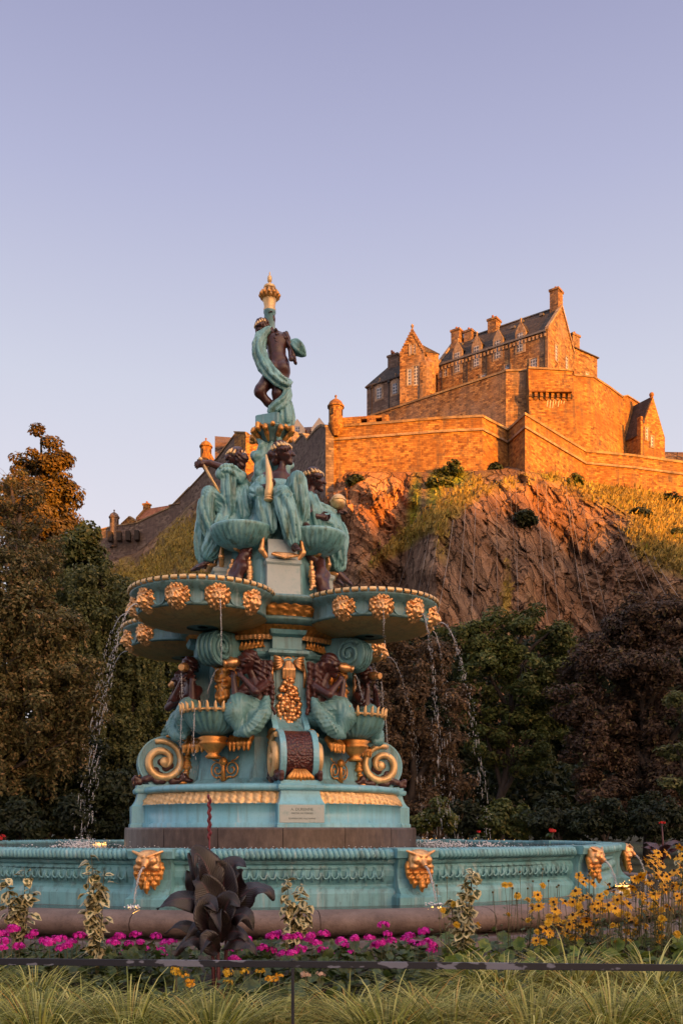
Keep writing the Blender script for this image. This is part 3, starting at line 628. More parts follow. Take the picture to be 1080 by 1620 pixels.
hall.chimney(hall.L - .9, dep / 2, ZR - 1.5, ZR + 3.0, 1.5, 1.9, STB, 2); hall.chimney(8.0, dep / 2, ZR - 1.6, ZR + 1.7, 1.6, 1.8, STB, 3); hall.chimney(1.4, 4.4, ZE, ZR + 1.4, 1.6, 1.6, STB, 2); hall.chimney(3.4, 5.2, ZE, ZR + 1.0, 1.5, 1.5, STB, 2)
mb = MB(); mb.box((0, -.3, ZE - .35), (hall.L - .3, -.02, ZE - .05), hall.M(0, 0, 0)); mb.build('gutter', LEAD, hall.root)
mb = MB()
for k in range(30): mb.box((k * hall.L / 30 + .1, -.25, ZE - 1.15), (k * hall.L / 30 + .38, -.005, ZE - .6), hall.M(0, 0, 0))
mb.build('corbel_course', DRESS, hall.root, True)
mb = MB(); mb.box((1, dep / 2 - .2, ZR + .12), (hall.L - 1.6, dep / 2 + .2, ZR + .3), hall.M(0, 0, 0)); mb.build('ridge', LEAD, hall.root)
mb = MB()
for u_, v_ in ((12.5, 3.6), (13.6, 4.6), (5.2, 3.4), (17.2, 4.6), (2.5, 3.8)):
    z = ZE + (ZR - ZE) * v_ / (dep / 2) + .16; mb.box((u_ - .35, v_ - .3, z - .1), (u_ + .35, v_ + .3, z + .28), hall.M(0, 0, 0)); mb.build('skylight', LEAD, hall.root); mb = MB()

mb = MB(); mb.box((-4.6, 1.6, 64), (.02, 8.5, ZE - .8), hall.M(0, 0, 0)); mb.build('link_wall', STB, hall.root, True)
mb = MB(); mb.box((-4.5, 1.4, ZE - .8), (.0, 8.7, ZE - .45), hall.M(0, 0, 0)); mb.build('link_roof', SLATE, hall.root, True)
# block behind the gable
ann = House('hall_annexe', 'lower block with hipped roof behind the bright orange gable', P(903, 556, 160.3), P(944, 566, 164.2), 'building')
ann.body(0, ann.L, 8, 62, P(0, 548, 160.3).z, P(0, 536, 160.3).z, STB, 'u', 0, 3.0); ann.chimney(1.6, 1.0, 80, P(0, 531, 162).z, 1.8, 1.4)
for u_, z_ in ((4, 79), (8, 78), (8.6, 74)): ann.window(u_, z_ - .8, z_ + .8, .7)
# gabled tower with round stair
tw = House('gabled_tower', 'gabled stone tower with round stair beside the great hall', P(632, 560, 159.5), P(671, 562, 158.2), 'tower')
tz = P(650, 560, 159).z; ta = P(652, 524, 159).z; tw.body(0, tw.L, 7, 64, tz, ta, STB, 'v')
mb = MB(); 
for i in range(9):
    for sg in (0, 1):
        f0, f1 = i / 9, (i + 1) / 9; a, b = tw.L / 2 * f0, tw.L / 2 * f1
        if sg: a, b = tw.L - b, tw.L - a
        mb.box((a, -.12, tz + (ta - tz) * f0 - .2), (b, .45, tz + (ta - tz) * f1 + .2), tw.M(0, 0, 0))
mb.build('crow_steps', STB, tw.root, True)
mb = MB(); mb.lathe([(.05, ta), (.25, ta + .2), (.12, ta + .5), (.3, ta + .9), (.02, ta + 1.3)], 8, c=tw.q(tw.L / 2, .2, 0).xy); mb.build('finial', DRESS, tw.root, True)
Yt = 159; zz_ = lambda y: EYE + (HY - y) / F * Yt
for x, ya, yb, ww in ((648, 584, 609, .65), (659, 581, 611, .75), (651, 547, 561, .45), (655, 547, 561, .45)): tw.window((x - 632) / F * Yt, zz_(yb), zz_(ya), ww)
c = P(677, 600, 158.6)
mb = MB(); mb.lathe([(1.75, 64), (1.75, zz_(584)), (1.6, zz_(576)), (.9, zz_(566)), (.4, zz_(562))], 20, c=(c.x - .4, c.y + 1), smooth=False); mb.build('stair_turret', STB, tw.root, True)
mb = MB(); mb.box((-1.5, .0, zz_(590)), (1.9, 4.5, zz_(556)), Matrix.Translation((c.x, c.y + .6, 0)) @ Matrix.Rotation(R(14), 4, 'Z')); mb.build('stair_cap', STB, tw.root, True)
mb = MB(); M_ = Matrix.Translation((c.x, c.y + .6, 0)) @ Matrix.Rotation(R(14), 4, 'Z'); mb.loft([[M_ @ Vector(p) for p in ((-1.6, -.1, zz_(556)), (2.1, -.1, zz_(557)), (2.1, 4.6, zz_(557)), (-1.6, 4.6, zz_(556)))], [M_ @ Vector(p) for p in ((-1.6, .3, zz_(543)), (-1.2, .3, zz_(543)), (-1.2, 4.4, zz_(543)), (-1.6, 4.4, zz_(543)))]], caps=True); mb.build('lean_roof', SLATE, tw.root, True)
# small dark hall at the end
sh = House('small_hall', 'small shaded slate roofed hall with two dormers at the rampart end', P(580, 611, Yz(611, 78.6)), P(638, 592, Yz(592, 78.6)))
sd = 6.5; sh.body(0, sh.L, sd, 62, 78.6, 82.4, STD, 'u', 2.2, 0)
for px_, ya, yb in ((600, 614, 631), (625, 607, 623)):
    u = (px_ - 580) / 58 * sh.L; Yh = sh.q(u, 0, 0).y; sh.dormer(u, EYE + (HY - yb) / F * Yh, EYE + (HY - ya) / F * Yh, EYE + (HY - ya) / F * Yh + 1.3, .9, 1.2)
sh.chimney(3.6, sd / 2, 81, 84.2, 2.0, 1.2, STD, 4); sh.pipe(1.0, 66, 78); sh.pipe(4.6, 66, 78)
# gabled house on the terrace and the plain block beside it
Yg = 150.0; zg = lambda y, Y=Yg: EYE + (HY - y) / F * Y
gh = House('gabled_house', 'narrow sunlit gabled house at the far end of the castle terrace', P(1013, 690, 149.0), P(1051, 697, 151.6), 'house')
gh.body(0, gh.L, 16, 55, zg(686), zg(626), STW, 'v'); mb = MB(); mb.ball(gh.q(gh.L / 2, .3, zg(622)), .4); mb.tube([gh.q(gh.L / 2, .3, zg(630)), gh.q(gh.L / 2, .3, zg(622))], .22, 6); mb.build('finial', STW, gh.root)
for u_, ya, yb in ((1.25, 679, 697), (2.4, 690, 706)): gh.window(u_, zg(yb), zg(ya), .5)
mb = MB(); mb.box((-.25, -.2, 55), (.25, .6, zg(664)), gh.M(0, 0, 0)); mb.build('buttress', STW, gh.root, True); gh.pipe(.35, 58, zg(672))
wall('plain_block', [(984, 628, 152.0), (991, 626.5, 152.2), (1014, 641, 155.6), (1016, 655, 160)], 52, STW, 6, .25, .01, 'plain tall sunlit wall block between the bastion and gabled house', 'building')
# white-gabled barrack roof behind the zigzag wall
bk = House('barrack_house', 'slate roofed house with two pale dormer gables behind the zigzag wall', P(406, 684, 182), P(524, 684, 180))
zb = lambda y: EYE + (HY - y) / F * 181
bk.body(0, bk.L, 9, 66, zb(686), zb(662), HARL, 'u', roof=stone('worn_red_slate', [(.08, .045, .04), (.15, .085, .07), (.22, .12, .09)], .6, .4)); bk.chimney(.5, 1.2, 72, zb(656), 1.0, 1.4, STW, 0)
for px_, w_ in ((430, 3.2), (472, 3.0), (507, 3.0)):
    u = (px_ - 406) / F * 181; mb = MB(); q = bk.q; pr = lambda v: [q(u - w_ / 2, v, zb(688)), q(u + w_ / 2, v, zb(688)), q(u + w_ / 2, v, zb(681)), q(u, v, zb(665)), q(u - w_ / 2, v, zb(681))]
    mb.loft([pr(-.5), pr(2.6)], caps=True); d_ = mb.build('dormer', HARL, bk.root, True); rf = MB()
    for sg in (-1, 1):
        top = [q(u + sg * (w_ / 2 + .25), -.3, zb(683)), q(u + sg * (w_ / 2 + .25), 3, zb(683)), q(u, 3, zb(664)), q(u, -.3, zb(664))]; rf.loft([[p - Vector((0, 0, .2)) for p in top], top], caps=True)
    rf.build('dormer_roof', TILE, d_, True); mb = MB(); mb.box((-.5, -.56, zb(685)), (.5, 0, zb(677)), bk.M(u, 0, 0)); mb.build('pane', PANE, d_, True)
# lodge with red pantiles
lg = House('tiled_lodge', 'little lodge with red pantile roof and orange chimney gable', P(216, 826, 197), P(264, 812, 194), 'house')
lz = lambda y: EYE + (HY - y) / F * 196
lg.body(0, lg.L + 1.5, 6, 60, lz(819), lz(797), STW, 'u', roof=TILE, over=.3); lg.chimney(.5, 3, lz(806), lz(788), 1.2, 1.1, STW, 1); lg.skew(.3, 6, lz(819), lz(797), STW, .6)
# thin handrail on the far terrace
mb = MB(); a, b = P(1062, 722, 150), P(1290, 742, 158)
mb.tube([a, b], .05, 5)
for k in range(12): p = a.lerp(b, k / 11); mb.tube([p, p - Vector((0, 0, 1.0))], .05, 5)
tag(mb.build('handrail', LEAD), 'thin metal handrail along the terrace top beyond the gabled house', 'handrail')
# ---------------------------------------------------------------- the fountain (origin on its axis; angle 0 faces the camera)
FX, FY = (430 - CXP) / F * 20, 20.0
PA = [15, 105, 195, 285]; BA = [-30, 60, 150, 240]     # pilaster and bowl directions, degrees
fountain = empty('fountain', (FX, FY, 0), 0, 'tall tiered teal and gold cast iron fountain standing in the pool', 'fountain')
def pol(a, r, z): return Vector((r * math.sin(R(a)), -r * math.cos(R(a)), z))
def four(o, angs, parent=fountain):                    # repeat a part (and its sub-parts) round the axis
    out = [o]; o.rotation_euler.z = R(angs[0]); kids = list(o.children)
    for a in angs[1:]:
        c = o.copy(); COL.objects.link(c); c.parent = parent; c.rotation_euler.z = R(a); out.append(c)
        for k in kids:
            d = k.copy(); COL.objects.link(d); d.parent = c
    return out
GRAN = mottled('brown_granite', [(.3, (.045, .028, .022)), (.5, (.085, .055, .043)), (.7, (.13, .09, .07))], 9, .35, 0, .3, 50, .01, (1, 1, .5))
GRAND = mottled('granite_joint', [(.3, (.015, .01, .009)), (.7, (.03, .02, .017))], 5, .8, 0, 0)
mb = MB(); NB = 16
for k in range(NB):                                    # granite plinth laid in blocks
    a0, a1 = 8 + k * 360 / NB + .12, 8 + (k + 1) * 360 / NB - .12
    mb.lathe([(2.2, 1.0), (3.03, 1.0), (3.03, 1.50), (3.01, 1.535), (2.2, 1.535)], 5, a0, a1, smooth=False)
mb.build('plinth', GRAN, fountain)
mb = MB(); mb.lathe([(3.0, 1.0), (3.0, 1.52), (2.3, 1.52)], 64); mb.build('plinth_joint', GRAND, fountain)
mb = MB()
mb.lathe([(2.74, 1.535), (2.74, 1.62), (2.70, 1.63), (2.70, 1.95), (2.73, 1.965), (2.73, 1.985)], 96)
mb.lathe([(2.60, 2.20), (2.66, 2.215), (2.69, 2.25), (2.69, 2.30), (2.655, 2.335), (2.5, 2.36), (1.2, 2.40)], 96); mb.build('drum', BLUE, fountain)
def leafrow(r0, r1, z0, z1, n, mat, name, a0=0, a1=360, parent=fountain, amp=.035, c=(0, 0), seg=None):   # band of overlapping upright leaves
    mb = MB(); N = n * 6; rings = []
    rows = 7
    for i in range(rows + 1):
        f = i / rows; ring = []
        for j in range(N + 1):
            t_ = j / N * n; u = (t_ % 1) - .5; a = R(a0 + (a1 - a0) * j / N); k = int(t_)
            bulge = amp * (math.cos(u * math.pi) ** .6 if abs(u) < .5 else 0) * (.35 + .65 * math.sin(math.pi * min(1, .15 + f))) + amp * .55 * math.sin(f * 15 + k * 1.7 + u * 6)
            q = r0 + (r1 - r0) * f + bulge
            ring.append((c[0] + q * math.sin(a), c[1] - q * math.cos(a), z0 + (z1 - z0) * f))
        rings.append(ring)
    mb.loft(rings, closed=False, smooth=True); return mb.build(name, mat, parent, fix=False)
leafrow(2.70, 2.58, 1.975, 2.21, 110, GOLDP, 'gold_band', amp=.05)
# pedestals under the pilasters, the front one with the founder's lettering
mb = MB(); w0 = .44
def boxring(w, d0, d1, z): return [(-w, -d1, z), (w, -d1, z), (w, -d0, z), (-w, -d0, z)]
mb.loft([boxring(.455, 1.6, 2.93, 1.535), boxring(.455, 1.6, 2.93, 1.60), boxring(.44, 1.6, 2.905, 1.615), boxring(.44, 1.6, 2.905, 1.96), boxring(.425, 1.6, 2.885, 1.975)] +
        [boxring(.36 + .065 * (1 - f) ** 2, 1.6, 2.78 + .10 * (1 - f) ** 2, 1.975 + .24 * f) for f in (.1, .25, .45, .7, 1)] +
        [boxring(.40, 1.6, 2.83, 2.225), boxring(.415, 1.6, 2.845, 2.26), boxring(.415, 1.6, 2.845, 2.31), boxring(.37, 1.6, 2.80, 2.335), boxring(.37, 1.6, 2.80, 2.40)], caps=True)
ped = mb.build('pedestal', BLUE, fountain)
peds = four(ped, PA)
mb = MB(); mb.box((-.415, -2.913, 1.62), (.415, -2.89, 1.945), bev=.006); pl = mb.build('maker_plate', LIGHTP, peds[0])
INK = mottled('worn_lettering', [(.3, (.10, .13, .12)), (.7, (.18, .22, .20))], 20, .7, 0, 0)
def text(name, s, size, M, parent, mat, depth=.002):
    cu = bpy.data.curves.new(name, 'FONT'); cu.body = s; cu.size = size; cu.extrude = depth; cu.align_x = 'CENTER'; cu.align_y = 'CENTER'
    o = bpy.data.objects.new(name, cu); COL.objects.link(o); dg = bpy.context.evaluated_depsgraph_get()
    me = bpy.data.meshes.new_from_object(o.evaluated_get(dg)); bpy.data.objects.remove(o); me.transform(M); return link(name, me, mat, parent)
lets = []
for s_, z_, sz in (('A. DURENNE', 1.86, .072), ('MAITRE DE FORGES', 1.79, .046), ('SOMMEVOIRE Hte MARNE', 1.695, .044)):
    lets.append(text('lettering', s_, sz, Matrix.Translation((0, -2.9145, z_)) @ Matrix.Rotation(R(90), 4, 'X'), peds[0], INK))
# scroll consoles
def arc(c, r, a0, a1, n): return [(c[0] + r * math.cos(R(a0 + (a1 - a0) * i / n)), c[1] + r * math.sin(R(a0 + (a1 - a0) * i / n))) for i in range(n + 1)]
prof = [(1.1, 2.38), (2.05, 2.38)] + arc((2.24, 2.84), .50, -100, 95, 22) + [(1.98, 3.42), (1.80, 3.58), (1.70, 3.80), (1.645, 4.05), (1.63, 4.3), (1.1, 4.3)]
def Mprof(): return Matrix(((0, 1, 0, 0), (-1, 0, 0, 0), (0, 0, 1, 0), (0, 0, 0, 1)))      # (rho, along, z) -> local
mb = MB(); mb.extrude(prof, -.36, .36, Mprof()); con = mb.build('scroll_console', TEAL, fountain)
rim = MB()
for sg in (-1, 1):                                     # raised bands along both edges of the scroll front
    pts = [p for p in arc((2.24, 2.84), .505, -112, 110, 26)] + [(1.99, 3.44), (1.82, 3.6), (1.72, 3.82), (1.665, 4.05)]
    rim.loft([[(sg * .36, -a * 1.0, b), (sg * .36, -(a + (a - 2.24) * .06 + .0), b + (b - 2.84) * .06), (sg * .25, -(a + (a - 2.24) * .06), b + (b - 2.84) * .06), (sg * .25, -a, b)] for a, b in pts], caps=True)
rim.build('edge_band', BLUE, con)
pan = MB(); pts = arc((2.24, 2.84), .508, -62, 82, 20); pan.loft([[(-.25, -a, b), (.25, -a, b)] for a, b in pts], closed=False, smooth=True)
tm = NT('scale_panel'); vv = tm.coords(); vo = tm.n('TexVoronoi'); vo.inputs['Scale'].default_value = 22; tm.l(vv, vo.inputs['Vector']); tm.bump(vo.outputs['Distance'], .9, .02)
tm.fin(tm.ramp(vo.outputs['Distance'], [(.1, (.14, .035, .025)), (.6, (.045, .010, .010))]), .35)
pan.build('scale_panel', tm.m, con, fix=False)
# gold shell at the foot, gold side spirals, maroon foliage
sh_ = MB()
for k in range(7):
    u = (k - 3) / 3.2; sh_.tube([(u * .10, -2.72, 2.60), (u * .22, -2.80, 2.46 - .02 * abs(u)), (u * .27, -2.76, 2.36 + .05 * abs(u))], [.02, .055, .03], 6)
sh_.build('gold_shell', GOLDO, con)
for sg in (-1, 1):
    sp_ = MB(); pts = []
    for i in range(64):
        f = i / 63; a = R(70 + 570 * f); r = .37 * (1 - f) ** .75 + .05; pts.append((sg * (.375 + .06 * f), -(2.30 + r * math.cos(a) * 1.0), 2.86 + r * math.sin(a)))
    sp_.tube(pts, [.03 + .055 * math.sin(math.pi * min(1, .12 + i / 70)) for i in range(64)], 8); sp_.ball((sg * .44, -2.26, 2.85), (.06, .10, .10), 10, 6)
    sp_.build('gold_spiral', GOLDP, con)
    s_ = Sdf(); rr = random.Random(4)
    for i in range(9):
        f = i / 8; s_.ell((sg * .37, -(2.62 - f * .85), 2.50 + .05 * math.sin(i * 2)), (.08, .09, .08 + .03 * math.sin(i * 3)), .03)
    for i in range(12):
        a = rr.uniform(0, 6.28); r = rr.uniform(.0, .30); s_.ell((sg * .355, -(2.22 + r * math.cos(a)), 2.80 + r * math.sin(a)), (.05, .075, .075), .03)
    for i in range(8): s_.ell((sg * .36, -(2.74 + rr.uniform(-.1, .1)), 2.47 + rr.uniform(-.06, .08)), .05, .02)
    organic('maroon_foliage', s_, .022, BRONZE, con)
    s2 = Sdf(); pts = [(1.72, 3.30), (1.78, 3.12), (1.80, 2.95), (1.80, 2.78), (1.83, 2.6), (1.90, 2.46)]
    for i, (a, b) in enumerate(pts): s2.ell((sg * .365, -a, b), (.055, .07 + .02 * (i % 2), .11), .035)
    s2.chain([(sg * .365, -1.76, 3.30), (sg * .37, -2.0, 3.38), (sg * .37, -2.2, 3.36)], [.06, .05, .03]); organic('gold_leaf_border', s2, .022, GOLDO, con, lambda V, N: .012 * np.sin(V[:, 2] * 60))
four(con, PA)
# pilasters with bow and fruit garland
mb = MB()
mb.loft([boxring(.34, 1.1, 1.68, 3.4), boxring(.34, 1.1, 1.67, 4.86)], caps=True)
mb.loft([boxring(.24, 1.1, 1.715, 3.6), boxring(.24, 1.1, 1.70, 4.8)], caps=True)
mb.loft([boxring(.36, 1.1, 1.72, 4.86), boxring(.40, 1.1, 1.78, 4.90), boxring(.40, 1.1, 1.78, 4.95), boxring(.35, 1.1, 1.71, 4.99)], caps=True)
mb.loft([boxring(.29, 1.1, 1.60, 4.99), boxring(.29, 1.1, 1.60, 5.24), boxring(.34, 1.1, 1.72, 5.28), boxring(.36, 1.1, 1.76, 5.36)], caps=True)
pil = mb.build('pilaster', TEAL, fountain); s_ = Sdf(); rr = random.Random(9)
yy = -1.73
fb = MB()
for z, w_, n_ in ((4.42, .05, 2), (4.34, .08, 3), (4.26, .11, 3), (4.18, .14, 4), (4.10, .16, 4), (4.02, .185, 5), (3.94, .195, 5), (3.86, .20, 5), (3.78, .195, 5), (3.70, .18, 4), (3.62, .155, 4), (3.54, .12, 3)):
    for i in range(n_ + 1):
        r_ = rr.uniform(.042, .068); fb.ball((w_ * (2 * (i + rr.uniform(-.25, .25)) / n_ - 1), yy - .06 * (1 - abs(2 * i / n_ - 1)) - rr.uniform(0, .04), z + rr.uniform(-.03, .03)), r_, 8, 5)
for u in (-1, -.5, 0, .5, 1): s_.chain([(u * .05, yy - .03, 3.55), (u * .14, yy - .10, 3.36), (u * .22, yy - .17, 3.20)], [.04, .045, .03], .02)
for k in range(7): s_.chain([((k - 3) * .012, yy, 4.74), ((k - 3) * .03, yy - .05, 4.58), ((k - 3) * .035, yy - .03, 4.42)], [.03, .045, .03], .012)
s_.cap((0, yy + .01, 4.45), (0, yy + .01, 3.5), .05); organic('fruit_garland', s_, .018, GOLD, pil, lambda V, N: .008 * np.sin(V[:, 0] * 80)); fb.build('fruit_cluster', GOLD, pil); b_ = MB()
b_.lathe([(.0, -.06), (.05, -.06), (.06, -.03), (.09, -.03), (.10, -.05), (.13, -.04), (.14, 0)], 20, M=Matrix.Translation((0, -1.71, 4.76)) @ Matrix.Rotation(R(-90), 4, 'X') @ Matrix.Scale(-1, 4, (0, 0, 1)))
for sg in (-1, 1):
    for i in range(5): b_.tube([(sg * .10, -1.74, 4.74), (sg * .2, -1.78 - .01 * i, 4.80 - .05 * i), (sg * .29, -1.74, 4.83 - .065 * i)], [.02, .035, .03], 6)
    b_.tube([(sg * .29, -1.72, 4.72), (sg * .33, -1.70, 4.5), (sg * .31, -1.70, 4.25)], [.02, .04, .02], 6)
b_.build('bow', GOLD, pil); four(pil, PA)
# core of the column
mb = MB(); oc = lambda r, z, a: r / max(math.cos((a + R(30) + R(22.5)) % R(45) - R(22.5)), .5)
mb.lathe([(1.75, 2.38), (1.62, 2.5), (1.5, 3.3), (1.38, 3.5), (1.36, 4.84), (1.44, 4.87), (1.48, 4.92), (1.44, 4.97), (1.34, 5.0), (1.34, 5.22)], 48, rf=oc, smooth=False)
mb.build('column', TEAL, fountain)
for sg in (-1, 1):                                     # gold palm sprays on the frieze faces beside each volute
    s_ = Sdf()
    for i in range(6):
        f = i / 5; c = pol(sg * (9 + 17 * f), 1.43, 5.06 + .05 * f); s_.cap(c, c + Vector((sg * .05, -.02, .12)), .045, .02, .02); s_.cap(c, c + Vector((sg * .09, -.02, -.04)), .04, .02, .02)
    g = organic('palm_spray', s_, .02, GOLDO, fountain); four(g, BA)
mb = MB()                                              # cornice rings of the collar
mb.lathe([(1.42, 5.20), (1.52, 5.23), (1.56, 5.28), (1.52, 5.30)], 64); mb.lathe([(1.72, 5.44), (1.84, 5.47), (1.90, 5.52), (1.92, 5.56), (1.86, 5.60), (1.80, 5.62)], 64); mb.build('collar', TEALD, fountain)
leafrow(1.52, 1.78, 5.285, 5.45, 84, GOLDO, 'gold_collar', amp=.03)
leafrow(1.56, 1.60, 5.20, 5.29, 110, GOLD, 'gold_bead', amp=.02)
leafrow(1.80, 1.98, 5.61, 5.84, 46, GOLDO, 'gold_frieze', amp=.06)
mb = MB(); mb.lathe([(1.95, 5.80), (2.10, 5.83), (2.16, 5.90), (2.14, 5.95), (1.6, 5.99), (.3, 6.02)], 72); mb.build('centre_basin', TEALD, fountain)
# the four lobed bowls with lion masks
BR, BD = 1.36, 2.33
mb = MB(); c = (0, -BD)
mb.lathe([(.10, 5.33), (.62, 5.345), (.98, 5.40), (1.20, 5.48), (1.23, 5.50), (1.22, 5.53), (1.20, 5.56), (1.20, 5.72), (1.23, 5.76), (1.28, 5.80), (1.34, 5.86), (1.35, 5.89), (1.30, 5.97), (1.22, 5.98), (1.1, 5.90), (.3, 5.86), (.01, 5.86)], 72, c=c)
bowl = mb.build('bowl', TEALD, fountain)
mb = MB()                                              # gadrooned underside
mb.lathe([(.30, 5.315), (.64, 5.33), (1.0, 5.385), (1.21, 5.468)], 144, c=c, rf=lambda r, z, a: r + .012 * math.sin(a * 36) * (r > .4)); mb.build('gold_underside', paint('underside_gilding', (.58, .30, .09), (.46, .34, .15), (.10, .08, .04), .45, .5, .2), bowl, fix=False)
mb = MB()
for k in range(52):
    a0, a1 = k * 360 / 52 + .9, (k + 1) * 360 / 52 - .9; mb.lathe([(1.32, 5.895), (1.375, 5.90), (1.395, 5.935), (1.38, 5.975), (1.33, 5.99), (1.25, 5.985)], 2, a0, a1, c=c)
mb.build('gold_rim', GOLDP, bowl)
def mask_sdf(beard=False):
    s = Sdf(); s.ell((0, 0, 0), (.135, .11, .155), .03); s.ell((0, -.06, -.09), (.07, .07, .06), .03)      # skull, muzzle
    s.cap((0, -.10, .05), (0, -.155, -.03), .02, .032, .015); s.ell((0, -.13, -.035), (.035, .035, .025), .01)  # nose
    for sg in (-1, 1):
        s.cap((sg * .015, -.10, .062), (sg * .085, -.075, .075), .024, .02, .012); s.ell((sg * .06, -.085, -.03), (.045, .04, .04), .02)
        s.ell((sg * .045, -.098, .035), (.02, .015, .014), .004)
    s.cut((0, -.145, -.095), (.035, .05, .022)); rr = random.Random(2)
    for ring, (rx, rz, n, r) in enumerate(((.165, .19, 13, .045), (.205, .225, 17, .042), (.14, .16, 11, .035))):
        for i in range(n):
            a = 2 * math.pi * (i + .5 * ring) / n; s.ell((rx * math.cos(a), .01 + .05 * (ring == 1) - .03 * (ring == 2) * (math.sin(a) > .2), .015 + rz * math.sin(a)), (r * rr.uniform(.8, 1.2), r, r * rr.uniform(.8, 1.25)), .012)
    return s
MASK = organic('lion_mask', mask_sdf(), .0125, GOLD, bowl, lambda V, N: .006 * np.sin(V[:, 0] * 90 + V[:, 2] * 60))
def place(o, me, parent, M): o.data.name = o.data.name; o.parent = parent; o.matrix_basis = M; return o
first = True
for off in (17, 51, 85, -17, -51, -85):
    M = Matrix.Translation((0, -BD, 0)) @ Matrix.Rotation(R(off), 4, 'Z') @ Matrix.Translation((0, -1.26, 5.64)) @ Matrix.Rotation(R(12), 4, 'X')
    if first: MASK.matrix_basis = M; first = False
    else: link('lion_mask', MASK.data, None, bowl).matrix_basis = M
mb = MB(); mb.lathe([(.0, -.10), (.05, -.092), (.09, -.06), (.105, -.02), (.13, -.015), (.14, .03)], 18, M=Matrix.Rotation(R(-90), 4, 'X') @ Matrix.Scale(-1, 4, (0, 0, 1)))
BOSS = mb.build('boss', TEAL, bowl); first = True
for off in (0, 34, 68, -34, -68):
    M = Matrix.Translation((0, -BD, 0)) @ Matrix.Rotation(R(off), 4, 'Z') @ Matrix.Translation((0, -1.21, 5.64))
    if first: BOSS.matrix_basis = M; first = False
    else: link('boss', BOSS.data, None, bowl).matrix_basis = M
def four_deep(o, angs): return four(o, angs)
four(bowl, BA)
# volute brackets under the bowls and the gold bearded faces between the mermaids
mb = MB(); pts = []
for i in range(60):
    f = i / 59; a = R(-90 + 640 * f); r = .27 * (1 - f) ** .75 + .03; pts.append((1.95 + r * math.cos(a) * -1, 5.0 + r * math.sin(a)))
pp = [(1.40, 4.62), (1.45, 4.70), (1.62, 4.72), (1.8, 4.73)] + pts
mb.loft([[(-.22, -a, b), (.22, -a, b), (.22, -(a - .05), b - .03), (-.22, -(a - .05), b - .03)] for a, b in []] or [[(0, 0, 0)] * 3] * 2) if False else None
outl = [(1.3, 4.60), (1.5, 4.62)] + arc((1.98, 4.99), .30, -120, 75, 16) + [(1.9, 5.32), (1.3, 5.34)]
mb.extrude(outl, -.20, .20, Mprof())
for x in (-.15, -.05, .05, .15): mb.tube([(x, -a, b) for a, b in arc((1.98, 4.99), .305, -120, 90, 16)], .035, 6)
vol = mb.build('volute_bracket', TEAL, fountain); sp_ = MB()
for sg in (-1, 1):
    pts = []
    for i in range(48):
        f = i / 47; a = R(40 + 700 * f); r = .24 * (1 - f) ** .8 + .025; pts.append((sg * (.21 + .03 * f), -(1.98 + r * math.cos(a)), 4.99 + r * math.sin(a)))
    sp_.tube(pts, .035, 6); sp_.ball((sg * .24, -1.98, 4.99), (.03, .06, .06))
sp_.build('volute_spiral', TEAL, vol); four(vol, BA)
s_ = Sdf(); s_.ell((0, -1.62, 4.42), (.15, .14, .21), .03); s_.cap((0, -1.75, 4.48), (0, -1.80, 4.38), .025, .04, .02); s_.ell((0, -1.68, 4.60), (.19, .12, .10), .03)
for sg in (-1, 1):
    s_.cap((sg * .02, -1.75, 4.5), (sg * .12, -1.71, 4.52), .028, .02, .015); s_.ell((sg * .075, -1.73, 4.40), (.05, .05, .05), .02); s_.chain([(sg * .03, -1.76, 4.31), (sg * .12, -1.75, 4.28), (sg * .17, -1.70, 4.34)], [.03, .035, .015])
    s_.chain([(sg * .17, -1.6, 4.62), (sg * .24, -1.55, 4.48), (sg * .22, -1.52, 4.30)], [.06, .06, .03]); s_.chain([(sg * .20, -1.62, 4.68), (sg * .28, -1.68, 4.78), (sg * .20, -1.74, 4.82)], [.05, .05, .03])
    s_.chain([(sg * .08, -1.68, 4.24), (sg * .10, -1.72, 4.08), (sg * .05, -1.70, 3.96)], [.07, .06, .02])
s_.chain([(0, -1.70, 4.24), (0, -1.76, 4.04), (0, -1.72, 3.9)], [.08, .07, .02]); s_.chain([(0, -1.58, 3.95), (0, -1.6, 3.6)], [.07, .09])
for i in range(10): s_.ell((.08 * math.sin(i * 2.4), -1.66, 3.95 - .05 * i), .05, .015)
g = organic('bearded_mask', s_, .018, GOLDO, fountain, lambda V, N: .008 * np.sin(V[:, 0] * 70 + 4 * np.sin(V[:, 2] * 9))); four(g, BA)
# shells between the mermaids, on gold stems with scrolling ornament
mb = MB(); SR, SC = .58, (0, -2.0)
flute = lambda r, z, a: r * (1 + .035 * math.cos(a * 26) * (r > .25))
mb.lathe([(.16, 3.28), (.26, 3.33), (.40, 3.42), (.50, 3.55), (.56, 3.70), (.58, 3.80), (.56, 3.80), (.48, 3.66), (.2, 3.6), (.01, 3.6)], 156, c=SC, rf=flute)
shell = mb.build('shell_bowl', TAIL, fountain); mb = MB()
for k in range(26):
    a = 360 * k / 26; p = lambda da, r, z: (SC[0] + r * math.sin(R(a + da)), SC[1] - r * math.cos(R(a + da)), z)
    mb.tube([p(0, .60, 3.70), p(0, .615, 3.78), p(0, .625, 3.86), p(0, .66, 3.90)], [.032, .035, .026, .008], 6); mb.tube([p(-7, .585, 3.76), p(0, .60, 3.74), p(7, .585, 3.76)], .026, 5)
mb.build('gold_crest', GOLDP, shell); mb = MB()
mb.lathe([(.12, 2.86), (.16, 2.90), (.10, 2.95), (.16, 3.02), (.25, 3.12), (.28, 3.16), (.24, 3.20), (.30, 3.25), (.24, 3.29)], 28, c=SC)
mb.build('gold_stem', GOLDO, shell)
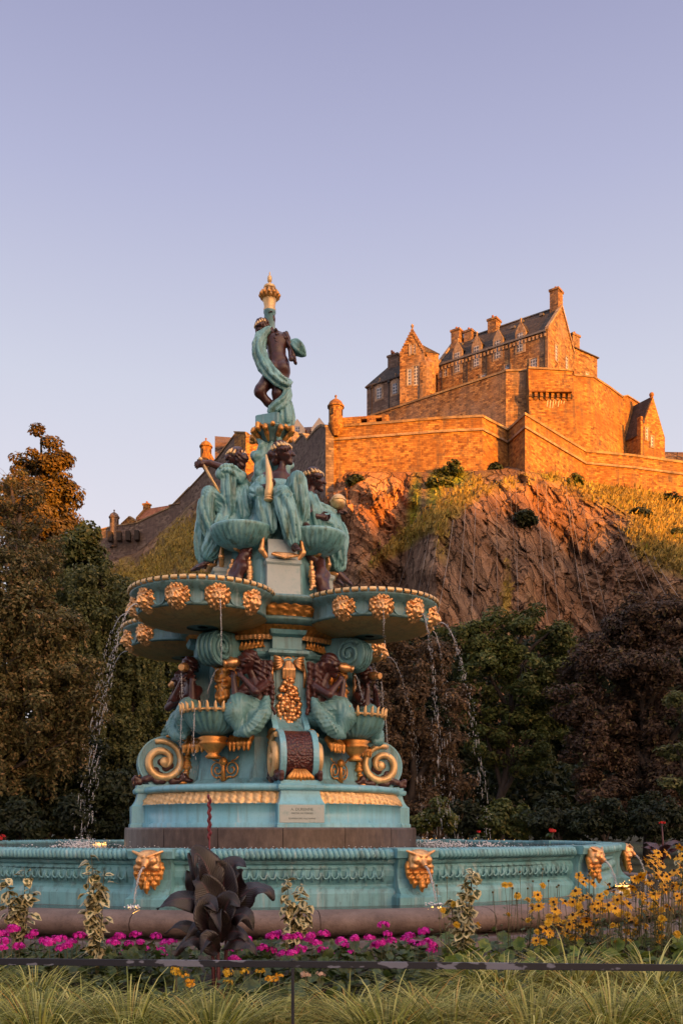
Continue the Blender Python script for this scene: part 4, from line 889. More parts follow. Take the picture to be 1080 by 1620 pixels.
for sg in (-1, 1):
    s_ = Sdf()
    for i in range(5):
        x = sg * (.30 + .11 * i); s_.chain([(x, -1.80, 3.26), (x + sg * .03, -1.90, 3.14), (x + sg * .04, -1.93, 3.02 - .01 * (i % 2))], [.06, .055, .03], .03)
    organic('gold_acanthus', s_, .02, GOLDO, shell, lambda V, N: .010 * np.sin(V[:, 0] * 75))
mb = MB()
for sg in (-1, 1):
    pts = []
    for i in range(40):
        f = i / 39; a = R(-90 + 560 * f); r = .155 * (1 - f) ** .7 + .015; pts.append((sg * (.17 + r * math.cos(a) * 1), -1.62 - .02, 2.68 + r * math.sin(a)))
    mb.tube(pts, .016, 6); mb.tube([(sg * .03, -1.66, 2.46), (sg * .10, -1.66, 2.53), (sg * .17, -1.64, 2.525)], .02, 6); mb.tube([(sg * .17, -1.64, 2.84), (sg * .27, -1.64, 2.86), (sg * .33, -1.64, 2.92)], .014, 6)
mb.tube([(0, -1.68, 2.44), (0, -1.68, 2.9)], [.05, .03], 8); mb.lathe([(.02, 2.74), (.09, 2.80), (.07, 2.88), (.02, 2.92)], 12, c=(0, -1.68)); mb.build('scroll_ornament', GOLDO, shell)
four(shell, BA)
# upper pedestal with side faces, gold shells, maroon dolphins and the four small fluted bowls
mb = MB(); mb.lathe([(1.30, 5.98), (1.30, 6.10), (1.06, 6.16), (.98, 6.9), (.90, 7.05), (.86, 7.4), (.74, 7.9), (.60, 8.25), (.36, 8.45), (.24, 8.6)], 48, rf=oc, smooth=False); mb.build('upper_pedestal', TEAL, fountain)
mb = MB(); mb.loft([boxring(.40, .5, 1.34, 5.99), boxring(.40, .5, 1.34, 6.12), boxring(.34, .5, 1.27, 6.14), boxring(.33, .5, 1.24, 6.74), boxring(.36, .5, 1.28, 6.78), boxring(.36, .5, 1.28, 6.84), boxring(.30, .5, 1.2, 6.88), boxring(.28, .4, 1.05, 7.3)], caps=True)
g = mb.build('footstool', LIGHTP, fountain); s_ = Sdf()
for i in range(9):
    u = (i - 4) / 4; s_.chain([(u * .05, -1.16, 6.98), (u * .19, -1.30, 6.93), (u * .25, -1.36, 6.85 + .06 * abs(u))], [.03, .045, .03], .012)
for sg in (-1, 1): s_.chain([(sg * .30, -1.10, 6.90), (sg * .42, -1.12, 7.05), (sg * .38, -1.10, 7.35)], [.05, .06, .03], .03)
organic('gold_shell', s_, .018, GOLD, g); four(g, PA)
mb = MB(); c = (0, -1.06); mb.lathe([(.12, 7.10), (.34, 7.16), (.52, 7.28), (.60, 7.40), (.63, 7.46), (.65, 7.50), (.63, 7.54), (.55, 7.52), (.2, 7.44), (.01, 7.44)], 132, c=c, rf=lambda r, z, a: r * (1 + (.045 * math.cos(a * 33) if .2 < r < .61 else 0)))
g = mb.build('fluted_bowl', CLOTH, fountain); s_ = Sdf()
s_.chain([(0, -.98, 7.14), (.11, -1.10, 6.98), (.02, -1.20, 6.80), (-.11, -1.20, 6.62), (.02, -1.24, 6.46), (.03, -1.28, 6.30)], [.13, .13, .10, .10, .13, .16], .03); s_.chain([(.02, -1.15, 6.9), (.15, -1.22, 6.72), (.04, -1.28, 6.52)], [.08, .10, .08], .04); s_.ell((-.02, -1.36, 6.27), (.12, .12, .10), .04); s_.chain([(0, -1.0, 7.06), (.22, -1.08, 7.10)], [.1, .05])
organic('maroon_dolphin', s_, .022, BRONZE, g); s_ = Sdf()
for sg in (-1, 1): s_.chain([(sg * .20, -1.10, 6.95), (sg * .24, -1.14, 6.66), (sg * .27, -1.18, 6.42), (sg * .44, -1.22, 6.30)], [.03, .07, .06, .02], .03)
s_.chain([(0, -1.06, 7.16), (-.05, -1.2, 7.13)], [.12, .06]); organic('gold_fin', s_, .02, GOLD, g, lambda V, N: .010 * np.sin(V[:, 2] * 60)); four(g, BA)
# stem of dolphins and water leaves, gold capital and block
s_ = Sdf(); s_.chain([(0, 0, 8.3), (0, 0, 9.65)], [.32, .17], .08)
for k in range(4):
    a = 30 + 90 * k; s_.chain([pol(a, .34, 8.5), pol(a + 15, .33, 8.85), pol(a - 5, .27, 9.2), pol(a + 10, .24, 9.5), pol(a, .3, 9.7)], [.15, .14, .11, .08, .05], .06)
    s_.ell(pol(a + 40, .27, 9.05), (.13, .13, .22), .05); s_.ell(pol(a, .38, 9.28), .12, .05); s_.ell(pol(a + 45, .34, 8.65), (.14, .14, .2), .05)
organic('dolphin_stem', s_, .024, CLOTH, fountain, lambda V, N: .02 * np.sin(np.arctan2(V[:, 1], V[:, 0]) * 9 + 5 * np.sin(V[:, 2] * 5)))
mb = MB(); mb.lathe([(.18, 9.60), (.22, 9.64), (.30, 9.80), (.40, 9.88), (.40, 9.92), (.30, 9.94)], 32); mb.build('capital', TEALD, fountain); s_ = Sdf()
for k in range(8):
    a = 30 + 45 * k; s_.chain([pol(a, .22, 9.62), pol(a, .32, 9.72), pol(a, .42, 9.84), pol(a, .46, 9.78)], [.03, .05, .05, .03], .02); s_.ell(pol(a + 22, .38, 9.90), .055, .02); s_.ell(pol(a, .43, 9.80), .06, .02)
for k in range(4): a = 60 + 90 * k; s_.chain([pol(a, .40, 9.86), pol(a, .52, 9.86), pol(a, .53, 9.78), pol(a, .46, 9.76)], [.05, .05, .045, .04], .01)
organic('gold_capital', s_, .016, GOLDO, fountain)
mb = MB(); mb.box((-.27, -.27, 9.93), (.27, .27, 10.17), Matrix.Rotation(R(-20), 4, 'Z'), bev=.03); mb.build('statue_block', TEAL, fountain)

# ---------------------------------------------------------------- pool basin with owl spouts
pool = empty('pool_basin', (FX, FY, 0), 0, 'wide twelve sided teal pool basin with gilded owl spouts around the fountain', 'basin')
OA0, NS, RB = 20.8, 12, 7.1
def side(k): return OA0 + 30 * k
mb = MB(); prof = [(7.02, .42), (7.02, .60), (6.99, .66), (6.94, .70), (6.93, .72), (6.95, .76), (6.99, .84), (7.00, .92), (6.97, .985), (6.955, 1.0), (7.0, 1.02), (7.02, 1.05), (7.02, 1.07), (7.07, 1.09), (7.10, 1.13), (7.09, 1.18), (7.04, 1.215), (6.95, 1.225), (6.72, 1.225), (6.70, 1.19), (6.70, .9)]
rings = []
for k in range(NS):
    for f in np.linspace(0, 1, 13)[:-1]:
        a = side(k) + 30 * f; bow = 1 / math.cos(R((f - .5) * 30)) * math.cos(R(15)); bow = bow * .55 + .45      # sides between straight and round
        rings.append([pol(a, r * bow, z) for r, z in prof])
rings.append(rings[0]); mb.loft(rings, closed=False, smooth=False); mb.build('basin_wall', BASIN, pool)
def bowf(a):
    f = ((a - OA0) % 30) / 30; b = 1 / math.cos(R((f - .5) * 30)) * math.cos(R(15)); return b * .55 + .45
mb = MB()                                              # fluted frieze: round-ended flutes, ribs between, gadroons along the lip
for k in range(NS):
    if not (-110 < ((side(k) + 15 + 180) % 360 - 180) < 110): continue
    mb = MB()
    for i in range(23):
        a = side(k) + 3.6 + i * (30 - 7.2) / 22; b = bowf(a); M = Matrix.Rotation(R(a), 4, 'Z')
        mb.tube([(0, -6.965 * b, .965), (0, -7.01 * b, .86), (0, -6.985 * b, .76)], [.02, .02, .02], 5, M=M)
        if i < 22:
            a2 = a + .52; M = Matrix.Rotation(R(a2), 4, 'Z'); x = .045
            mb.tube([(-x, -6.975 * bowf(a2), .95), (-x, -7.02 * bowf(a2), .85), (-x * .6, -7.008 * bowf(a2), .815), (0, -7.006 * bowf(a2), .805), (x * .6, -7.008 * bowf(a2), .815), (x, -7.02 * bowf(a2), .85), (x, -6.975 * bowf(a2), .95)], .017, 5, M=M)
    mb.build('flute_pattern', BASIN, pool)
for k in range(NS):
    if not (-120 < ((side(k) + 15 + 180) % 360 - 180) < 120): continue
    mb = MB()
    for i in range(40):
        a = side(k) + 3.4 + i * (30 - 6.8) / 39; b = bowf(a); M = Matrix.Rotation(R(a), 4, 'Z')
        mb.tube([(.02, -7.04 * b, 1.085), (.01, -7.115 * b, 1.125), (-.005, -7.105 * b, 1.18), (-.02, -7.02 * b, 1.228)], [.03, .042, .042, .02], 6, M=M)
    mb.build('lip_pattern', BASIN, pool)
mb = MB(); pr_ = [(.42, 7.30), (.55, 7.30), (.60, 7.22), (.68, 7.14), (.80, 7.10), (.95, 7.10), (1.08, 7.14), (1.10, 7.20), (1.20, 7.22), (1.235, 7.20)]
mb.loft([[(-.27 - .05 * (z > 1.09 or z < .6), -6.6, z), (-.27 - .05 * (z > 1.09 or z < .6), -r + .05, z), (.27 + .05 * (z > 1.09 or z < .6), -r + .05, z), (.27 + .05 * (z > 1.09 or z < .6), -6.6, z)] for z, r in pr_], caps=True)
PIER = mb.build('pier', BASIN, pool)
s_ = Sdf(); s_.ell((0, -7.20, 1.06), (.17, .13, .15), .03); s_.cap((0, -7.30, 1.07), (0, -7.38, .99), .05, .035, .03)     # owl: head, beak, disc eyes, ear tufts, breast feathers
s_.ell((0, -7.18, 1.15), (.16, .12, .07), .03)
for sg in (-1, 1):
    s_.cap((sg * .03, -7.31, 1.13), (sg * .21, -7.24, 1.20), .035, .018, .015); s_.ell((sg * .085, -7.29, 1.07), (.065, .05, .065), .012); s_.cut((sg * .085, -7.345, 1.07), (.038, .02, .038), .006); s_.ell((sg * .085, -7.325, 1.07), .022, .004)
    s_.ell((sg * .10, -7.25, .98), (.08, .07, .06), .02)
s_.cut((0, -7.40, .985), (.022, .05, .022), .008)
g = organic('owl_spout', s_, .012, GOLD, PIER); s_ = Sdf()
for row, (z, w_, n_) in enumerate(((.95, .175, 6), (.875, .165, 5), (.80, .13, 4), (.735, .085, 3), (.685, .0, 1))):
    for i in range(n_):
        u = 0 if n_ == 1 else 2 * i / (n_ - 1) - 1; y_ = -7.155 - .045 * (1 - u * u) - .012 * row
        s_.chain([(u * w_ * .9, y_, z + .075), (u * w_, y_ - .035, z + .02), (u * w_ * 1.08, y_ - .03, z - .045)], [.036, .046, .020], .005)
organic('breast_feathers', s_, .0105, GOLDO, PIER, lambda V, N: .004 * np.sin(V[:, 0] * 210))
four(PIER, [side(k) for k in range(NS)], pool)
t = NT('pool_water'); v = t.coords(scale=(1, 1, 1)); n1 = t.noise(v, 3.2, 5, .6); n2 = t.noise(v, 14, 4, .6); t.bump(t.math('ADD', n1, t.math('MULTIPLY', n2, .5)), .5, .06)
t.b.inputs['Transmission Weight'].default_value = .35; t.b.inputs['IOR'].default_value = 1.33
WATER = t.fin((.045, .042, .032), .05, 0, .5)
mb = MB(); mb.lathe([(2.9, 1.165), (4.2, 1.165), (5.5, 1.165), (6.85, 1.165)], 96); o = mb.build('pool_water', WATER, None, loc=(FX, FY, 0)); o['kind'] = 'structure'
mb = MB(); mb.lathe([(.5, .95), (6.9, .95)], 64); mb.build('pool_floor', GRAN, pool)
# stone surround: wet channel and fat rounded kerb
t = NT('kerb_stone'); v = t.coords(); n1 = t.noise(v, 1.4, 7, .7); n2 = t.noise(v, 22, 5, .7); c = t.ramp(n1, [(.3, (.085, .055, .045)), (.5, (.165, .112, .092)), (.7, (.235, .17, .145))])
c = t.mix(t.ramp(n2, [(.55, (0, 0, 0)), (.68, (.6,) * 3)]), c, (.07, .045, .035)); t.bump(n2, .6, .02); KERB = t.fin(c, .75)
surround = empty('stone_surround', (FX, FY, 0), 0, 'rounded pinkish brown stone kerb ring enclosing the wet channel below the pool', 'kerb')
for k in range(24):
    a0, a1 = 8 + 15 * k + .03, 8 + 15 * (k + 1) - .03
    if not (-130 < ((a0 + 180) % 360 - 180) < 130): continue
    mb = MB(); mb.lathe([(8.15, .30), (8.15, .47), (8.22, .495), (8.38, .505), (8.58, .49), (8.70, .44), (8.75, .37), (8.73, .29), (8.66, .22), (8.55, .20), (8.55, .05)], 8, a0, a1); mb.build('kerb_stone', KERB, surround)
mb = MB(); mb.lathe([(7.0, .43), (7.42, .43), (7.44, .40), (8.2, .385), (8.2, .2)], 96); mb.build('channel_floor', KERB, surround)
mb = MB(); mb.lathe([(7.30, .455), (8.16, .455)], 96); o = mb.build('channel_water', WATER, None, loc=(FX, FY, 0)); o['kind'] = 'structure'
mb = MB(); mb.lathe([(8.56, .02), (8.56, .19), (9.05, .17), (9.07, .02)], 96); mb.build('kerb_foot', GRAN, surround)
# ---------------------------------------------------------------- statues on the fountain
def L(x, rho, z): return (x, -rho, z)
def head(s, c, f, S=1.35, up=(0, 0, 1), hair=None, bun=True, wreath=None):
    """adds a head (skull, jaw, nose, brow, lips, ear) to s looking along f; hair goes to its own field"""
    c, f, up = Vector(c), Vector(f).normalized(), Vector(up); r = f.cross(up).normalized(); up = r.cross(f).normalized()
    q = lambda a, b, d: tuple(c + f * (a * S) + r * (b * S) + up * (d * S))
    s.ell(c, .088 * S, .02); s.ell(q(-.025, 0, .012), .095 * S, .03); s.cap(q(.035, 0, -.03), q(.055, 0, -.095), .062 * S, .036 * S, .03 * S); s.ell(q(.078, 0, -.112), .026 * S, .02 * S)
    s.cap(q(.092, 0, .022), q(.118, 0, -.03), .011 * S, .019 * S, .014 * S)
    for g in (-1, 1):
        s.cap(q(.088, g * .012, .03), q(.068, g * .058, .028), .014 * S, .012 * S, .012 * S); s.ell(q(.076, g * .034, .006), .014 * S, .003 * S); s.ell(q(.055, g * .05, -.035), .032 * S, .02 * S); s.ell(q(-.005, g * .088, -.01), .02 * S, .01 * S)
    s.cap(q(.098, -.018, -.066), q(.098, .018, -.066), .009 * S, .009 * S, .006 * S); s.cap(q(.092, -.015, -.084), q(.092, .015, -.084), .010 * S, .010 * S, .006 * S)
    if hair is not None:
        hair.ell(q(-.03, 0, .045), .105 * S, .03)
        for i in range(11):
            a = math.pi * (i / 10 - .5) * 1.5; hair.ell(q(.05 * math.cos(a) + .015, .098 * math.sin(a), .065 - .05 * abs(math.sin(a))), .034 * S, .014)
        for i in range(8):
            a = 2 * math.pi * i / 8; hair.ell(q(-.085 + .02 * math.cos(a), .06 * math.cos(a), .02 + .065 * math.sin(a)), .04 * S, .015)
        if bun: hair.ell(q(-.135, 0, -.005), (.06 * S), .025); hair.ell(q(-.10, 0, -.075), .05 * S, .025)
    if wreath is not None:
        for i in range(15):
            a = math.pi * 2 * i / 15; t_ = .07 if math.cos(a) > -.2 else .05
            wreath.cap(q(.108 * math.cos(a) - .02, .108 * math.sin(a), t_ - .01), q(.098 * math.cos(a) - .04, .098 * math.sin(a), t_ + .028), .021 * S, .010 * S, .008)
def hand(s, w, d, side, S=1.35, curl=.6):
    """palm, four curled fingers of unequal length and a thumb at the end of a wrist w pointing along d"""
    w, d, side = Vector(w), Vector(d).normalized(), Vector(side).normalized(); side = (side - d * side.dot(d)).normalized(); n = d.cross(side)
    p = w + d * (.055 * S); s.cap(w, p, .028 * S, .036 * S, .02 * S); s.cap(p - side * (.02 * S), p + side * (.02 * S), .026 * S, .026 * S, .02 * S)
    for i, l in enumerate((.075, .088, .082, .062)):
        o = p + side * ((.033 - .022 * i) * S) + d * (.02 * S); a = o + d * (l * .55 * S) + n * (curl * .02 * S); b = a + (d * (1 - curl) + n * curl) * (l * .5 * S); e = b + (d * (.5 - curl) + n * curl) * (l * .3 * S)
        s.chain([o, a, b, e], [.0115 * S, .011 * S, .010 * S, .008 * S], .006)
    o = w + side * (.03 * S) + d * (.02 * S); s.chain([o, o + side * (.035 * S) + d * (.03 * S) + n * (.015 * S), o + side * (.03 * S) + d * (.065 * S) + n * (.035 * S)], [.016 * S, .013 * S, .010 * S], .008)
def foot(s, a, d, S=1.35):
    a, d = Vector(a), Vector(d).normalized(); s.ell(a - d * (.02 * S), .042 * S, .03); s.chain([a, a + d * (.09 * S) - Vector((0, 0, .035 * S)), a + d * (.165 * S) - Vector((0, 0, .05 * S))], [.042 * S, .036 * S, .022 * S], .03); s.cap(a, a - Vector((0, 0, .05 * S)) - d * (.02 * S), .035 * S, .034 * S, .03)
    side = d.cross(Vector((0, 0, 1)))
    for i in range(5): o = a + d * ((.165 - .012 * abs(i - 1)) * S) - Vector((0, 0, .055 * S)) + side * ((i - 2) * .018 * S); s.cap(o, o + d * (.03 * S), .012 * S, .010 * S, .006)
def folds(lines, n=9, amp=.02, seed=1, sag=0):
    """cloth folds that run along the nearest limb line and drift sideways"""
    A = [(np.array(a, float), np.array(b, float)) for a, b in lines]
    def f(V, N):
        best = np.full(len(V), 1e9); ph = np.zeros(len(V)); wv = wob(V, 2.6, seed); wv2 = wob(V, 7, seed + 1)
        for i, (a, b) in enumerate(A):
            ab = b - a; Ln = np.linalg.norm(ab); u = ab / Ln; t_ = np.clip((V - a) @ u / Ln, -.1, 1.1); C = a + t_[:, None] * ab; d = V - C; dist = np.linalg.norm(d, axis=1)
            e1 = np.cross(u, (0.31, .9, .3)); e1 /= np.linalg.norm(e1); e2 = np.cross(u, e1); ang = np.arctan2(d @ e1, d @ e2); m = dist < best
            ph[m] = (ang * n + 2.2 * t_ * (1 if i % 2 else -1))[m]; best[m] = dist[m]
        s_ = np.sin(ph + 2.6 * wv); ridge = 1 - np.abs(s_) * 2 + .0
        return amp * (1.15 * np.abs(ridge) ** .8 * np.sign(ridge) + .6 * np.sin(ph * .47 + 3 * wv2)) * (.85 + .5 * wv)
    return f
def ridges(d, pts, rad, n=8, r=.03, twist=.5, seed=1, k=.02, jit=.35, f0=0, f1=1):
    """crisp hand-set folds: ropes of cloth laid along a limb or fall of drapery"""
    rr = random.Random(seed); path = cat_rom(pts, 4); m = len(path) - 1
    ref = Vector((.35, .2, .9)) if abs((path[-1] - path[0]).normalized().z) < .7 else Vector((.3, -.95, .1))
    for i in range(n):
        a0 = 6.283 * (i + rr.uniform(-jit, jit)) / n; tw = twist * rr.uniform(.4, 1.4); lo, hi = f0 + rr.uniform(0, .25), f1 - rr.uniform(0, .15); q = []; rs = []
        for j in range(9):
            f = lo + (hi - lo) * j / 8; x = f * m; i0 = min(m - 1, int(x)); p = path[i0].lerp(path[i0 + 1], x - i0); ax = (path[min(m, i0 + 1)] - path[i0]).normalized(); e1 = (ref - ax * ref.dot(ax)).normalized(); e2 = ax.cross(e1)
            R_ = float(np.interp(f, np.linspace(0, 1, len(rad)), rad)); a = a0 + tw * f + .12 * math.sin(f * 7 + i); q.append(p + e1 * ((R_ + .3 * r) * math.cos(a)) + e2 * ((R_ + .3 * r) * math.sin(a))); rs.append(r * (.45 + .75 * math.sin(math.pi * (.15 + .75 * j / 8))))
        d.chain(q, rs, k)
def figure(name, label, phi, body, drape, hair, wreath, dlines, n=9, amp=.02, h=.0165, cat='statue', bodym=None, clothm=None, rope=()):
    root = empty(name, (FX, FY, 0), R(phi), label, cat)
    b = organic('body', body, h * .85, bodym or BRONZE, root)
    if drape:
        for i_, (pa_, ra_, n_, tw_, r__) in enumerate(rope): ridges(drape, pa_, ra_, max(5, int(n_ * .8)), r__ * 1.3, tw_, 11 + i_, .012)
        organic('drapery', drape, h, clothm or CLOTH, root, folds(dlines, n, amp))
    if hair: organic('hair', hair, h * .8, BRONZE, root, lambda V, N: .007 * np.sin(70 * V[:, 0] + 50 * V[:, 2] + 40 * V[:, 1]))
    if wreath: organic('wreath', wreath, .012, GOLDP, root)
    return root
# -- seated figure at the front, gold horn in the hand, one knee raised
b, d, hr, wr = Sdf(), Sdf(), Sdf(), Sdf()
pel, ch, nk, hd = L(.03, .62, 7.98), L(.05, .60, 8.52), L(.09, .60, 8.86), L(.12, .64, 9.19)
b.cap(pel, ch, .21, .20, .08); b.chain([L(-.22, .58, 8.70), L(.05, .60, 8.72), L(.32, .58, 8.68)], [.11, .12, .11], .08); b.cap(ch, nk, .17, .085, .08); b.cap(nk, hd, .075, .075, .05)
head(b, hd, (.92, -.38, .06), 1.8, hair=hr, wreath=wr)
b.chain([L(.34, .58, 8.68), L(.50, .62, 8.30), L(.52, .86, 8.10), L(.53, .98, 8.02)], [.10, .075, .06, .045], .03); hand(b, L(.53, .96, 8.03), (.15, -.8, -.5), (-1, 0, 0), 1.5, .5)
b.chain([L(-.24, .60, 8.68), L(-.42, .78, 8.36), L(-.30, 1.08, 8.34)], [.10, .08, .05], .03); hand(b, L(-.30, 1.06, 8.34), (.8, -.5, .25), (0, 0, 1), 1.55, .95)
foot(b, L(.22, 1.26, 7.14), (.1, -1, -.25), 1.6); foot(b, L(.46, 1.02, 7.66), (.2, -1, -.15), 1.5); b.cap(L(.22, 1.26, 7.3), L(.22, 1.26, 7.12), .06, .055)
d.chain([L(-.20, .70, 8.50), L(.05, .74, 8.46), L(.27, .68, 8.50)], [0.138, 0.129, 0.129], .08); d.cap(L(.03, .66, 8.45), L(.03, .66, 8.0), .205, .26, .08)
d.chain([L(-.27, .60, 8.62), L(-.44, .76, 8.32), L(-.42, .94, 8.26)], [0.129, 0.138, 0.12], .06)
d.chain([L(.16, .66, 8.02), L(.30, 1.14, 8.52), L(.36, 1.12, 8.05), L(.42, 1.02, 7.72)], [0.189, 0.142, 0.133, 0.12], .06)
d.chain([L(-.14, .66, 7.98), L(-.02, 1.26, 8.14), L(.08, 1.30, 7.72), L(.20, 1.24, 7.22)], [0.198, 0.159, 0.15, 0.12], .07)
d.chain([L(-.32, .80, 8.20), L(-.30, 1.00, 7.85), L(-.20, 1.10, 7.45)], [0.155, 0.146, 0.0688], .08); d.chain([L(.10, 1.0, 8.0), L(.22, 1.1, 7.7), L(.28, 1.1, 7.3)], [0.155, 0.129, 0.0688], .07)
d.chain([L(.38, .80, 8.1), L(.44, .85, 7.8)], [0.138, 0.12], .07)
A = figure('seated_statue', 'seated draped statue with gold wreath, looking sideways and clasping a gold horn', 15, b, d, hr, wr, [(L(-.2, .7, 8.6), L(.1, .8, 8.0)), (L(.3, 1.14, 8.5), L(.42, 1.0, 7.6)), (L(-.02, 1.26, 8.14), L(.2, 1.24, 7.2)), (L(-.14, .66, 8), L(-.02, 1.26, 8.14)), (L(-.3, .8, 8.2), L(-.2, 1.1, 7.4))], 6, .008, rope=(([L(.30, 1.14, 8.52), L(.36, 1.12, 8.05), L(.42, 1.02, 7.72)], [0.129, 0.133, 0.12], 9, .7, .034), ([L(-.02, 1.26, 8.14), L(.08, 1.30, 7.72), L(.20, 1.24, 7.22)], [0.15, 0.15, 0.12], 10, -.6, .034), ([L(.16, .70, 8.1), L(.30, 1.14, 8.5)], [0.181, 0.129], 8, .8, .034), ([L(-.14, .66, 8.0), L(-.02, 1.26, 8.14)], [0.189, 0.155], 8, -.7, .034), ([L(.03, .66, 8.55), L(.03, .66, 7.95)], [0.189, 0.258], 11, 1.1, .036), ([L(-.27, .60, 8.62), L(-.44, .76, 8.32), L(-.42, .94, 8.26)], [0.129, 0.133, 0.112], 7, .9, .03), ([L(-.32, .80, 8.25), L(-.30, 1.0, 7.85), L(-.2, 1.1, 7.4)], [0.146, 0.146, 0.0688], 8, .4, .034), ([L(.10, 1.0, 8.0), L(.22, 1.1, 7.7), L(.28, 1.1, 7.3)], [0.146, 0.129, 0.0688], 8, .3, .032)))
m = MB(); m.tube([L(-.30, 1.16, 8.02), L(-.29, 1.19, 8.16), L(-.27, 1.20, 8.34), L(-.29, 1.20, 8.6), L(-.34, 1.18, 8.92)], [.07, .085, .075, .06, .014], 12)
for k in range(5): m.ball(L(-.29, 1.18, 8.03 + .05 * k), (.10 - .008 * k, .10 - .008 * k, .035), 10, 5)
m.build('gold_horn', GOLDP, A)
# -- seated figure with a staff, turned away, arm stretched out over the water
b, d, hr, wr = Sdf(), Sdf(), Sdf(), Sdf()
hd = L(.02, .78, 9.19); b.cap(L(0, .55, 7.9), L(0, .62, 8.45), .22, .20, .08); b.chain([L(-.26, .66, 8.74), L(0, .64, 8.76), L(.26, .66, 8.76)], [.11, .12, .11], .08); b.cap(L(0, .63, 8.55), L(0, .70, 8.9), .17, .085, .08); b.cap(L(0, .70, 8.9), hd, .075, .07, .05)
head(b, hd, (-.80, -.60, -.02), 1.8, hair=hr, wreath=wr)
b.chain([L(.28, .68, 8.76), L(.34, 1.06, 8.88), L(.30, 1.34, 8.98), L(.28, 1.44, 8.98)], [.11, .085, .06, .045], .03); hand(b, L(.28, 1.42, 8.98), (0, -1, -.25), (0, .2, 1), 1.7, .9)
b.chain([L(-.28, .66, 8.74), L(-.46, .8, 8.4), L(-.4, 1.05, 8.3)], [.10, .08, .05], .03); hand(b, L(-.4, 1.04, 8.3), (.3, -1, -.2), (1, 0, 0), 1.5, .6)
foot(b, L(.12, 1.34, 7.02), (.1, -1, -.3), 1.5); foot(b, L(-.2, 1.40, 7.06), (-.1, -1, -.3), 1.5)
d.chain([L(-.2, .66, 8.66), L(0, .66, 8.62), L(.2, .68, 8.70)], [0.155, 0.146, 0.146], .08); d.cap(L(0, .62, 8.55), L(.02, .60, 7.95), .24, .30, .08); d.chain([L(.26, .70, 8.76), L(.36, .98, 8.82), L(.36, 1.12, 8.76)], [0.138, 0.12, 0.116], .05); d.chain([L(.36, .98, 8.80), L(.36, .95, 8.40), L(.34, .92, 8.05)], [0.086, 0.103, 0.0688], .06)
d.chain([L(.22, .62, 8.5), L(.34, .66, 8.2), L(.36, .64, 7.9)], [0.129, 0.146, 0.155], .07)
d.chain([L(.16, .64, 7.92), L(.24, 1.34, 8.36), L(.22, 1.40, 7.95), L(.18, 1.26, 7.6)], [0.206, 0.155, 0.129, 0.129], .07); d.chain([L(-.16, .66, 7.9), L(-.20, 1.32, 8.2), L(-.2, 1.42, 7.6), L(-.2, 1.40, 7.12)], [0.206, 0.155, 0.138, 0.12], .07)
d.chain([L(.22, 1.0, 7.95), L(.24, 1.16, 7.55), L(.16, 1.34, 7.12)], [0.189, 0.172, 0.138], .08); d.chain([L(.2, .8, 7.8), L(.28, 1.0, 7.7), L(.2, 1.2, 7.5)], [0.206, 0.172, 0.138], .08)
A = figure('seated_statue', 'seated draped statue turned away, stretching out an arm over a slim gold staff', 285, b, d, hr, wr, [(L(0, .64, 8.7), L(.05, .62, 7.9)), (L(.36, .98, 8.8), L(.34, .9, 8.0)), (L(.16, .64, 7.95), L(.24, 1.34, 8.36)), (L(.24, 1.36, 8.3), L(.2, 1.3, 7.5)), (L(.22, 1.0, 7.9), L(.16, 1.34, 7.1)), (L(-.2, 1.4, 8), L(-.2, 1.4, 7.1))], 7, .008, rope=(([L(0, .64, 8.75), L(.02, .62, 8.3), L(.02, .60, 7.95)], [0.189, 0.241, 0.284], 13, .8, .04), ([L(.36, .98, 8.85), L(.36, .95, 8.40), L(.33, .90, 7.95)], [0.0946, 0.103, 0.0688], 8, .3, .036), ([L(.16, .64, 7.92), L(.24, 1.34, 8.36)], [0.198, 0.146], 9, .8, .036), ([L(.24, 1.36, 8.34), L(.22, 1.40, 7.95), L(.18, 1.26, 7.5)], [0.146, 0.129, 0.12], 9, -.7, .036), ([L(.22, 1.0, 7.95), L(.24, 1.16, 7.55), L(.16, 1.34, 7.10)], [0.181, 0.172, 0.129], 10, .6, .036), ([L(-.20, 1.32, 8.2), L(-.2, 1.42, 7.6), L(-.2, 1.40, 7.12)], [0.146, 0.138, 0.112], 9, .4, .034), ([L(.26, .70, 8.76), L(.36, .98, 8.82), L(.36, 1.12, 8.76)], [0.129, 0.12, 0.112], 8, 1.0, .03), ([L(.2, .62, 8.55), L(.34, .66, 8.2), L(.36, .64, 7.85)], [0.129, 0.146, 0.146], 8, -.5, .036)))
m = MB(); m.tube([L(.30, 1.52, 9.02), L(.30, 1.28, 8.62), L(.30, 1.04, 8.22)], [.028, .032, .036], 8); m.ball(L(.30, 1.53, 9.04), .045); m.build('gold_staff', GOLDP, A)
# -- seated figure in profile holding a gold globe
b, d, hr, wr = Sdf(), Sdf(), Sdf(), Sdf()
hd = L(-.04, .93, 8.94); b.cap(L(0, .55, 7.75), L(-.02, .68, 8.3), .22, .2, .08); b.chain([L(-.28, .70, 8.52), L(0, .72, 8.54), L(.26, .72, 8.5)], [.11, .12, .11], .08); b.cap(L(0, .70, 8.35), L(-.03, .82, 8.66), .17, .085, .08); b.cap(L(-.03, .82, 8.66), hd, .08, .07, .05)
head(b, hd, (-.22, -1, -.03), 1.8, hair=hr, wreath=wr)
b.chain([L(-.30, .70, 8.50), L(-.42, .64, 8.16), L(-.48, .84, 8.02), L(-.48, .92, 8.02)], [.10, .08, .055, .045], .03); hand(b, L(-.48, .92, 8.02), (0, -1, -.1), (0, .1, 1), 1.6, .9)
b.chain([L(.28, .72, 8.48), L(.30, 1.05, 8.22), L(.02, 1.36, 8.30)], [.10, .08, .055], .03); hand(b, L(-.08, 1.36, 8.24), (-.2, -.9, .35), (-1, 0, 0), 1.7, .5)
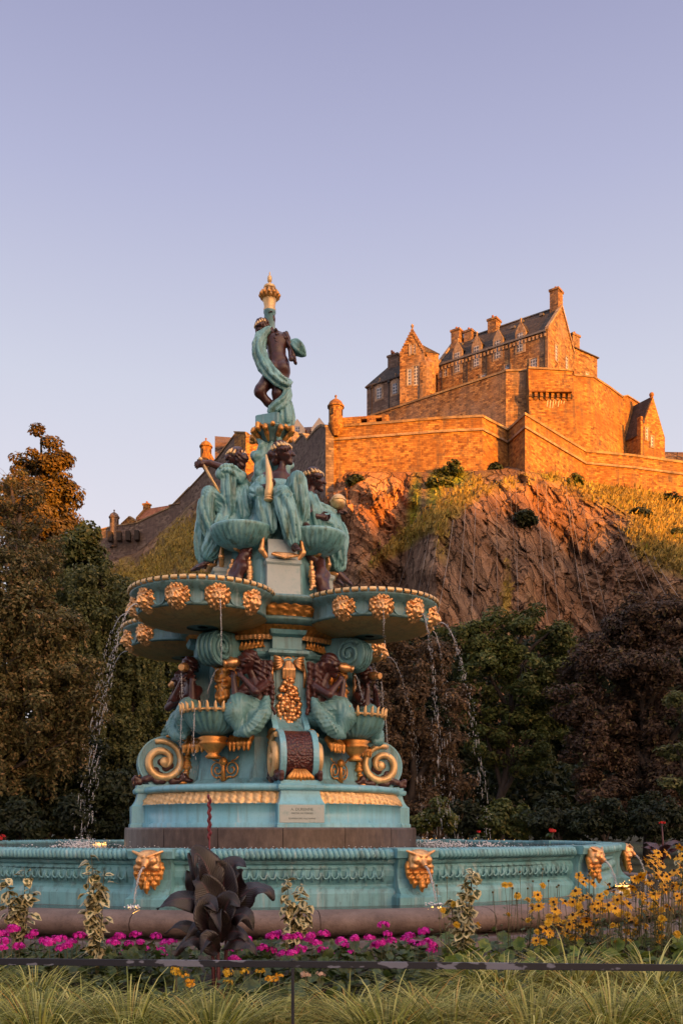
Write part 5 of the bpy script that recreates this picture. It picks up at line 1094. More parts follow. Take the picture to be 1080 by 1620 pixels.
foot(b, L(-.10, 1.44, 6.96), (-.1, -1, -.5), 1.7); foot(b, L(.2, 1.36, 7.0), (.1, -1, -.4), 1.5)
d.chain([L(-.22, .70, 8.42), L(0, .74, 8.42), L(.2, .72, 8.42)], [0.146, 0.146, 0.146], .08); d.cap(L(-.05, .66, 8.35), L(-.05, .60, 7.75), .24, .31, .08); d.chain([L(-.30, .72, 8.46), L(-.36, .80, 8.15), L(-.30, .95, 7.95)], [0.138, 0.163, 0.172], .07)
d.chain([L(-.05, .95, 8.3), L(-.05, 1.24, 8.18), L(-.02, 1.40, 8.12)], [0.146, 0.138, 0.103], .07)
d.chain([L(-.2, .62, 7.75), L(-.16, 1.20, 8.02), L(-.14, 1.36, 7.6), L(-.10, 1.42, 7.08)], [0.224, 0.189, 0.163, 0.12], .08); d.chain([L(.18, .62, 7.75), L(.16, 1.24, 7.95), L(.16, 1.4, 7.5), L(.18, 1.38, 7.08)], [0.215, 0.172, 0.138, 0.12], .08)
d.chain([L(-.05, 1.38, 8.08), L(-.08, 1.50, 7.75), L(-.10, 1.48, 7.35)], [0.103, 0.112, 0.0774], .07); d.chain([L(-.25, .9, 7.8), L(-.25, 1.15, 7.55), L(-.14, 1.38, 7.2)], [0.172, 0.138, 0.103], .08)
A = figure('seated_statue', 'seated draped statue in profile holding up a banded gold globe', 105, b, d, hr, wr, [(L(0, .74, 8.5), L(-.1, .8, 7.8)), (L(-.3, .7, 8.4), L(-.25, 1.0, 7.8)), (L(0, 1.38, 8.1), L(-.1, 1.48, 7.3)), (L(-.16, 1.2, 8), L(-.1, 1.42, 7)), (L(.16, 1.24, 8), L(.18, 1.38, 7))], 7, .008, rope=(([L(-.02, .74, 8.5), L(-.05, .66, 8.2), L(-.05, .60, 7.8)], [0.189, 0.241, 0.301], 13, .9, .04), ([L(-.30, .72, 8.5), L(-.36, .80, 8.15), L(-.30, .98, 7.9)], [0.129, 0.163, 0.163], 9, .6, .036), ([L(-.05, .95, 8.3), L(-.05, 1.24, 8.18), L(-.02, 1.42, 8.12)], [0.146, 0.138, 0.103], 8, .8, .034), ([L(-.05, 1.38, 8.1), L(-.08, 1.50, 7.75), L(-.10, 1.48, 7.3)], [0.103, 0.112, 0.0774], 8, .4, .032), ([L(-.16, 1.20, 8.0), L(-.14, 1.36, 7.6), L(-.10, 1.42, 7.05)], [0.189, 0.163, 0.12], 11, .5, .036), ([L(-.2, .62, 7.78), L(-.16, 1.2, 8.0)], [0.215, 0.189], 9, .8, .036), ([L(-.25, .9, 7.85), L(-.25, 1.15, 7.55), L(-.14, 1.38, 7.15)], [0.172, 0.138, 0.103], 9, -.5, .034)))
m = MB(); m.ball(L(-.10, 1.42, 8.50), .165, 24, 16); m.lathe([(.160, -.02), (.176, -.02), (.176, .02), (.160, .02)], 28, M=Matrix.Translation(L(-.10, 1.42, 8.50)) @ Matrix.Rotation(R(12), 4, 'Y')); m.build('gold_globe', GOLDP, A)
# -- fourth figure on the far side, mostly hidden
b, d, hr = Sdf(), Sdf(), Sdf(); hd = L(0, .70, 9.0); b.cap(L(0, .55, 7.85), L(0, .6, 8.4), .22, .2, .08); b.chain([L(-.28, .6, 8.66), L(.28, .6, 8.66)], [.12, .12], .08); b.cap(L(0, .6, 8.5), hd, .15, .07, .06); head(b, hd, (.2, -1, 0), 1.75, hair=hr)
for sg in (-1, 1): b.chain([L(sg * .3, .6, 8.64), L(sg * .42, .75, 8.25), L(sg * .2, 1.05, 8.2)], [.1, .08, .05]); hand(b, L(sg * .2, 1.05, 8.2), (-sg * .5, -1, 0), (sg, 0, .3)); foot(b, L(sg * .2, 1.36, 7.0), (0, -1, -.3), 1.5); d.chain([L(sg * .16, .64, 7.9), L(sg * .2, 1.3, 8.15), L(sg * .2, 1.38, 7.1)], [0.224, 0.172, 0.129], .08)
d.cap(L(0, .64, 8.5), L(0, .6, 7.9), .28, .36, .1)
figure('seated_statue', 'seated draped statue on the far side, glimpsed between its neighbours', 195, b, d, hr, None, [(L(0, .6, 8.6), L(0, .6, 7.8)), (L(-.2, 1.3, 8.1), L(-.2, 1.38, 7)), (L(.2, 1.3, 8.1), L(.2, 1.38, 7))], 7, .02, .024)

# -- the crowning figure, seen from behind, arm round the column
b, d, hr, wr = Sdf(), Sdf(), Sdf(), Sdf(); W = lambda x, y, z: (x, y, z)     # x, depth (+ away from camera), z about the axis
b.ell(W(.14, -.02, 11.30), (.235, .18, .19), .07); 
for x_ in (.05, .235): b.ell(W(x_, -.10, 11.18), (.145, .14, .15), .045)
b.chain([W(.12, -.01, 11.42), W(.10, .0, 11.60), W(.09, .02, 11.78)], [.185, .175, .19], .08); b.ell(W(.10, .0, 11.80), (.26, .15, .17), .06); b.chain([W(-.10, .02, 11.88), W(.10, .03, 11.92), W(.30, .02, 11.86)], [.085, .09, .085], .06)
b.cap(W(.06, .03, 11.92), W(-.12, -.02, 12.02), .07, .065, .05); hd = W(-.22, -.04, 12.06); head(b, hd, (-.82, -.25, -.52), 1.25, hair=hr, wreath=wr, bun=False)
b.chain([W(-.10, .02, 11.90), W(-.02, .10, 12.05), W(.03, .02, 12.28)], [.075, .06, .045], .03); hand(b, W(.03, .02, 12.26), (-.4, -.1, .9), (-.9, 0, -.4), 1.2, .9)
b.chain([W(.31, .02, 11.86), W(.40, -.02, 11.62), W(.40, -.12, 11.42)], [.078, .062, .045], .03); hand(b, W(.40, -.12, 11.42), (.2, -.3, -1), (1, 0, 0), 1.2, .8)
b.chain([W(.20, -.02, 11.14), W(.13, -.05, 10.66), W(.13, .03, 10.28)], [.19, .125, .07], .05); b.ell(W(.13, -.02, 10.52), (.085, .085, .14), .05); foot(b, W(.13, .03, 10.26), (-.9, -.3, -.2), 1.2)
b.chain([W(.04, .0, 11.12), W(-.22, -.12, 10.72), W(-.25, -.13, 10.66)], [.18, .12, .115], .05); b.chain([W(-.25, -.13, 10.66), W(-.08, -.06, 10.48), W(.06, .04, 10.34)], [.10, .085, .055], .04); foot(b, W(.06, .04, 10.34), (.8, .2, -.5), 1.2)
for i in range(9): hr.ell(W(-.06 + .045 * i, -.05 - .02 * math.sin(i), 12.0 - .02 * i + .02 * math.sin(i * 2)), .062, .02)
for i in range(12): hr.ell(W(.30 + .018 * i, -.06, 11.92 - .055 * i), .055 - .001 * i, .02)
for i in range(6): hr.ell(W(.10 + .02 * math.sin(i * 2), -.15, 11.95 - .08 * i), .04, .02)
dl = [W(-.05, -.05, 12.0), W(-.20, -.10, 11.85), W(-.27, -.14, 11.60), W(-.22, -.18, 11.32), W(-.06, -.22, 11.05), W(.14, -.24, 10.86), W(.32, -.18, 10.80), W(.37, -.05, 10.92)]
d.chain(cat_rom(dl, 3), [.06 + .055 * math.sin(math.pi * min(1, .15 + i / 21)) for i in range(22)], .03)
d.chain(cat_rom([W(.30, -.15, 10.78), W(.33, -.12, 10.6), W(.22, -.16, 10.42), W(.05, -.14, 10.30), W(.0, -.10, 10.20)], 3), [.06, .07, .075, .08, .085, .085, .085, .085, .085, .085, .085, .085, .08], .03)
d.chain([W(.20, .05, 10.75), W(.26, .0, 10.45), W(.30, -.02, 10.12), W(.33, -.05, 9.95)], [.09, .13, .15, .10], .06); d.chain([W(.10, .1, 10.5), W(.2, .05, 10.2)], [.12, .16], .06)
d.chain(cat_rom([W(.38, -.02, 11.75), W(.48, .0, 11.72), W(.58, -.02, 11.62), W(.70, .0, 11.50)], 3), [.05, .07, .09, .105, .12, .12, .11, .09, .06, .03], .03)
A = figure('standing_statue', 'bronze nude statue crowning the fountain, wrapped in a twisting teal scarf, arm raised', 0, b, d, hr, wr, [(dl[i], dl[i + 1]) for i in range(0, 7)] + [(W(.33, -.12, 10.6), W(.02, -.12, 10.25)), (W(.2, .05, 10.7), W(.32, -.05, 10)), (W(.38, -.02, 11.75), W(.7, 0, 11.5))], 4, .004, .0145, rope=((dl, [.06, .095, .11, .115, .10, .08, .06], 8, .9, .030), ([W(.30, -.15, 10.78), W(.33, -.12, 10.6), W(.22, -.16, 10.42), W(.05, -.14, 10.30), W(.0, -.10, 10.20)], [.06, .07, .08, .085, .08], 7, .8, .026), ([W(.20, .05, 10.75), W(.26, 0, 10.45), W(.30, -.02, 10.12), W(.33, -.05, 9.95)], [.09, .13, .15, .1], 9, .5, .03), ([W(.38, -.02, 11.75), W(.48, 0, 11.72), W(.58, -.02, 11.62), W(.7, 0, 11.5)], [.05, .1, .11, .03], 7, .3, .028)))
mb = MB(); mb.lathe([(.115, 11.7), (.115, 12.40), (.13, 12.42), (.13, 12.46)], 20, c=(-.05, .06)); COLM = mb.build('column_stub', TEAL, fountain); c = (-.05, .06)
mb = MB(); mb.lathe([(.125, 12.45), (.13, 12.50), (.115, 12.52), (.12, 12.58), (.135, 12.66), (.155, 12.72), (.175, 12.74), (.19, 12.77), (.16, 12.81), (.06, 12.83), (.05, 12.90), (.12, 12.93), (.13, 12.96), (.12, 12.99), (.025, 13.01), (.025, 13.07), (.045, 13.09), (.05, 13.16), (.04, 13.20), (.012, 13.22), (.016, 13.26), (.004, 13.30)], 20, c=c)
mb.build('torch_finial', GOLDP, fountain); s_ = Sdf()
for k in range(12): a = R(30 * k); s_.chain([(c[0] + .14 * math.cos(a), c[1] + .14 * math.sin(a), 12.73), (c[0] + .195 * math.cos(a), c[1] + .195 * math.sin(a), 12.79), (c[0] + .16 * math.cos(a), c[1] + .16 * math.sin(a), 12.88)], [.04, .04, .02], .01)
organic('gold_crown', s_, .014, GOLDO, fountain)

# -- mermaids: one modelled facing each way beside a shell, then copied round
def mermaid(sx, front):
    b, d, hr, gd = Sdf(), Sdf(), Sdf(), Sdf(); X = lambda x, r, z: (sx * x, -r, z)
    hx = -.60 if not front else -.72
    b.cap(X(-.80, 1.62, 3.78), X(-.80, 1.66, 4.15), .18, .17, .07); b.chain([X(-.98, 1.66, 4.28), X(-.78, 1.68, 4.30), X(-.60, 1.72, 4.27)], [.085, .10, .085], .06); b.cap(X(-.78, 1.68, 4.25), X(-.74, 1.78, 4.5), .12, .065, .06)
    hd = X(-.70, 1.86, 4.68); fd = (sx * .75, -.62, -.22) if not front else (sx * .25, -.95, -.25); head(b, hd, fd, 1.62, hair=hr, bun=False); b.cap(X(-.74, 1.78, 4.46), hd, .065, .06, .04)
    for g in (-1, 1): b.ell(X(-.74 + .1 * g, 1.84, 4.10), .075, .05)
    b.chain([X(-.60, 1.72, 4.25), X(-.52, 1.98, 4.02), X(-.50, 2.02, 4.36)], [.10, .078, .05], .03); hand(b, X(-.50, 2.02, 4.36), (sx * .1, 0, 1), (sx, 0, 0), 1.2, .7)
    b.chain([X(-.98, 1.66, 4.26), X(-.98, 1.98, 4.08), X(-.72, 2.08, 4.38)], [.10, .078, .05], .03); hand(b, X(-.72, 2.08, 4.38), (sx * .5, 0, .9), (sx, 0, 0), 1.2, .7)
    rr = random.Random(3)
    for k in range(9):
        x0 = -.84 - .022 * k + (.05 if front else 0); a = .07 * (k % 3); pts = [X(x0 + .028 * math.sin(j * 1.15 + k * 2.1) - .010 * j, 1.80 - .034 * k + a * .4 - .02 * j * (k < 3), 4.68 - .075 * j) for j in range(int(11 + k % 4))]
        hr.chain(pts, [.050 + .012 * math.sin(j * 1.6 + k) - .0018 * j for j in range(len(pts))], .012)
    d.chain([X(-.82, 1.60, 3.74), X(-.60, 1.98, 3.88), X(-.58, 2.12, 3.68), X(-.66, 2.06, 3.46)], [.23, .20, .20, .15], .06); d.chain([X(-.45, 1.75, 3.72), X(-.75, 1.7, 3.7)], [.16, .2], .07)
    d.chain([X(-1.00, 1.66, 3.98), X(-1.06, 1.80, 3.72), X(-1.0, 1.98, 3.48), X(-.84, 2.08, 3.34), X(-.62, 2.10, 3.30)], [.085, .125, .135, .12, .06], .012); d.ell(X(-.84, 1.86, 3.56), (.18, .14, .2), .05)
    ridges(d, [X(-.80, 1.66, 3.78), X(-.60, 1.98, 3.88), X(-.58, 2.12, 3.66)], [.225, .20, .19], 7, .020, .8, 5, .012); ridges(d, [X(-1.06, 1.80, 3.74), X(-1.0, 1.98, 3.48), X(-.84, 2.08, 3.34)], [.12, .13, .115], 6, .018, .3, 6, .01)
    g = MB(); e = Vector(hd) + Vector(fd).normalized() * .13; dr = Vector((sx * .55, -.6, -.12)).normalized() if not front else Vector((sx * .35, -.9, -.15)).normalized()
    e += Vector((0, 0, .03)); g.tube([e - dr * .02, e + dr * .08, e + dr * .16, e + dr * .22, e + dr * .28], [.05, .085, .10, .08, .055], 12); g.tube([e + dr * .27, e + dr * .30, e + dr * .33], [.055, .075, .06], 12); g.tube([e - dr * .14 + Vector((0, 0, .10)), e - dr * .02], [.02, .06], 8)
    me = []
    for nm, s_, m_, hh, dp in (('body', b, BRONZE, .017, None), ('hair', hr, BRONZE, .016, lambda V, N: .008 * np.sin(60 * V[:, 2] + 40 * V[:, 0])), ('tail', d, TAIL, .02, lambda V, N: .006 * np.sin(26 * np.arctan2(V[:, 0] - sx * -.8, V[:, 2] - 3.65)) + .008 * wob(V, 9, 3))):
        o = organic(nm, s_, hh, m_, None, dp); me.append((nm, o.data)); bpy.data.objects.remove(o)
    o = g.build('gold_conch', GOLD); me.append(('gold_conch', o.data)); bpy.data.objects.remove(o); return me
MA, MBm = mermaid(1, True), mermaid(-1, False)          # A sits at smaller angles (its -x side), looking out; B looks across the shell
mlab = {(0, 0): 'bronze mermaid beside the fully visible shell, turned outward with a gold conch at her head', (0, 1): 'bronze mermaid in profile between the fully visible shell and the front fruit garland',
        (1, 0): 'bronze mermaid in profile whose long hair hangs beside the garland on its far side', (1, 1): 'bronze mermaid turned outward before the dark trees, pouring from a gold conch'}
for bi, ba in enumerate(BA):
    for side_ in (0, 1):
        # the visible pairs differ: on the first shell the outer one looks out, on the second the outer one looks out too
        mes = (MA if side_ == 0 else MBm) if bi in (0, 2) else (MA2 if side_ == 0 else MB2) if 'MA2' in globals() else None
        if mes is None: MA2, MB2 = mermaid(1, False), mermaid(-1, True); mes = MA2 if side_ == 0 else MB2
        lab = mlab.get((bi, side_)) or 'bronze mermaid on the far side of the fountain, hidden by the column'
        root = empty('mermaid_statue', (FX, FY, 0), R(ba), lab, 'mermaid', 'mermaids around the fountain column')
        for nm, me in mes: link(nm, me, None, root)
# ---------------------------------------------------------------- trees and shrubs of the garden behind the pool
def leaf_cards(C, N, size, asp=.55, fold=.25, r=rng):
    """one folded leaf (two triangles pairs -> 2 quads) per centre C with normal N"""
    n = len(C); u = r.normal(size=(n, 3)); u -= N * (u * N).sum(1)[:, None]; u /= np.linalg.norm(u, axis=1)[:, None] + 1e-9; v = np.cross(N, u)
    s = (size * r.uniform(.6, 1.35, n))[:, None]; f = N * s * fold
    V = np.stack([C - u * s, C + v * s * asp + f, C + u * s, C - v * s * asp + f], 1).reshape(-1, 3)
    return V, np.arange(4 * n).reshape(n, 4)
def unit(n, r=rng): x = r.normal(size=(n, 3)); return x / np.linalg.norm(x, axis=1)[:, None]
BARK = mottled('bark', [(.3, (.018, .012, .009)), (.55, (.045, .032, .024)), (.75, (.075, .055, .042))], 6, .9, 0, .7, 25, .03, (1, 1, .25))
BARKP = mottled('pale_twigs', [(.3, (.09, .06, .045)), (.7, (.16, .115, .09))], 6, .9, 0, .3)
def tree(name, label, px, base, Y, blobs, mat, leaf=.16, dens=1.0, hang=0, trunk_r=.22, bark=None, clump=.55, group=None, twigs=0, cat='tree', dep=1.0, tw=None):
    """blobs: (px, py, radius px[, squash]) foliage masses seen at distance Y; limbs run from the trunk into each."""
    r = np.random.default_rng(abs(hash(label)) % 1000 if False else sum(map(ord, label)) % 9973)
    b0 = P(px, 1312, Y); b0.z = base; root = empty(name, b0, 0, label, cat, group)
    tm_ = MB(); top = min(b[1] for b in blobs); zt = EYE + (HY - top) / F * Y; cz = EYE + (HY - np.mean([b[1] for b in blobs])) / F * Y; cx = np.mean([P(b[0], b[1], Y).x for b in blobs])
    O = np.array(b0); tip = Vector((cx - b0.x, 0, (cz * .55 + zt * .45) - base)); mid = tip * .5 + Vector((r.uniform(-.4, .4), r.uniform(-.3, .3), 0))
    spine = cat_rom([Vector((0, 0, -.3)), Vector((r.uniform(-.1, .1), 0, tip.z * .25)), mid, tip], 5); n_ = len(spine)
    tm_.tube(spine, [trunk_r * (1 - .85 * i / (n_ - 1)) + .03 for i in range(n_)], 8)
    LC, LN, HC = [], [], []
    for b in blobs:
        c = np.array(P(b[0], b[1], Y)) - O; c[1] += r.uniform(-.35, .35) * b[2] / F * Y * 2 * dep; rad = b[2] / F * Y; sq = b[3] if len(b) > 3 else 1.0
        j = min(n_ - 2, max(1, int(n_ * min(.9, max(.15, (c[2] - rad * .8) / max(tip.z, .1)))))); st = spine[j]
        limb = cat_rom([st, st.lerp(Vector(c), .55) + Vector((0, 0, rad * .25)), Vector(c) + Vector((0, 0, rad * .3))], 4)
        tm_.tube(limb, [trunk_r * .45 * (1 - .8 * i / (len(limb) - 1)) + .015 for i in range(len(limb))], 6)
        ns = max(6, int(dens * 6.5 * (rad / clump) ** 2)); d = unit(ns, r); d[:, 2] *= .95; q = c + d * (rad * r.uniform(.45, 1.02, ns))[:, None] * np.array([1, dep, sq])
        for k in range(ns):
            cr = clump * r.uniform(.5, 1.15); nl = int(112 * dens ** .5 * (cr / .55) ** 2 * (.16 / leaf) ** 1.6 * .8)
            e = unit(nl, r); pos = q[k] + e * (cr * r.uniform(.3, 1.0, nl) ** .5)[:, None] * np.array([1, 1, .62]); nn = e * .8 + np.array([0, 0, .55]) + d[k] * .4 + r.normal(size=(nl, 3)) * .4; nn /= np.linalg.norm(nn, axis=1)[:, None]
            LC.append(pos); LN.append(nn)
            if k % 3 == 0:
                tm_.tube([limb[-1], Vector(q[k]) * .5 + limb[-1] * .5 + Vector((0, 0, .1)), Vector(q[k])], [.03, .02, .008], 4, caps=False)
            if hang:
                for _ in range(3):
                    L_ = hang * r.uniform(.4, 1.1); m = int(L_ / (leaf * .55)); t_ = np.linspace(0, 1, m)[:, None]; s0 = q[k] + r.normal(size=3) * cr * .5
                    sway = np.array([r.normal() * .12, r.normal() * .12, 0]) * L_; p = s0 + np.array([0, 0, -L_]) * t_ + sway * t_ ** 2 + r.normal(size=(m, 3)) * .04
                    LC.append(p); nn = r.normal(size=(m, 3)); nn[:, 2] *= .3; LN.append(nn / np.linalg.norm(nn, axis=1)[:, None])
            for _ in range(twigs):
                a = q[k] + unit(1, r)[0] * cr * .6; g = unit(1, r)[0] * cr * 1.3; g[2] = -abs(g[2]) * .8 if hang else abs(g[2])
                (tw or tm_).tube([a, a + g * .6, a + g + np.array([0, 0, -.15 * cr])], [.014, .010, .005], 3, caps=False)
    link('trunk', tm_.mesh('trunk'), bark or BARK, root); C, N = np.concatenate(LC), np.concatenate(LN)
    V, Q = leaf_cards(C, N, leaf, r=r); link('crown', mesh_np('crown', V, Q), mat, root); return root
LG = leafy('green_leaves', [(0, (0.039, 0.060, 0.013)), (.5, (0.085, 0.107, 0.023)), (.85, (0.137, 0.143, 0.034)), (1, (0.221, 0.182, 0.052))])
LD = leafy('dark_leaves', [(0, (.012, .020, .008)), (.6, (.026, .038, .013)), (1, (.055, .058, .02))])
LR = leafy('copper_leaves', [(0, (0.038, 0.022, 0.016)), (.5, (0.076, 0.045, 0.029)), (.85, (0.123, 0.072, 0.043)), (1, (0.157, 0.118, 0.045))])
LB = leafy('brown_leaves', [(0, (0.066, 0.065, 0.019)), (.5, (0.138, 0.120, 0.041)), (.8, (0.228, 0.168, 0.062)), (1, (0.384, 0.228, 0.096))])
LR2 = leafy('russet_leaves', [(0, (0.050, 0.037, 0.020)), (.5, (0.106, 0.065, 0.035)), (.85, (0.169, 0.100, 0.053)), (1, (0.250, 0.150, 0.062))])
LW = leafy('weeping_leaves', [(0, (0.048, 0.059, 0.020)), (.5, (0.097, 0.108, 0.033)), (.85, (0.154, 0.154, 0.046)), (1, (0.220, 0.187, 0.066))])
LO = leafy('sunlit_leaves', [(0, (.07, .05, .010)), (.5, (.13, .085, .018)), (1, (.20, .12, .03))])  # green leaves coloured amber, the orange sunlight put into their colour
tree('conifer_tree', 'tall tree whose pointed top glows orange in the sun beyond the brown trees', 70, 0, 76, [(70, 708, 22, 1.4), (50, 740, 30), (88, 742, 26, 1.3), (30, 775, 28), (70, 775, 36), (98, 780, 22), (60, 815, 42), (98, 820, 28), (20, 812, 26), (75, 855, 44), (40, 870, 40), (110, 860, 30)], LO, .17, .8, 0, .5, clump=1.0)
tree('bare_twig_tree', 'greyish half bare tree standing in front of the sunlit pointed tree', 20, 0, 60, [(15, 760, 30), (40, 790, 30), (-10, 800, 40), (30, 835, 40), (70, 850, 34), (5, 870, 50), (60, 890, 40)], LB, .11, .34, 0, .35, BARKP, .8, twigs=7)
tree('broadleaf_tree', 'small dark round tree at the foot of the low rampart wall', 130, 0, 68, [(130, 845, 22), (112, 870, 30), (138, 878, 20), (120, 900, 34), (85, 900, 30)], LG, .17, .85, 0, .3, clump=.9)
tree('broadleaf_tree', 'pale scrubby tree covering the foot of the grassy slope', 190, 0, 72, [(150, 935, 26), (185, 930, 22), (215, 945, 26), (260, 960, 24), (300, 965, 20), (340, 975, 24)], LW, .15, .65, 0, .25, clump=.8)
tree('weeping_tree', 'weeping tree with long hanging leaf curtains behind the falling jets', 200, 0, 42, [(110, 925, 40), (165, 935, 42), (215, 965, 40), (140, 990, 50), (200, 1020, 50), (245, 1035, 34), (160, 1080, 60), (220, 1100, 46), (180, 1170, 60), (240, 1190, 34), (150, 1240, 50), (215, 1260, 46)], LW, .085, .62, 2.8, .35, clump=.6)
tree('brown_tree', 'reddish brown spreading tree with dry drooping twigs at the frame edge', -60, 0, 33, [(20, 905, 50), (70, 930, 40), (-20, 960, 60), (50, 990, 55), (110, 1000, 36), (10, 1040, 60), (80, 1060, 56), (130, 1065, 34), (-20, 1110, 60), (50, 1120, 60), (115, 1130, 42), (150, 1110, 24), (0, 1175, 46), (60, 1185, 46), (110, 1185, 34), (30, 1230, 40)], LB, .07, .68, .9, .2, BARK, .5, twigs=3)
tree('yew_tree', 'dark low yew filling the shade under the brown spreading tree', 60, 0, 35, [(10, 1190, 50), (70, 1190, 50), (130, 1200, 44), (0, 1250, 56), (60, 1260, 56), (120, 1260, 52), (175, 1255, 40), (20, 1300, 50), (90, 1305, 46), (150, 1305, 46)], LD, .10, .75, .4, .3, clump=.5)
tree('broadleaf_tree', 'green tree with yellowing edges seen between the weeping tree and fountain', 270, 0, 46, [(265, 1015, 30), (290, 1040, 30), (255, 1060, 32), (285, 1090, 36), (260, 1130, 40), (300, 1150, 40), (270, 1200, 44), (240, 1250, 44), (300, 1250, 40), (350, 1080, 40), (350, 1180, 50), (420, 1100, 50), (430, 1220, 60), (500, 1100, 50), (510, 1200, 60)], LG, .10, .7, 0, .3, clump=.55)
tree('copper_tree', 'drooping copper leaved tree behind the two jets beside the outer mermaid', 640, 0, 39, [(590, 1010, 26), (640, 1015, 30), (690, 1040, 30), (600, 1065, 40), (660, 1080, 44), (715, 1100, 26), (590, 1130, 40), (650, 1150, 48), (705, 1170, 34), (600, 1200, 40), (660, 1220, 48), (715, 1230, 30), (600, 1265, 40), (660, 1285, 44), (570, 1290, 36)], LR2, .075, .6, 1.1, .3, clump=.5)
tree('sycamore_tree', 'tall green sycamore with pale leafy top below the dark cliff', 790, 0, 46, [(745, 1010, 32), (720, 1000, 24), (790, 990, 24), (830, 990, 30), (800, 1025, 40), (870, 1010, 32), (900, 1030, 30), (755, 1060, 46), (820, 1070, 46), (880, 1075, 40), (750, 1120, 46), (820, 1130, 40), (870, 1140, 36), (770, 1180, 40), (840, 1190, 36)], LG, .105, .66, 0, .28, clump=.6)
tree('copper_beech', 'great dark copper beech rising at the edge before the cliff', 1030, 0, 40, [(1050, 975, 44), (1000, 985, 36), (960, 1015, 36), (1080, 1010, 50), (930, 1060, 40), (990, 1060, 50), (1050, 1070, 56), (910, 1110, 40), (970, 1130, 54), (1040, 1150, 60), (930, 1180, 46), (1000, 1210, 60), (1070, 1220, 56), (950, 1250, 50), (1030, 1280, 56), (1100, 1120, 60), (1110, 1240, 60), (1010, 965, 24), (980, 990, 26)], LR, .09, .66, 0, .4, clump=.6)
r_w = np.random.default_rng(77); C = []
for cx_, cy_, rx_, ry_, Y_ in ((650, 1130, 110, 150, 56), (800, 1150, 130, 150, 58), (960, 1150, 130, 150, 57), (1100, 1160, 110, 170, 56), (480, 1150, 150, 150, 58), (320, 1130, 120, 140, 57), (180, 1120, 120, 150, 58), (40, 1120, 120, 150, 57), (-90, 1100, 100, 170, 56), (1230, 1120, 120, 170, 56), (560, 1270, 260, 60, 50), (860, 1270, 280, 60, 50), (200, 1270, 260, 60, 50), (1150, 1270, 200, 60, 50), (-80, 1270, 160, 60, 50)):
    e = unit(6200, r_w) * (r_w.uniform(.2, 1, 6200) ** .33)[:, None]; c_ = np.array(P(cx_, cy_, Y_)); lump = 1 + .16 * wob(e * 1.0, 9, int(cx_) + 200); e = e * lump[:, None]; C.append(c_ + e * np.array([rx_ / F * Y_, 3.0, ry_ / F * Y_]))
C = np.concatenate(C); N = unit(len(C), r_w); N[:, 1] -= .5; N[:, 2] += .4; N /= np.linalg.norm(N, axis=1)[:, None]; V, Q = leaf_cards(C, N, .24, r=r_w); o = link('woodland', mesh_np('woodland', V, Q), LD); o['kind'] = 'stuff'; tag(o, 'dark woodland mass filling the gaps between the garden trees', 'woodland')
tree('overhanging_tree', 'pale green leafy branches reaching in at the frame edge before the copper beech', 1130, 0, 30, [(1075, 1105, 18, .5), (1105, 1130, 30, .6), (1070, 1190, 26, .5), (1110, 1190, 30, .6), (1065, 1240, 20, .5), (1100, 1250, 26, .6)], LW, .07, .6, 0, .15, clump=.35)
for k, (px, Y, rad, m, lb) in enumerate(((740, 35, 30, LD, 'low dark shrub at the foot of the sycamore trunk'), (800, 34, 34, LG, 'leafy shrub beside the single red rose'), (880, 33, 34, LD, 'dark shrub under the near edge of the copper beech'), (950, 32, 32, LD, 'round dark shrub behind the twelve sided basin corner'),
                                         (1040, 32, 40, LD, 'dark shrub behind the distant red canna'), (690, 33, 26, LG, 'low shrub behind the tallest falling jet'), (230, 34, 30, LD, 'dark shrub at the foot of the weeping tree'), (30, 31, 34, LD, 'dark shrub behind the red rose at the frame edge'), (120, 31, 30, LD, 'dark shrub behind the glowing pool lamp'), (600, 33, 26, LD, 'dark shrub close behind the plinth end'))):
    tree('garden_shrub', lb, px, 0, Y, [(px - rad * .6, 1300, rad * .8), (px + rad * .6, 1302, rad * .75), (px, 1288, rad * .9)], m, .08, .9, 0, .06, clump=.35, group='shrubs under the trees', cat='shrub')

for px_, py_, rad, m, lb in ((716, 748, 22, LG, 'green bush clinging to the rock below the orange curtain wall'), (738, 735, 14, LG, 'smaller green bush beside the wall shadow'), (694, 765, 14, LG, 'lower bush on the mossy patch'), (780, 742, 9, LD, 'dark little bush in the angle of the wall'), (868, 738, 20, LG, 'bush growing past the bastion corner'), (830, 820, 13, LD, 'dark tuft on the buttress face'), (1058, 790, 16, LD, 'dark bush on the grassy slope at the frame edge'), (1010, 812, 10, LD, 'small dark bush on the grassy slope'), (905, 762, 11, LG, 'low bush at the foot of the descending wall'), (1072, 850, 14, LG, 'green bush low on the far slope'), (560, 760, 8, LD, 'tiny bush on the broken crag')):
    Yb = rock_Y(px_, py_) - .6; tree('rock_bush', lb, px_, P(px_, py_ + rad * .6, Yb).z, Yb, [(px_ - rad * .5, py_ + rad * .25, rad * .6), (px_ + rad * .5, py_ + rad * .2, rad * .55), (px_, py_ - rad * .2, rad * .6)], m, .30, .9, 0, .08, clump=.9, group='bushes on the castle rock', cat='bush')
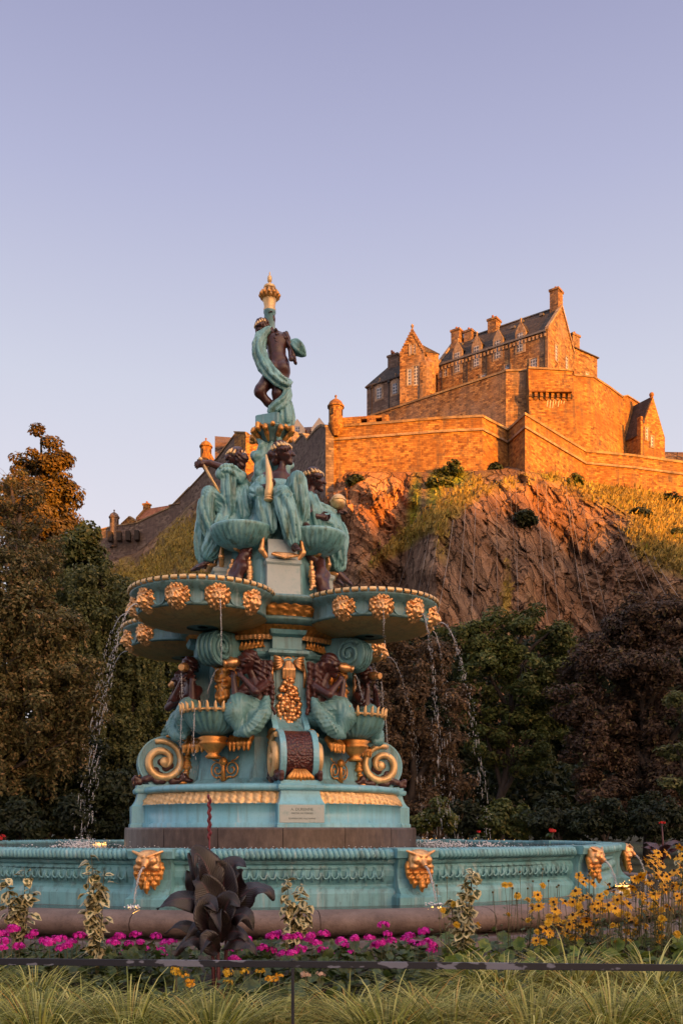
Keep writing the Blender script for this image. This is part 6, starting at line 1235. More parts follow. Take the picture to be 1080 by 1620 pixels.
# ---------------------------------------------------------------- falling water, splashes and pool lamps
t = NT('falling_water'); t.b.inputs['Transmission Weight'].default_value = .6; t.b.inputs['IOR'].default_value = 1.33; JET = t.fin((.88, .86, .87), .12, 0, .6)
FOAM = mottled('foam', [(.3, (.62, .60, .62)), (.7, (.82, .80, .82))], 20, .5, 0, 0)
OC = [(1, 0, 0), (-1, 0, 0), (0, 1, 0), (0, -1, 0), (0, 0, 1), (0, 0, -1)]; OF = [(0, 2, 4), (2, 1, 4), (1, 3, 4), (3, 0, 4), (2, 0, 5), (1, 2, 5), (3, 1, 5), (0, 3, 5)]
def drop(mb, p, r, st=1.6): mb.add([(p[0] + r * a, p[1] + r * b, p[2] + r * c * st) for a, b, c in OC], OF, True)
def jet(p, v, zend, label, r0=.016, brk=.35, spread=.05, n=170, seed=1, parent=None, group='water jets falling from the fountain', name='water_jet'):
    p, v = Vector(p), Vector(v); rr = random.Random(seed); T = (v.z + math.sqrt(max(v.z ** 2 + 19.6 * (p.z - zend), 0))) / 9.8
    at = lambda t_: p + v * t_ + Vector((0, 0, -4.9 * t_ * t_)); mb = MB(); m = 26
    pts = [at(T * brk * i / m) + Vector((rr.uniform(-1, 1), rr.uniform(-1, 1), 0)) * (.006 * i / m) for i in range(m + 1)]
    mb.tube(pts, [r0 * .72 * (1 - .6 * i / m) * rr.uniform(.75, 1.2) for i in range(m + 1)], 6)
    for _ in range(int(n * .36)):                       # streaks: short threads of water drawn out along the fall
        t0 = T * (brk * .35 + (1 - brk * .4) * rr.random()); dt = rr.uniform(.007, .026); s = spread * (t0 / T) ** 1.5; o_ = Vector((rr.gauss(0, s), rr.gauss(0, s), 0)); q = [at(t0 + dt * k / 3) + o_ for k in range(4)]
        if q[-1].z > zend: mb.tube(q, [.001, rr.uniform(.003, .0068), rr.uniform(.003, .0060), .001], 4, caps=False)
    for _ in range(int(n * 1.1)):
        t_ = T * (brk * .5 + (1 - brk * .5) * rr.random()); s = spread * 1.35 * (t_ / T) ** 1.5; q = at(t_) + Vector((rr.gauss(0, s), rr.gauss(0, s), rr.gauss(0, .05)))
        if q.z > zend: drop(mb, q, rr.uniform(.003, .0075), rr.uniform(1.2, 2.5))
    o = mb.build(name, JET, fix=False); tag(o, label, 'water jet', group); return at(T)
FO = Vector((FX, FY, 0))
def mouth(bi, off, z=5.54):
    a = BA[bi] + off; n = Vector((math.sin(R(a)), -math.cos(R(a)), 0)); return FO + pol(BA[bi], BD, 0) + n * 1.40 + Vector((0, 0, z)), n
hits = []
for k, (bi, off, sp_, n_, r_, zend, lb) in enumerate((
        (0, -17, 1.05, 240, .020, 1.17, 'broken water jet arching from the outer lion mask of the nearest bowl'), (0, -51, .95, 110, .012, 1.17, 'thin jet falling in front of the weeping tree from the bowl edge'),
        (0, 51, .22, 26, .015, 3.75, 'thin straight jet dropping from a lion mask into the shell below'),
        (1, -17, .55, 230, .018, 1.17, 'wide speckled jet falling before the copper leaved tree'), (1, 17, 1.0, 240, .018, 1.17, 'longest glittering jet curving down from the bowl with its end by the shrub'), (1, 51, .55, 130, .014, 1.17, 'second jet close beside the wide speckled jet'),
        (1, -51, .15, 22, .010, 4.9, 'short trickle below the lion mask over the garland'), (3, 51, .9, 60, .010, 1.17, 'faint far jet falling from the rear bowl before the weeping tree'), (3, 17, 1.2, 70, .012, 1.17, 'outermost faint jet falling from the rear bowl'),
        (2, -51, 1.0, 150, .014, 1.17, 'jet arching out from the gold mask of the far bowl behind the outer mermaid'), (2, -17, .7, 120, .012, 1.17, 'steeper jet under the gold mask of the far bowl'))):
    p, n = mouth(bi, off); hits.append(jet(p, n * sp_ + Vector((0, 0, .15 if sp_ > .5 else 0)), zend, lb, r_, .30 if zend < 2 else .8, .075 if zend < 2 else .02, n_, k + 2))
# owl spouts pour into the channel
for k, (i, lb) in enumerate(((11, 'jet pouring from the owl spout beside the dark canna'), (0, 'jet pouring from the owl spout nearest the variegated shrub and daisies'), (1, 'jet pouring from the owl spout at the basin corner above the daisies'), (2, 'jet pouring from the farthest visible owl spout'))):
    a = side(i); n = Vector((math.sin(R(a)), -math.cos(R(a)), 0)); tng = Vector((n.y, -n.x, 0)) * (-1 if i in (0, 1, 2) else 1)
    hits.append(jet(FO + n * 7.37 + Vector((0, 0, .985)), n * (.45 if i < 11 else .35) + (Vector((.30, 0, 0)) if i < 11 else Vector((-.32, 0, 0))), .46, lb, .030, .96, .02, 46, 40 + k, group='jets from the owl spouts'))
# conches and shells
def wp(bi, x, r, z): a = R(BA[bi]); return FO + Vector((x * math.cos(a) + r * math.sin(a), x * math.sin(a) - r * math.cos(a), z))
for k, (bi, x, r, z, vx, vr, ze, lb) in enumerate(((0, -.52, 2.32, 4.5, .25, .25, 3.75, 'jet from the conch of the mermaid turned outward on the near shell'), (0, .22, 2.12, 4.55, -.75, .15, 3.75, 'jet from the conch of the mermaid in profile on the near shell'), (1, -.22, 2.12, 4.55, .75, .15, 3.75, 'jet from the conch of the mermaid across the garland'), (1, .52, 2.32, 4.5, -.2, .25, 3.75, 'jet from the conch of the mermaid before the dark trees'),
        (0, -.28, 2.58, 3.76, -.05, .1, 2.45, 'trickle dripping over the crest of the near shell'), (0, .05, 2.62, 3.76, 0, .1, 2.45, 'second trickle over the middle of the near shell'), (1, .45, 2.45, 3.76, .1, .1, 2.45, 'trickle over the outer end of the further shell'))):
    a = R(BA[bi]); v = Vector((vx * math.cos(a) + vr * math.sin(a), vx * math.sin(a) - vr * math.cos(a), 0)); jet(wp(bi, x, r, z), v, ze, lb, .015, .75, .045, 60, 60 + k, group='trickles from conches and shells')
# splashes where the jets land
mb = MB(); rr = random.Random(8)
for h in hits:
    big = h.z > 1 and h.z < 1.5
    if h.z > 2: continue
    for _ in range(90 if big else 30):
        a, q = rr.uniform(0, 6.28), abs(rr.gauss(0, .28 if big else .10)); drop(mb, (h.x + q * math.cos(a), h.y + q * math.sin(a), h.z + abs(rr.gauss(0, .05 if big else .02))), rr.uniform(.008, .022), .8)
for _ in range(260):                                   # line of froth along the plinth and drips on the water
    a = R(rr.uniform(-95, 110)); q = rr.choice((3.12, 3.2, 4.0, 5.0, 6.0)) + rr.uniform(-.06, .5); drop(mb, (FX + q * math.sin(a), FY - q * math.cos(a), 1.172 + abs(rr.gauss(0, .012))), rr.uniform(.006, .016), .6)
o = mb.build('splash_foam', FOAM, fix=False); o['kind'] = 'stuff'; tag(o, 'white splashing drops and froth scattered on the pool water', 'foam')
# submerged lamps whose light breaks the surface
t = NT('lens_and_glow_drops'); t.b.inputs['Emission Color'].default_value = (1, .48, .10, 1); t.b.inputs['Emission Strength'].default_value = 1.6; LENS = t.fin((.9, .6, .3), .3)
for px, py, z, w_, lb in ((158, 1335.5, 1.17, .17, 'glowing pool lamp on the water near the brown tree'), (507, 1340.0, 1.17, .12, 'glowing pool lamp in front of the granite plinth'), (672, 1329.5, 1.17, .30, 'glowing pool lamp beside the plinth end'), (770, 1330.8, 1.17, .42, 'glowing pool lamp where the longest jet lands'), (216, 1444.5, .458, .07, 'small glowing lamp in the channel below the owl by the canna'), (688, 1443, .458, .12, 'small glowing lamp in the channel below the second owl'), (985, 1402, .458, .16, 'small glowing lamp in the channel below the farthest owl')):
    Y = Yz(py, z); c = P(px, py, Y); root = empty('pool_lamp', c, 0, lb, 'lamp', 'lamps sunk in the pool')
    mb = MB(); mb.lathe([(w_, -.10), (w_ * 1.05, -.012), (w_ * .96, -.004), (w_ * .9, -.01)], 20); mb.build('lamp_body', DARK, root)
    mb = MB(); mb.lathe([(w_ * .9, -.008), (w_ * .8, .008), (w_ * .4, .015), (.001, .018)], 20); rr2 = random.Random(int(px))
    for _ in range(14): drop(mb, (rr2.gauss(0, w_ * .7), rr2.gauss(0, w_ * .7), abs(rr2.gauss(0, .03)) + .015), rr2.uniform(.004, .009), 1.4)  # glowing drops: emission imitates spray catching the lamp light
    mb.build('lens_and_glow_drops', LENS, root, fix=False)
# ---------------------------------------------------------------- flower bed, grasses and fence in front
mb = MB(); bed = lambda x, y: .10 + .16 * math.exp(-((y - 8.2) / 1.6) ** 2) + .03 * noise.noise(Vector((x * 1.3, y * 1.3, 0)))
xs_, ys_ = np.linspace(-9, 10, 96), np.linspace(3.2, 11.1, 50)
mb.loft([[(x, y, bed(x, y)) for x in xs_] for y in ys_], closed=False, smooth=True); o = mb.build('flower_bed', SOIL, fix=False); o['kind'] = 'structure'
BLK = paint('black_rail_paint', (.010, .010, .016), (.018, .017, .026), (.006, .006, .008), .38, .3, 0, 60, .3)
t = NT('chipped_rail'); v = t.coords(scale=(1, 2.2, 2.2)); n1 = t.noise(v, 9, 3, .5); n2 = t.noise(v, 1.1, 2, .5); f = t.ramp(t.math('ADD', t.math('MULTIPLY', n1, .62), t.math('MULTIPLY', n2, .38)), [(.565, (0, 0, 0)), (.58, (1, 1, 1))])
CHIP = t.fin(t.mix(f, (.012, .012, .019), (.15, .155, .20)), .42); t.bump(f, -.4, .004)
fence = empty('fence', (0, 4.0, 0), 0, 'low black iron fence with one chipped flat rail in front of the flower bed', 'fence')
A, B = P(-500, 1516.5, 4.16) - Vector((0, 4, 0)), P(1600, 1536, 3.86) - Vector((0, 4, 0))
dv = (B - A).normalized(); M = Matrix(((dv.x, -dv.y, 0, A.x), (dv.y, dv.x, 0, A.y), (dv.z, 0, 1, A.z), (0, 0, 0, 1))); mb = MB(); mb.box((0, -.005, -.0145), ((B - A).length, .005, .0145), M, .002); mb.build('rail', CHIP, fence)
for px in (-420, 463, 1340):
    k_ = min((i / 4000 for i in range(4001)), key=lambda t_: abs(540 + F * A.lerp(B, t_).x / (A.lerp(B, t_).y + 4) - px)); c = A.lerp(B, k_); mb = MB(); mb.box((c.x - .0065, c.y - .0075, -.05), (c.x + .0065, c.y + .0075, c.z - .018), bev=.002); mb.lathe([(.001, c.z + .026), (.010, c.z + .022), (.012, c.z + .0175), (.012, c.z + .0172)], 10, c=(c.x, c.y)); mb.build('post', BLK, fence)
def ribbon(base, d, L_, w_, bend, nseg, r, tw=0):      # an arching blade
    V = []; p = np.array(base, float); d = np.array(d, float); d /= np.linalg.norm(d); sd = np.cross(d, (0, 0, 1)); sd /= np.linalg.norm(sd) + 1e-9
    hz = np.array([d[0], d[1], 0]); hz = hz / (np.linalg.norm(hz) + 1e-9)
    el = math.atan2(d[2], math.hypot(d[0], d[1]))
    for i in range(nseg + 1):
        f = i / nseg; ww = w_ * (1 - f ** 2.2) * (.55 + .45 * min(1, f * 4)) + .0004; V += [p - sd * ww, p + sd * ww]
        e = el - bend * f ** 1.3; p = p + (hz * math.cos(e) + np.array([0, 0, math.sin(e)])) * (L_ / nseg); 
    return V
def blades(items, nseg):
    V, Q = [], []
    for it in items:
        b = len(V); V += it; Q += [(b + 2 * i, b + 2 * i + 1, b + 2 * i + 3, b + 2 * i + 2) for i in range(nseg)]
    return np.array(V), np.array(Q)
GRS = leafy('sedge_blades', [(0, (.10, .12, .02)), (.25, (.27, .29, .05)), (.6, (.57, .54, .12)), (.93, (.80, .73, .25)), (1, (.62, .28, .04))], .5, .3)
GRY = leafy('sedge_blades_pale', [(0, (.14, .14, .025)), (.25, (.35, .33, .06)), (.65, (.66, .60, .16)), (.92, (.85, .77, .30)), (1, (.64, .28, .04))], .5, .3)
GRN = leafy('sedge_heart', [(0, (.05, .075, .014)), (.5, (.12, .145, .028)), (.9, (.25, .24, .05)), (1, (.4, .2, .04))], .5, .3)
def tuft(px, Y, h, n, label, mat, spread=1.0, wd=.0056, lean=0):
    r = np.random.default_rng(int(px * 7 + Y * 100) + 3000); x0 = (px - CXP) / F * Y; z0 = bed(x0, Y) - .01; root = empty('sedge_tuft', (x0, Y, z0), 0, label, 'ornamental grass', 'ornamental grass tufts along the fence')
    it = []
    for i in range(int(n * 2.1)):
        a = r.uniform(0, 6.283); q = abs(r.normal()) * .06; el = R(np.clip(r.normal(66, 12), 32, 89)); L_ = h * r.uniform(1.12, 1.7) * (1 if i % 3 else .7)
        d = (math.cos(a) * math.cos(el) + lean, math.sin(a) * math.cos(el), math.sin(el)); it.append(ribbon((q * math.cos(a), q * math.sin(a), 0), d, L_, wd * r.uniform(.6, 1.25), (r.uniform(1.6, 2.5) if i % 3 else r.uniform(.6, 1.6)) * spread, 7, r))
    V, Q = blades(it, 7); me = mesh_np('blades', V, Q, True); link('blades', me, [mat, GRN], root); me.polygons.foreach_set('material_index', ((np.arange(len(me.polygons)) // 7) % 3 == 0).astype(np.int32))
for i, (px, Y, h, n, m, lb) in enumerate(((-75, 5.2, .50, 480, GRS, 'grass tuft cut by the frame edge below the rail end'), (62, 5.15, .54, 620, GRS, 'yellow green grass tuft beneath the two variegated shrubs'), (205, 5.2, .53, 620, GRS, 'grass tuft under the pale worn patch on the rail'), (335, 5.1, .52, 600, GRS, 'grass tuft standing below the dark canna'), (432, 5.35, .44, 420, GRY, 'pale short tuft just before the fence post'), (492, 5.25, .40, 380, GRY, 'low straw coloured tuft just past the fence post'),
        (612, 5.1, .56, 640, GRS, 'broad green hearted tuft below the last pink flowers'), (715, 5.2, .54, 560, GRY, 'grass tuft with orange tipped blades under the rail'), (842, 5.1, .57, 640, GRY, 'big pale tuft below the chipped stretch of rail'), (968, 5.1, .57, 640, GRS, 'deep green hearted tuft below the yellow daisies'), (1078, 5.15, .55, 520, GRY, 'pale tuft leaving the frame under the far rail end'), (1190, 5.2, .55, 400, GRS, 'tuft beyond the frame edge past the daisies'),
        (0, 5.75,.43, 420, GRY, 'tuft in the second row at the frame edge'), (130, 5.7,.43, 420, GRS, 'second row tuft between the two widest tufts under the shrubs'), (268, 5.7,.43, 420, GRS, 'second row tuft behind the worn rail patch'), (392, 5.75, .42, 340, GRY, 'second row tuft among the yellow begonias'), (552, 5.7,.43, 420, GRY, 'second row tuft past the faded peach bloom'), (665, 5.7,.43, 420, GRS, 'second row tuft under the tallest pink stalk'), (780, 5.7,.43, 420, GRS, 'second row tuft just under the chipped rail'), (905, 5.7,.43, 420, GRY, 'second row tuft under the rusty leaves'), (1022, 5.7,.43, 420, GRS, 'second row tuft under the thickest daisies'),
        (800, 6.4, .50, 380, GRY, 'grass tuft behind the rail beside the variegated shrub'), (905, 6.5, .52, 380, GRY, 'grass tuft behind the rail with a brown leaf beside it'), (1030, 6.3, .54, 400, GRY, 'grass tuft behind the rail below the densest daisies'), (745, 6.7, .46, 260, GRS, 'thin tuft behind the rail near the last pink flowers'), (55, 6.6, .40, 220, GRS, 'thin tuft behind the rail among pink flowers'), (-40, 6.6, .45, 240, GRS, 'thin tuft behind the rail at the frame edge'), (315, 6.3, .34, 160, GRS, 'sparse tuft behind the rail at the canna stem'))):
    tuft(px, Y, h, n, lb, m)
# ---- leaf helpers with a coloured rim
def rim_leaves(name, C, D, U, L_, W_, mat, parent, curl=.3, r=rng):
    """pointed leaves from base C along D with upper side U; vertex colour 0 at the midrib, 1 at the rim"""
    n = len(C); S = np.cross(D, U); S /= np.linalg.norm(S, axis=1)[:, None] + 1e-9; U = np.cross(S, D); L_ = (L_ * r.uniform(.7, 1.25, n))[:, None]; W_ = L_ * W_
    at = lambda f, s, h: C + D * L_ * f + S * W_ * s + U * L_ * (h - curl * f * f)
    P_ = [at(0, 0, 0), at(.3, -.42, .06), at(.3, 0, 0), at(.3, .42, .06), at(.62, -.40, .05), at(.62, 0, 0), at(.62, .40, .05), at(1, 0, 0), at(.08, -.1, 0), at(.08, .1, 0)]
    V = np.stack(P_, 1).reshape(-1, 3); b = np.arange(n)[:, None] * 10
    Q = np.concatenate([b + np.array(q) for q in ((0, 8, 1, 2), (0, 2, 3, 9), (2, 1, 4, 5), (2, 5, 6, 3), (5, 4, 7, 7), (5, 7, 7, 6))[:4]]); T = np.concatenate([b + np.array(q) for q in ((5, 4, 7), (5, 7, 6))])
    me = bpy.data.meshes.new(name); me.from_pydata(V.tolist(), [], Q.tolist() + T.tolist()); me.polygons.foreach_set('use_smooth', [True] * len(me.polygons))
    c = np.tile(np.array([0, 1, 0, 1, 1, 0, 1, 1, .6, .6]), n); r4 = np.repeat(r.uniform(0, 1, n), 10); a = me.color_attributes.new('rim', 'FLOAT_COLOR', 'POINT'); a.data.foreach_set('color', np.stack([c, r4, c, c], 1).astype(np.float32).ravel()); me.update()
    return link(name, me, mat, parent)
def rim_mat(name, inner, outer, lo=.35, hi=.6, rough=.45, trans=.15):
    t = NT(name); a = t.n('VertexColor'); a.layer_name = 'rim'; s = t.n('SeparateColor'); t.l(a.outputs[0], s.inputs[0]); v = t.coords(); n = t.noise(v, 30, 3, .6); x = t.math('ADD', s.outputs[0], t.math('MULTIPLY', t.math('SUBTRACT', n, .5), 2.4))
    k = t.ramp(s.outputs[1], [(0, (.6,) * 3), (1, (1.15,) * 3)]); c = t.mix(1.0, t.mix(t.ramp(x, [(lo, (0, 0, 0)), (hi, (1, 1, 1))]), inner, outer), k, 'MULTIPLY'); t.fin(c, rough)
    if trans: tr = t.n('BsdfTranslucent'); ms = t.n('MixShader'); ms.inputs[0].default_value = trans; t.l(c, tr.inputs[0]); t.l(t.b.outputs[0], ms.inputs[1]); t.l(tr.outputs[0], ms.inputs[2]); t.l(ms.outputs[0], t.out.inputs[0])
    return t.m
VAR = rim_mat('variegated_leaf', (.055, .07, .02), (.66, .56, .29), .30, .52); STEM = mottled('green_stem', [(.3, (.05, .045, .015)), (.7, (.10, .09, .03))], 20, .6, 0, 0)
def shrub(px, Y, ytop, ybot, w_, n, label):
    r = np.random.default_rng(int(px)); x0 = (px - CXP) / F * Y; z0 = bed(x0, Y); zt = EYE + (HY - ytop) / F * Y; zb = EYE + (HY - ybot) / F * Y; w = w_ / F * Y; root = empty('variegated_shrub', (x0, Y, z0), 0, label, 'shrub', 'variegated shrubs in the bed'); mb = MB(); C, D, U = [], [], []
    for s in range(7):
        a = r.uniform(0, 6.28); q = w * r.uniform(.1, .55); top = (zt - z0) * (r.uniform(.62, 1) if s else 1); pts = cat_rom([(0, 0, 0), (q * .3 * math.cos(a), q * .3 * math.sin(a), top * .35), (q * .75 * math.cos(a + .3), q * .7 * math.sin(a + .3), top * .7), (q * math.cos(a + .5), q * math.sin(a + .5), top)], 5); mb.tube(pts, [.007 - .005 * i / 15 for i in range(16)], 5)
        for i in range(n // 7):
            f = r.uniform(max(.05, (zb - z0) / (zt - z0) * .9), 1) ** .8; p = pts[min(15, int(f * 15))]; b = r.uniform(0, 6.28); C.append(np.array(p) + r.normal(size=3) * .012); D.append((math.cos(b), math.sin(b), r.uniform(-.9, .5))); U.append((0, 0, 1))
    D = np.array(D); D /= np.linalg.norm(D, axis=1)[:, None]; mb.build('stem', STEM, root); rim_leaves('leaves', np.array(C), D, np.array(U, float) + r.normal(size=(len(C), 3)) * .35, .085, .85, VAR, root, .35, r)
shrub(32, 7.7, 1372, 1470, 48, 150, 'variegated shrub with cream leaves nearest the frame edge'); shrub(155, 7.3, 1350, 1500, 36, 190, 'tall slim variegated shrub between pink flower clumps'); shrub(467, 7.7, 1387, 1475, 40, 150, 'compact variegated shrub rising behind the pink flowers'); shrub(733, 7.3, 1372, 1475, 46, 165, 'variegated shrub beside the first yellow daisies'); shrub(1085, 9.0, 1332, 1380, 34, 70, 'variegated sprig high at the frame edge above the daisies')
# ---- dark canna
t = NT('dark_canna_leaf'); a_ = t.n('VertexColor'); a_.layer_name = 'blade'; s_ = t.n('SeparateColor'); t.l(a_.outputs[0], s_.inputs[0]); ph = t.math('ADD', t.math('MULTIPLY', s_.outputs[1], 150.0), t.math('MULTIPLY', s_.outputs[0], -34.0)); wv = t.math('SINE', ph); v = t.coords(); n1 = t.noise(v, 7, 5, .6)
c = t.ramp(n1, [(.3, (.006, .004, .005)), (.5, (.013, .007, .009)), (.62, (.018, .015, .010)), (.78, (.030, .016, .019))]); c = t.mix(t.math('MULTIPLY', t.math('ADD', wv, 1.0), .12), c, (.04, .022, .026)); rb = t.ramp(s_.outputs[0], [(.0, (1, 1, 1)), (.10, (0, 0, 0))]); c = t.mix(t.math('MULTIPLY', rb, .6), c, (.09, .03, .035))
t.bump(t.math('ADD', t.math('MULTIPLY', wv, .35), n1), .5, .004); CAN = t.fin(c, t.ramp(n1, [(.3, (.28,) * 3), (.7, (.5,) * 3)]), 0, .55); CANS = mottled('canna_stem', [(.3, (.06, .012, .016)), (.7, (.11, .025, .03))], 8, .4, 0, 0)
def paddle(root, base, d, up, L_, W_, droop, seed, cup=.35, mat=CAN):
    r = random.Random(seed); d = Vector(d).normalized(); up = Vector(up); s = d.cross(up).normalized(); up = s.cross(d); mb = MB(); rows = []; p = Vector(base); n = 14; e = 0
    for i in range(n + 1):
        f = i / n; w = W_ * (math.sin(math.pi * min(1, f * .93 + .07)) ** .75) * (1 if f < .6 else (1 - ((f - .6) / .4) ** 2.2)) if i < n else .002; a = -droop * f ** 1.7; dd = d * math.cos(a) + up * math.sin(a); uu = up * math.cos(a) - d * math.sin(a)
        rw = []
        for j in range(-4, 5):
            u = j / 4; rw.append(p + s * (u * w * math.cos(cup * abs(u))) + uu * (w * cup * u * u * .9 + .012 * math.sin(f * 17 + j * 1.3 + seed) * abs(u)))
        rows.append(rw); p = p + dd * (L_ / n)
    mb.loft(rows, closed=False, smooth=True); o = mb.build('leaf', mat, root, fix=False); so_ = o.modifiers.new('thick', 'SOLIDIFY'); so_.thickness = .003; return o
cx = (345 - CXP) / F * 7.0; cz = bed(cx, 7.0); canna = empty('canna_plant', (cx, 7.0, cz), 0, 'dark purple leaved canna with one tall red flower spike before the pool', 'canna'); Zc = lambda y: EYE + (HY - y) / F * 7.0 - cz; Xc = lambda x: (x - 345) / F * 7.0
for k, (x0, x1) in enumerate(((2, -8), (-6, -18), (8, 22))):
    mb = MB(); mb.tube(cat_rom([(Xc(345 + x0), .03 * k, 0), (Xc(345 + (x0 + x1) / 2), .02, Zc(1450)), (Xc(345 + x1), 0, Zc(1390 + 15 * k))], 5), [.016 - .0006 * i for i in range(11)], 8); mb.build('stem', CANS, canna)
def canna_leaf(pts, w, face, cup, seed):               # pts: (px, py, depth) along the midrib; w: half width in px; face: which way the blade looks
    r = random.Random(seed); path = cat_rom([Vector((Xc(a), c, Zc(b))) for a, b, c in pts], 6); n = len(path) - 1; face = Vector(face).normalized(); rows = []; att = []; W = w * 1.18 / F * 7.0
    for i, p in enumerate(path):
        f = i / n; d = (path[min(i + 1, n)] - path[max(i - 1, 0)]).normalized(); s = d.cross(face).normalized(); u = s.cross(d); ww = W * (min(1, f * 3.2 + .08) ** .8) * (1 if f < .36 else max(.012, 1 - ((f - .36) / .64) ** 1.35)); rw = []
        for q in range(-5, 6):
            x = q / 5; rw.append(p + s * (ww * x) + u * (ww * cup * (abs(x) ** 1.1) + .020 * math.sin(f * 9 + seed * 2 + (2 if q > 0 else 0)) * abs(x) + .0025 * math.sin(f * 60 + abs(x) * 14)))
        rows.append(rw); att += [(abs(q) / 5, f, 0, 1) for q in range(-5, 6)]
    mb = MB(); mb.loft(rows, closed=False, smooth=True); o = mb.build('leaf', CAN, canna, fix=False); a_ = o.data.color_attributes.new('blade', 'FLOAT_COLOR', 'POINT'); a_.data.foreach_set('color', np.array(att, np.float32).ravel()); m_ = o.modifiers.new('thick', 'SOLIDIFY'); m_.thickness = .0012
for k, (pts, w, face, cup) in enumerate(((((334, 1452, 0), (314, 1424, -.05), (282, 1421, -.10), (252, 1436, -.10)), 19, (-.15, -.8, .7), -.25), (((338, 1440, .03), (318, 1410, .04), (303, 1375, .05), (297, 1349, .05)), 13, (.6, -.8, .1), .5), (((338, 1425, .02), (332, 1385, 0), (322, 1360, -.04), (313, 1350, -.10), (312, 1372, -.14)), 21, (.5, -.8, .4), .3),
        (((342, 1468, -.02), (336, 1425, -.06), (324, 1398, -.08), (308, 1392, -.06)), 24, (.35, -1, .2), .25), (((346, 1450, 0), (352, 1410, .02), (352, 1378, .03), (342, 1362, .0)), 24, (-.2, -1, .15), .2), (((350, 1450, .03), (368, 1415, .04), (378, 1390, .02), (386, 1376, -.03)), 25, (-.5, -.9, .2), .22), (((352, 1460, .02), (376, 1425, -.02), (402, 1404, -.06), (424, 1406, -.08), (434, 1424, -.08)), 20, (.1, -.7, .8), -.2),
        (((350, 1470, 0), (370, 1448, -.08), (392, 1446, -.12), (404, 1470, -.13)), 17, (.2, -.9, .5), -.2), (((344, 1475, -.03), (358, 1440, -.10), (368, 1420, -.14), (384, 1432, -.18)), 18, (-.3, -1, .3), .2), (((342, 1478, -.03), (332, 1448, -.12), (336, 1425, -.16), (350, 1440, -.2)), 20, (.3, -1, .3), .3), (((340, 1478, 0), (312, 1466, -.05), (282, 1463, -.06), (262, 1476, -.06)), 10, (0, -.6, .8), -.2),
        (((345, 1485, 0), (330, 1466, -.10), (314, 1462, -.14), (300, 1486, -.15)), 13, (-.1, -.9, .5), -.1), (((352, 1485, 0), (366, 1472, -.08), (386, 1474, -.12), (396, 1492, -.12)), 12, (.1, -.8, .6), -.1), (((350, 1490, -.03), (352, 1460, -.14), (346, 1440, -.18), (356, 1470, -.24)), 15, (.1, -1, .2), .3), (((342, 1500, -.05), (318, 1482, -.14), (296, 1488, -.18), (284, 1508, -.18)), 14, (-.1, -.7, .7), -.2), (((352, 1500, -.05), (376, 1484, -.12), (398, 1490, -.14), (408, 1508, -.14)), 14, (.1, -.7, .7), -.2), (((346, 1505, -.05), (340, 1488, -.18), (334, 1480, -.24), (326, 1502, -.28)), 15, (0, -1, .4), .2), (((330, 1440, .06), (306, 1405, .08), (298, 1388, .08), (292, 1378, .08)), 12, (.2, -1, .2), .3), (((346, 1420, .04), (362, 1378, .05), (374, 1365, .04), (390, 1372, .0)), 17, (-.2, -.8, .5), .1))):
    canna_leaf(pts, w, face, cup, k)
mb = MB(); mb.tube([(Xc(338), .02, Zc(1400)), (Xc(331), .02, Zc(1345)), (Xc(330.5), .02, Zc(1285)), (Xc(330.5), .02, Zc(1257))], [.010, .008, .009, .003], 8)
for i in range(11): z = Zc(1330 - 6.3 * i); mb.tube([(Xc(331), .02, z), (Xc(331) + (.012 if i % 2 else -.012), .012, z + .03), (Xc(331) + (.008 if i % 2 else -.008), .012, z + .055)], [.006, .008, .003], 6)
mb.build('flower_spike', mottled('red_spike', [(.3, (.09, .008, .018)), (.7, (.18, .02, .035))], 20, .45, 0, 0), canna)
# ---- geraniums
PINK = leafy('magenta_petal', [(0, (.50, .004, .24)), (.5, (.76, .010, .40)), (.9, (.86, .03, .50)), (1, (.9, .16, .6))], .5, .25); GLV = rim_mat('geranium_leaf', (.03, .06, .012), (.07, .10, .022), .3, .9, .5, .2)
def disc_leaves(name, C, N_, rad, mat, parent, r, lob=9):
    V, Fc, col = [], [], []
    for c, n in zip(C, N_):
        n = n / np.linalg.norm(n); u = np.cross(n, (.3, .2, 1)); u /= np.linalg.norm(u); v = np.cross(n, u); b = len(V); rr_ = rad * r.uniform(.6, 1.3); ph = r.uniform(0, 6.28); k = r.uniform(0, 1); V.append(c); col.append((0, k, 0, 1)); m = lob * 2
        for i in range(m):
            a = ph + 6.283 * i / m; q = rr_ * (1.0 if i % 2 else .82) * (.6 if i == 0 else 1); V.append(c + u * (q * math.cos(a)) + v * (q * math.sin(a)) + n * (rr_ * .22 + .1 * rr_ * math.sin(3 * a))); col.append((1, k, 1, 1))
        Fc += [(b, b + 1 + i, b + 1 + (i + 1) % m) for i in range(m)]
    me = bpy.data.meshes.new(name); me.from_pydata([tuple(x) for x in V], [], Fc); a = me.color_attributes.new('rim', 'FLOAT_COLOR', 'POINT'); a.data.foreach_set('color', np.array(col, np.float32).ravel()); me.polygons.foreach_set('use_smooth', [True] * len(Fc)); me.update(); return link(name, me, mat, parent)
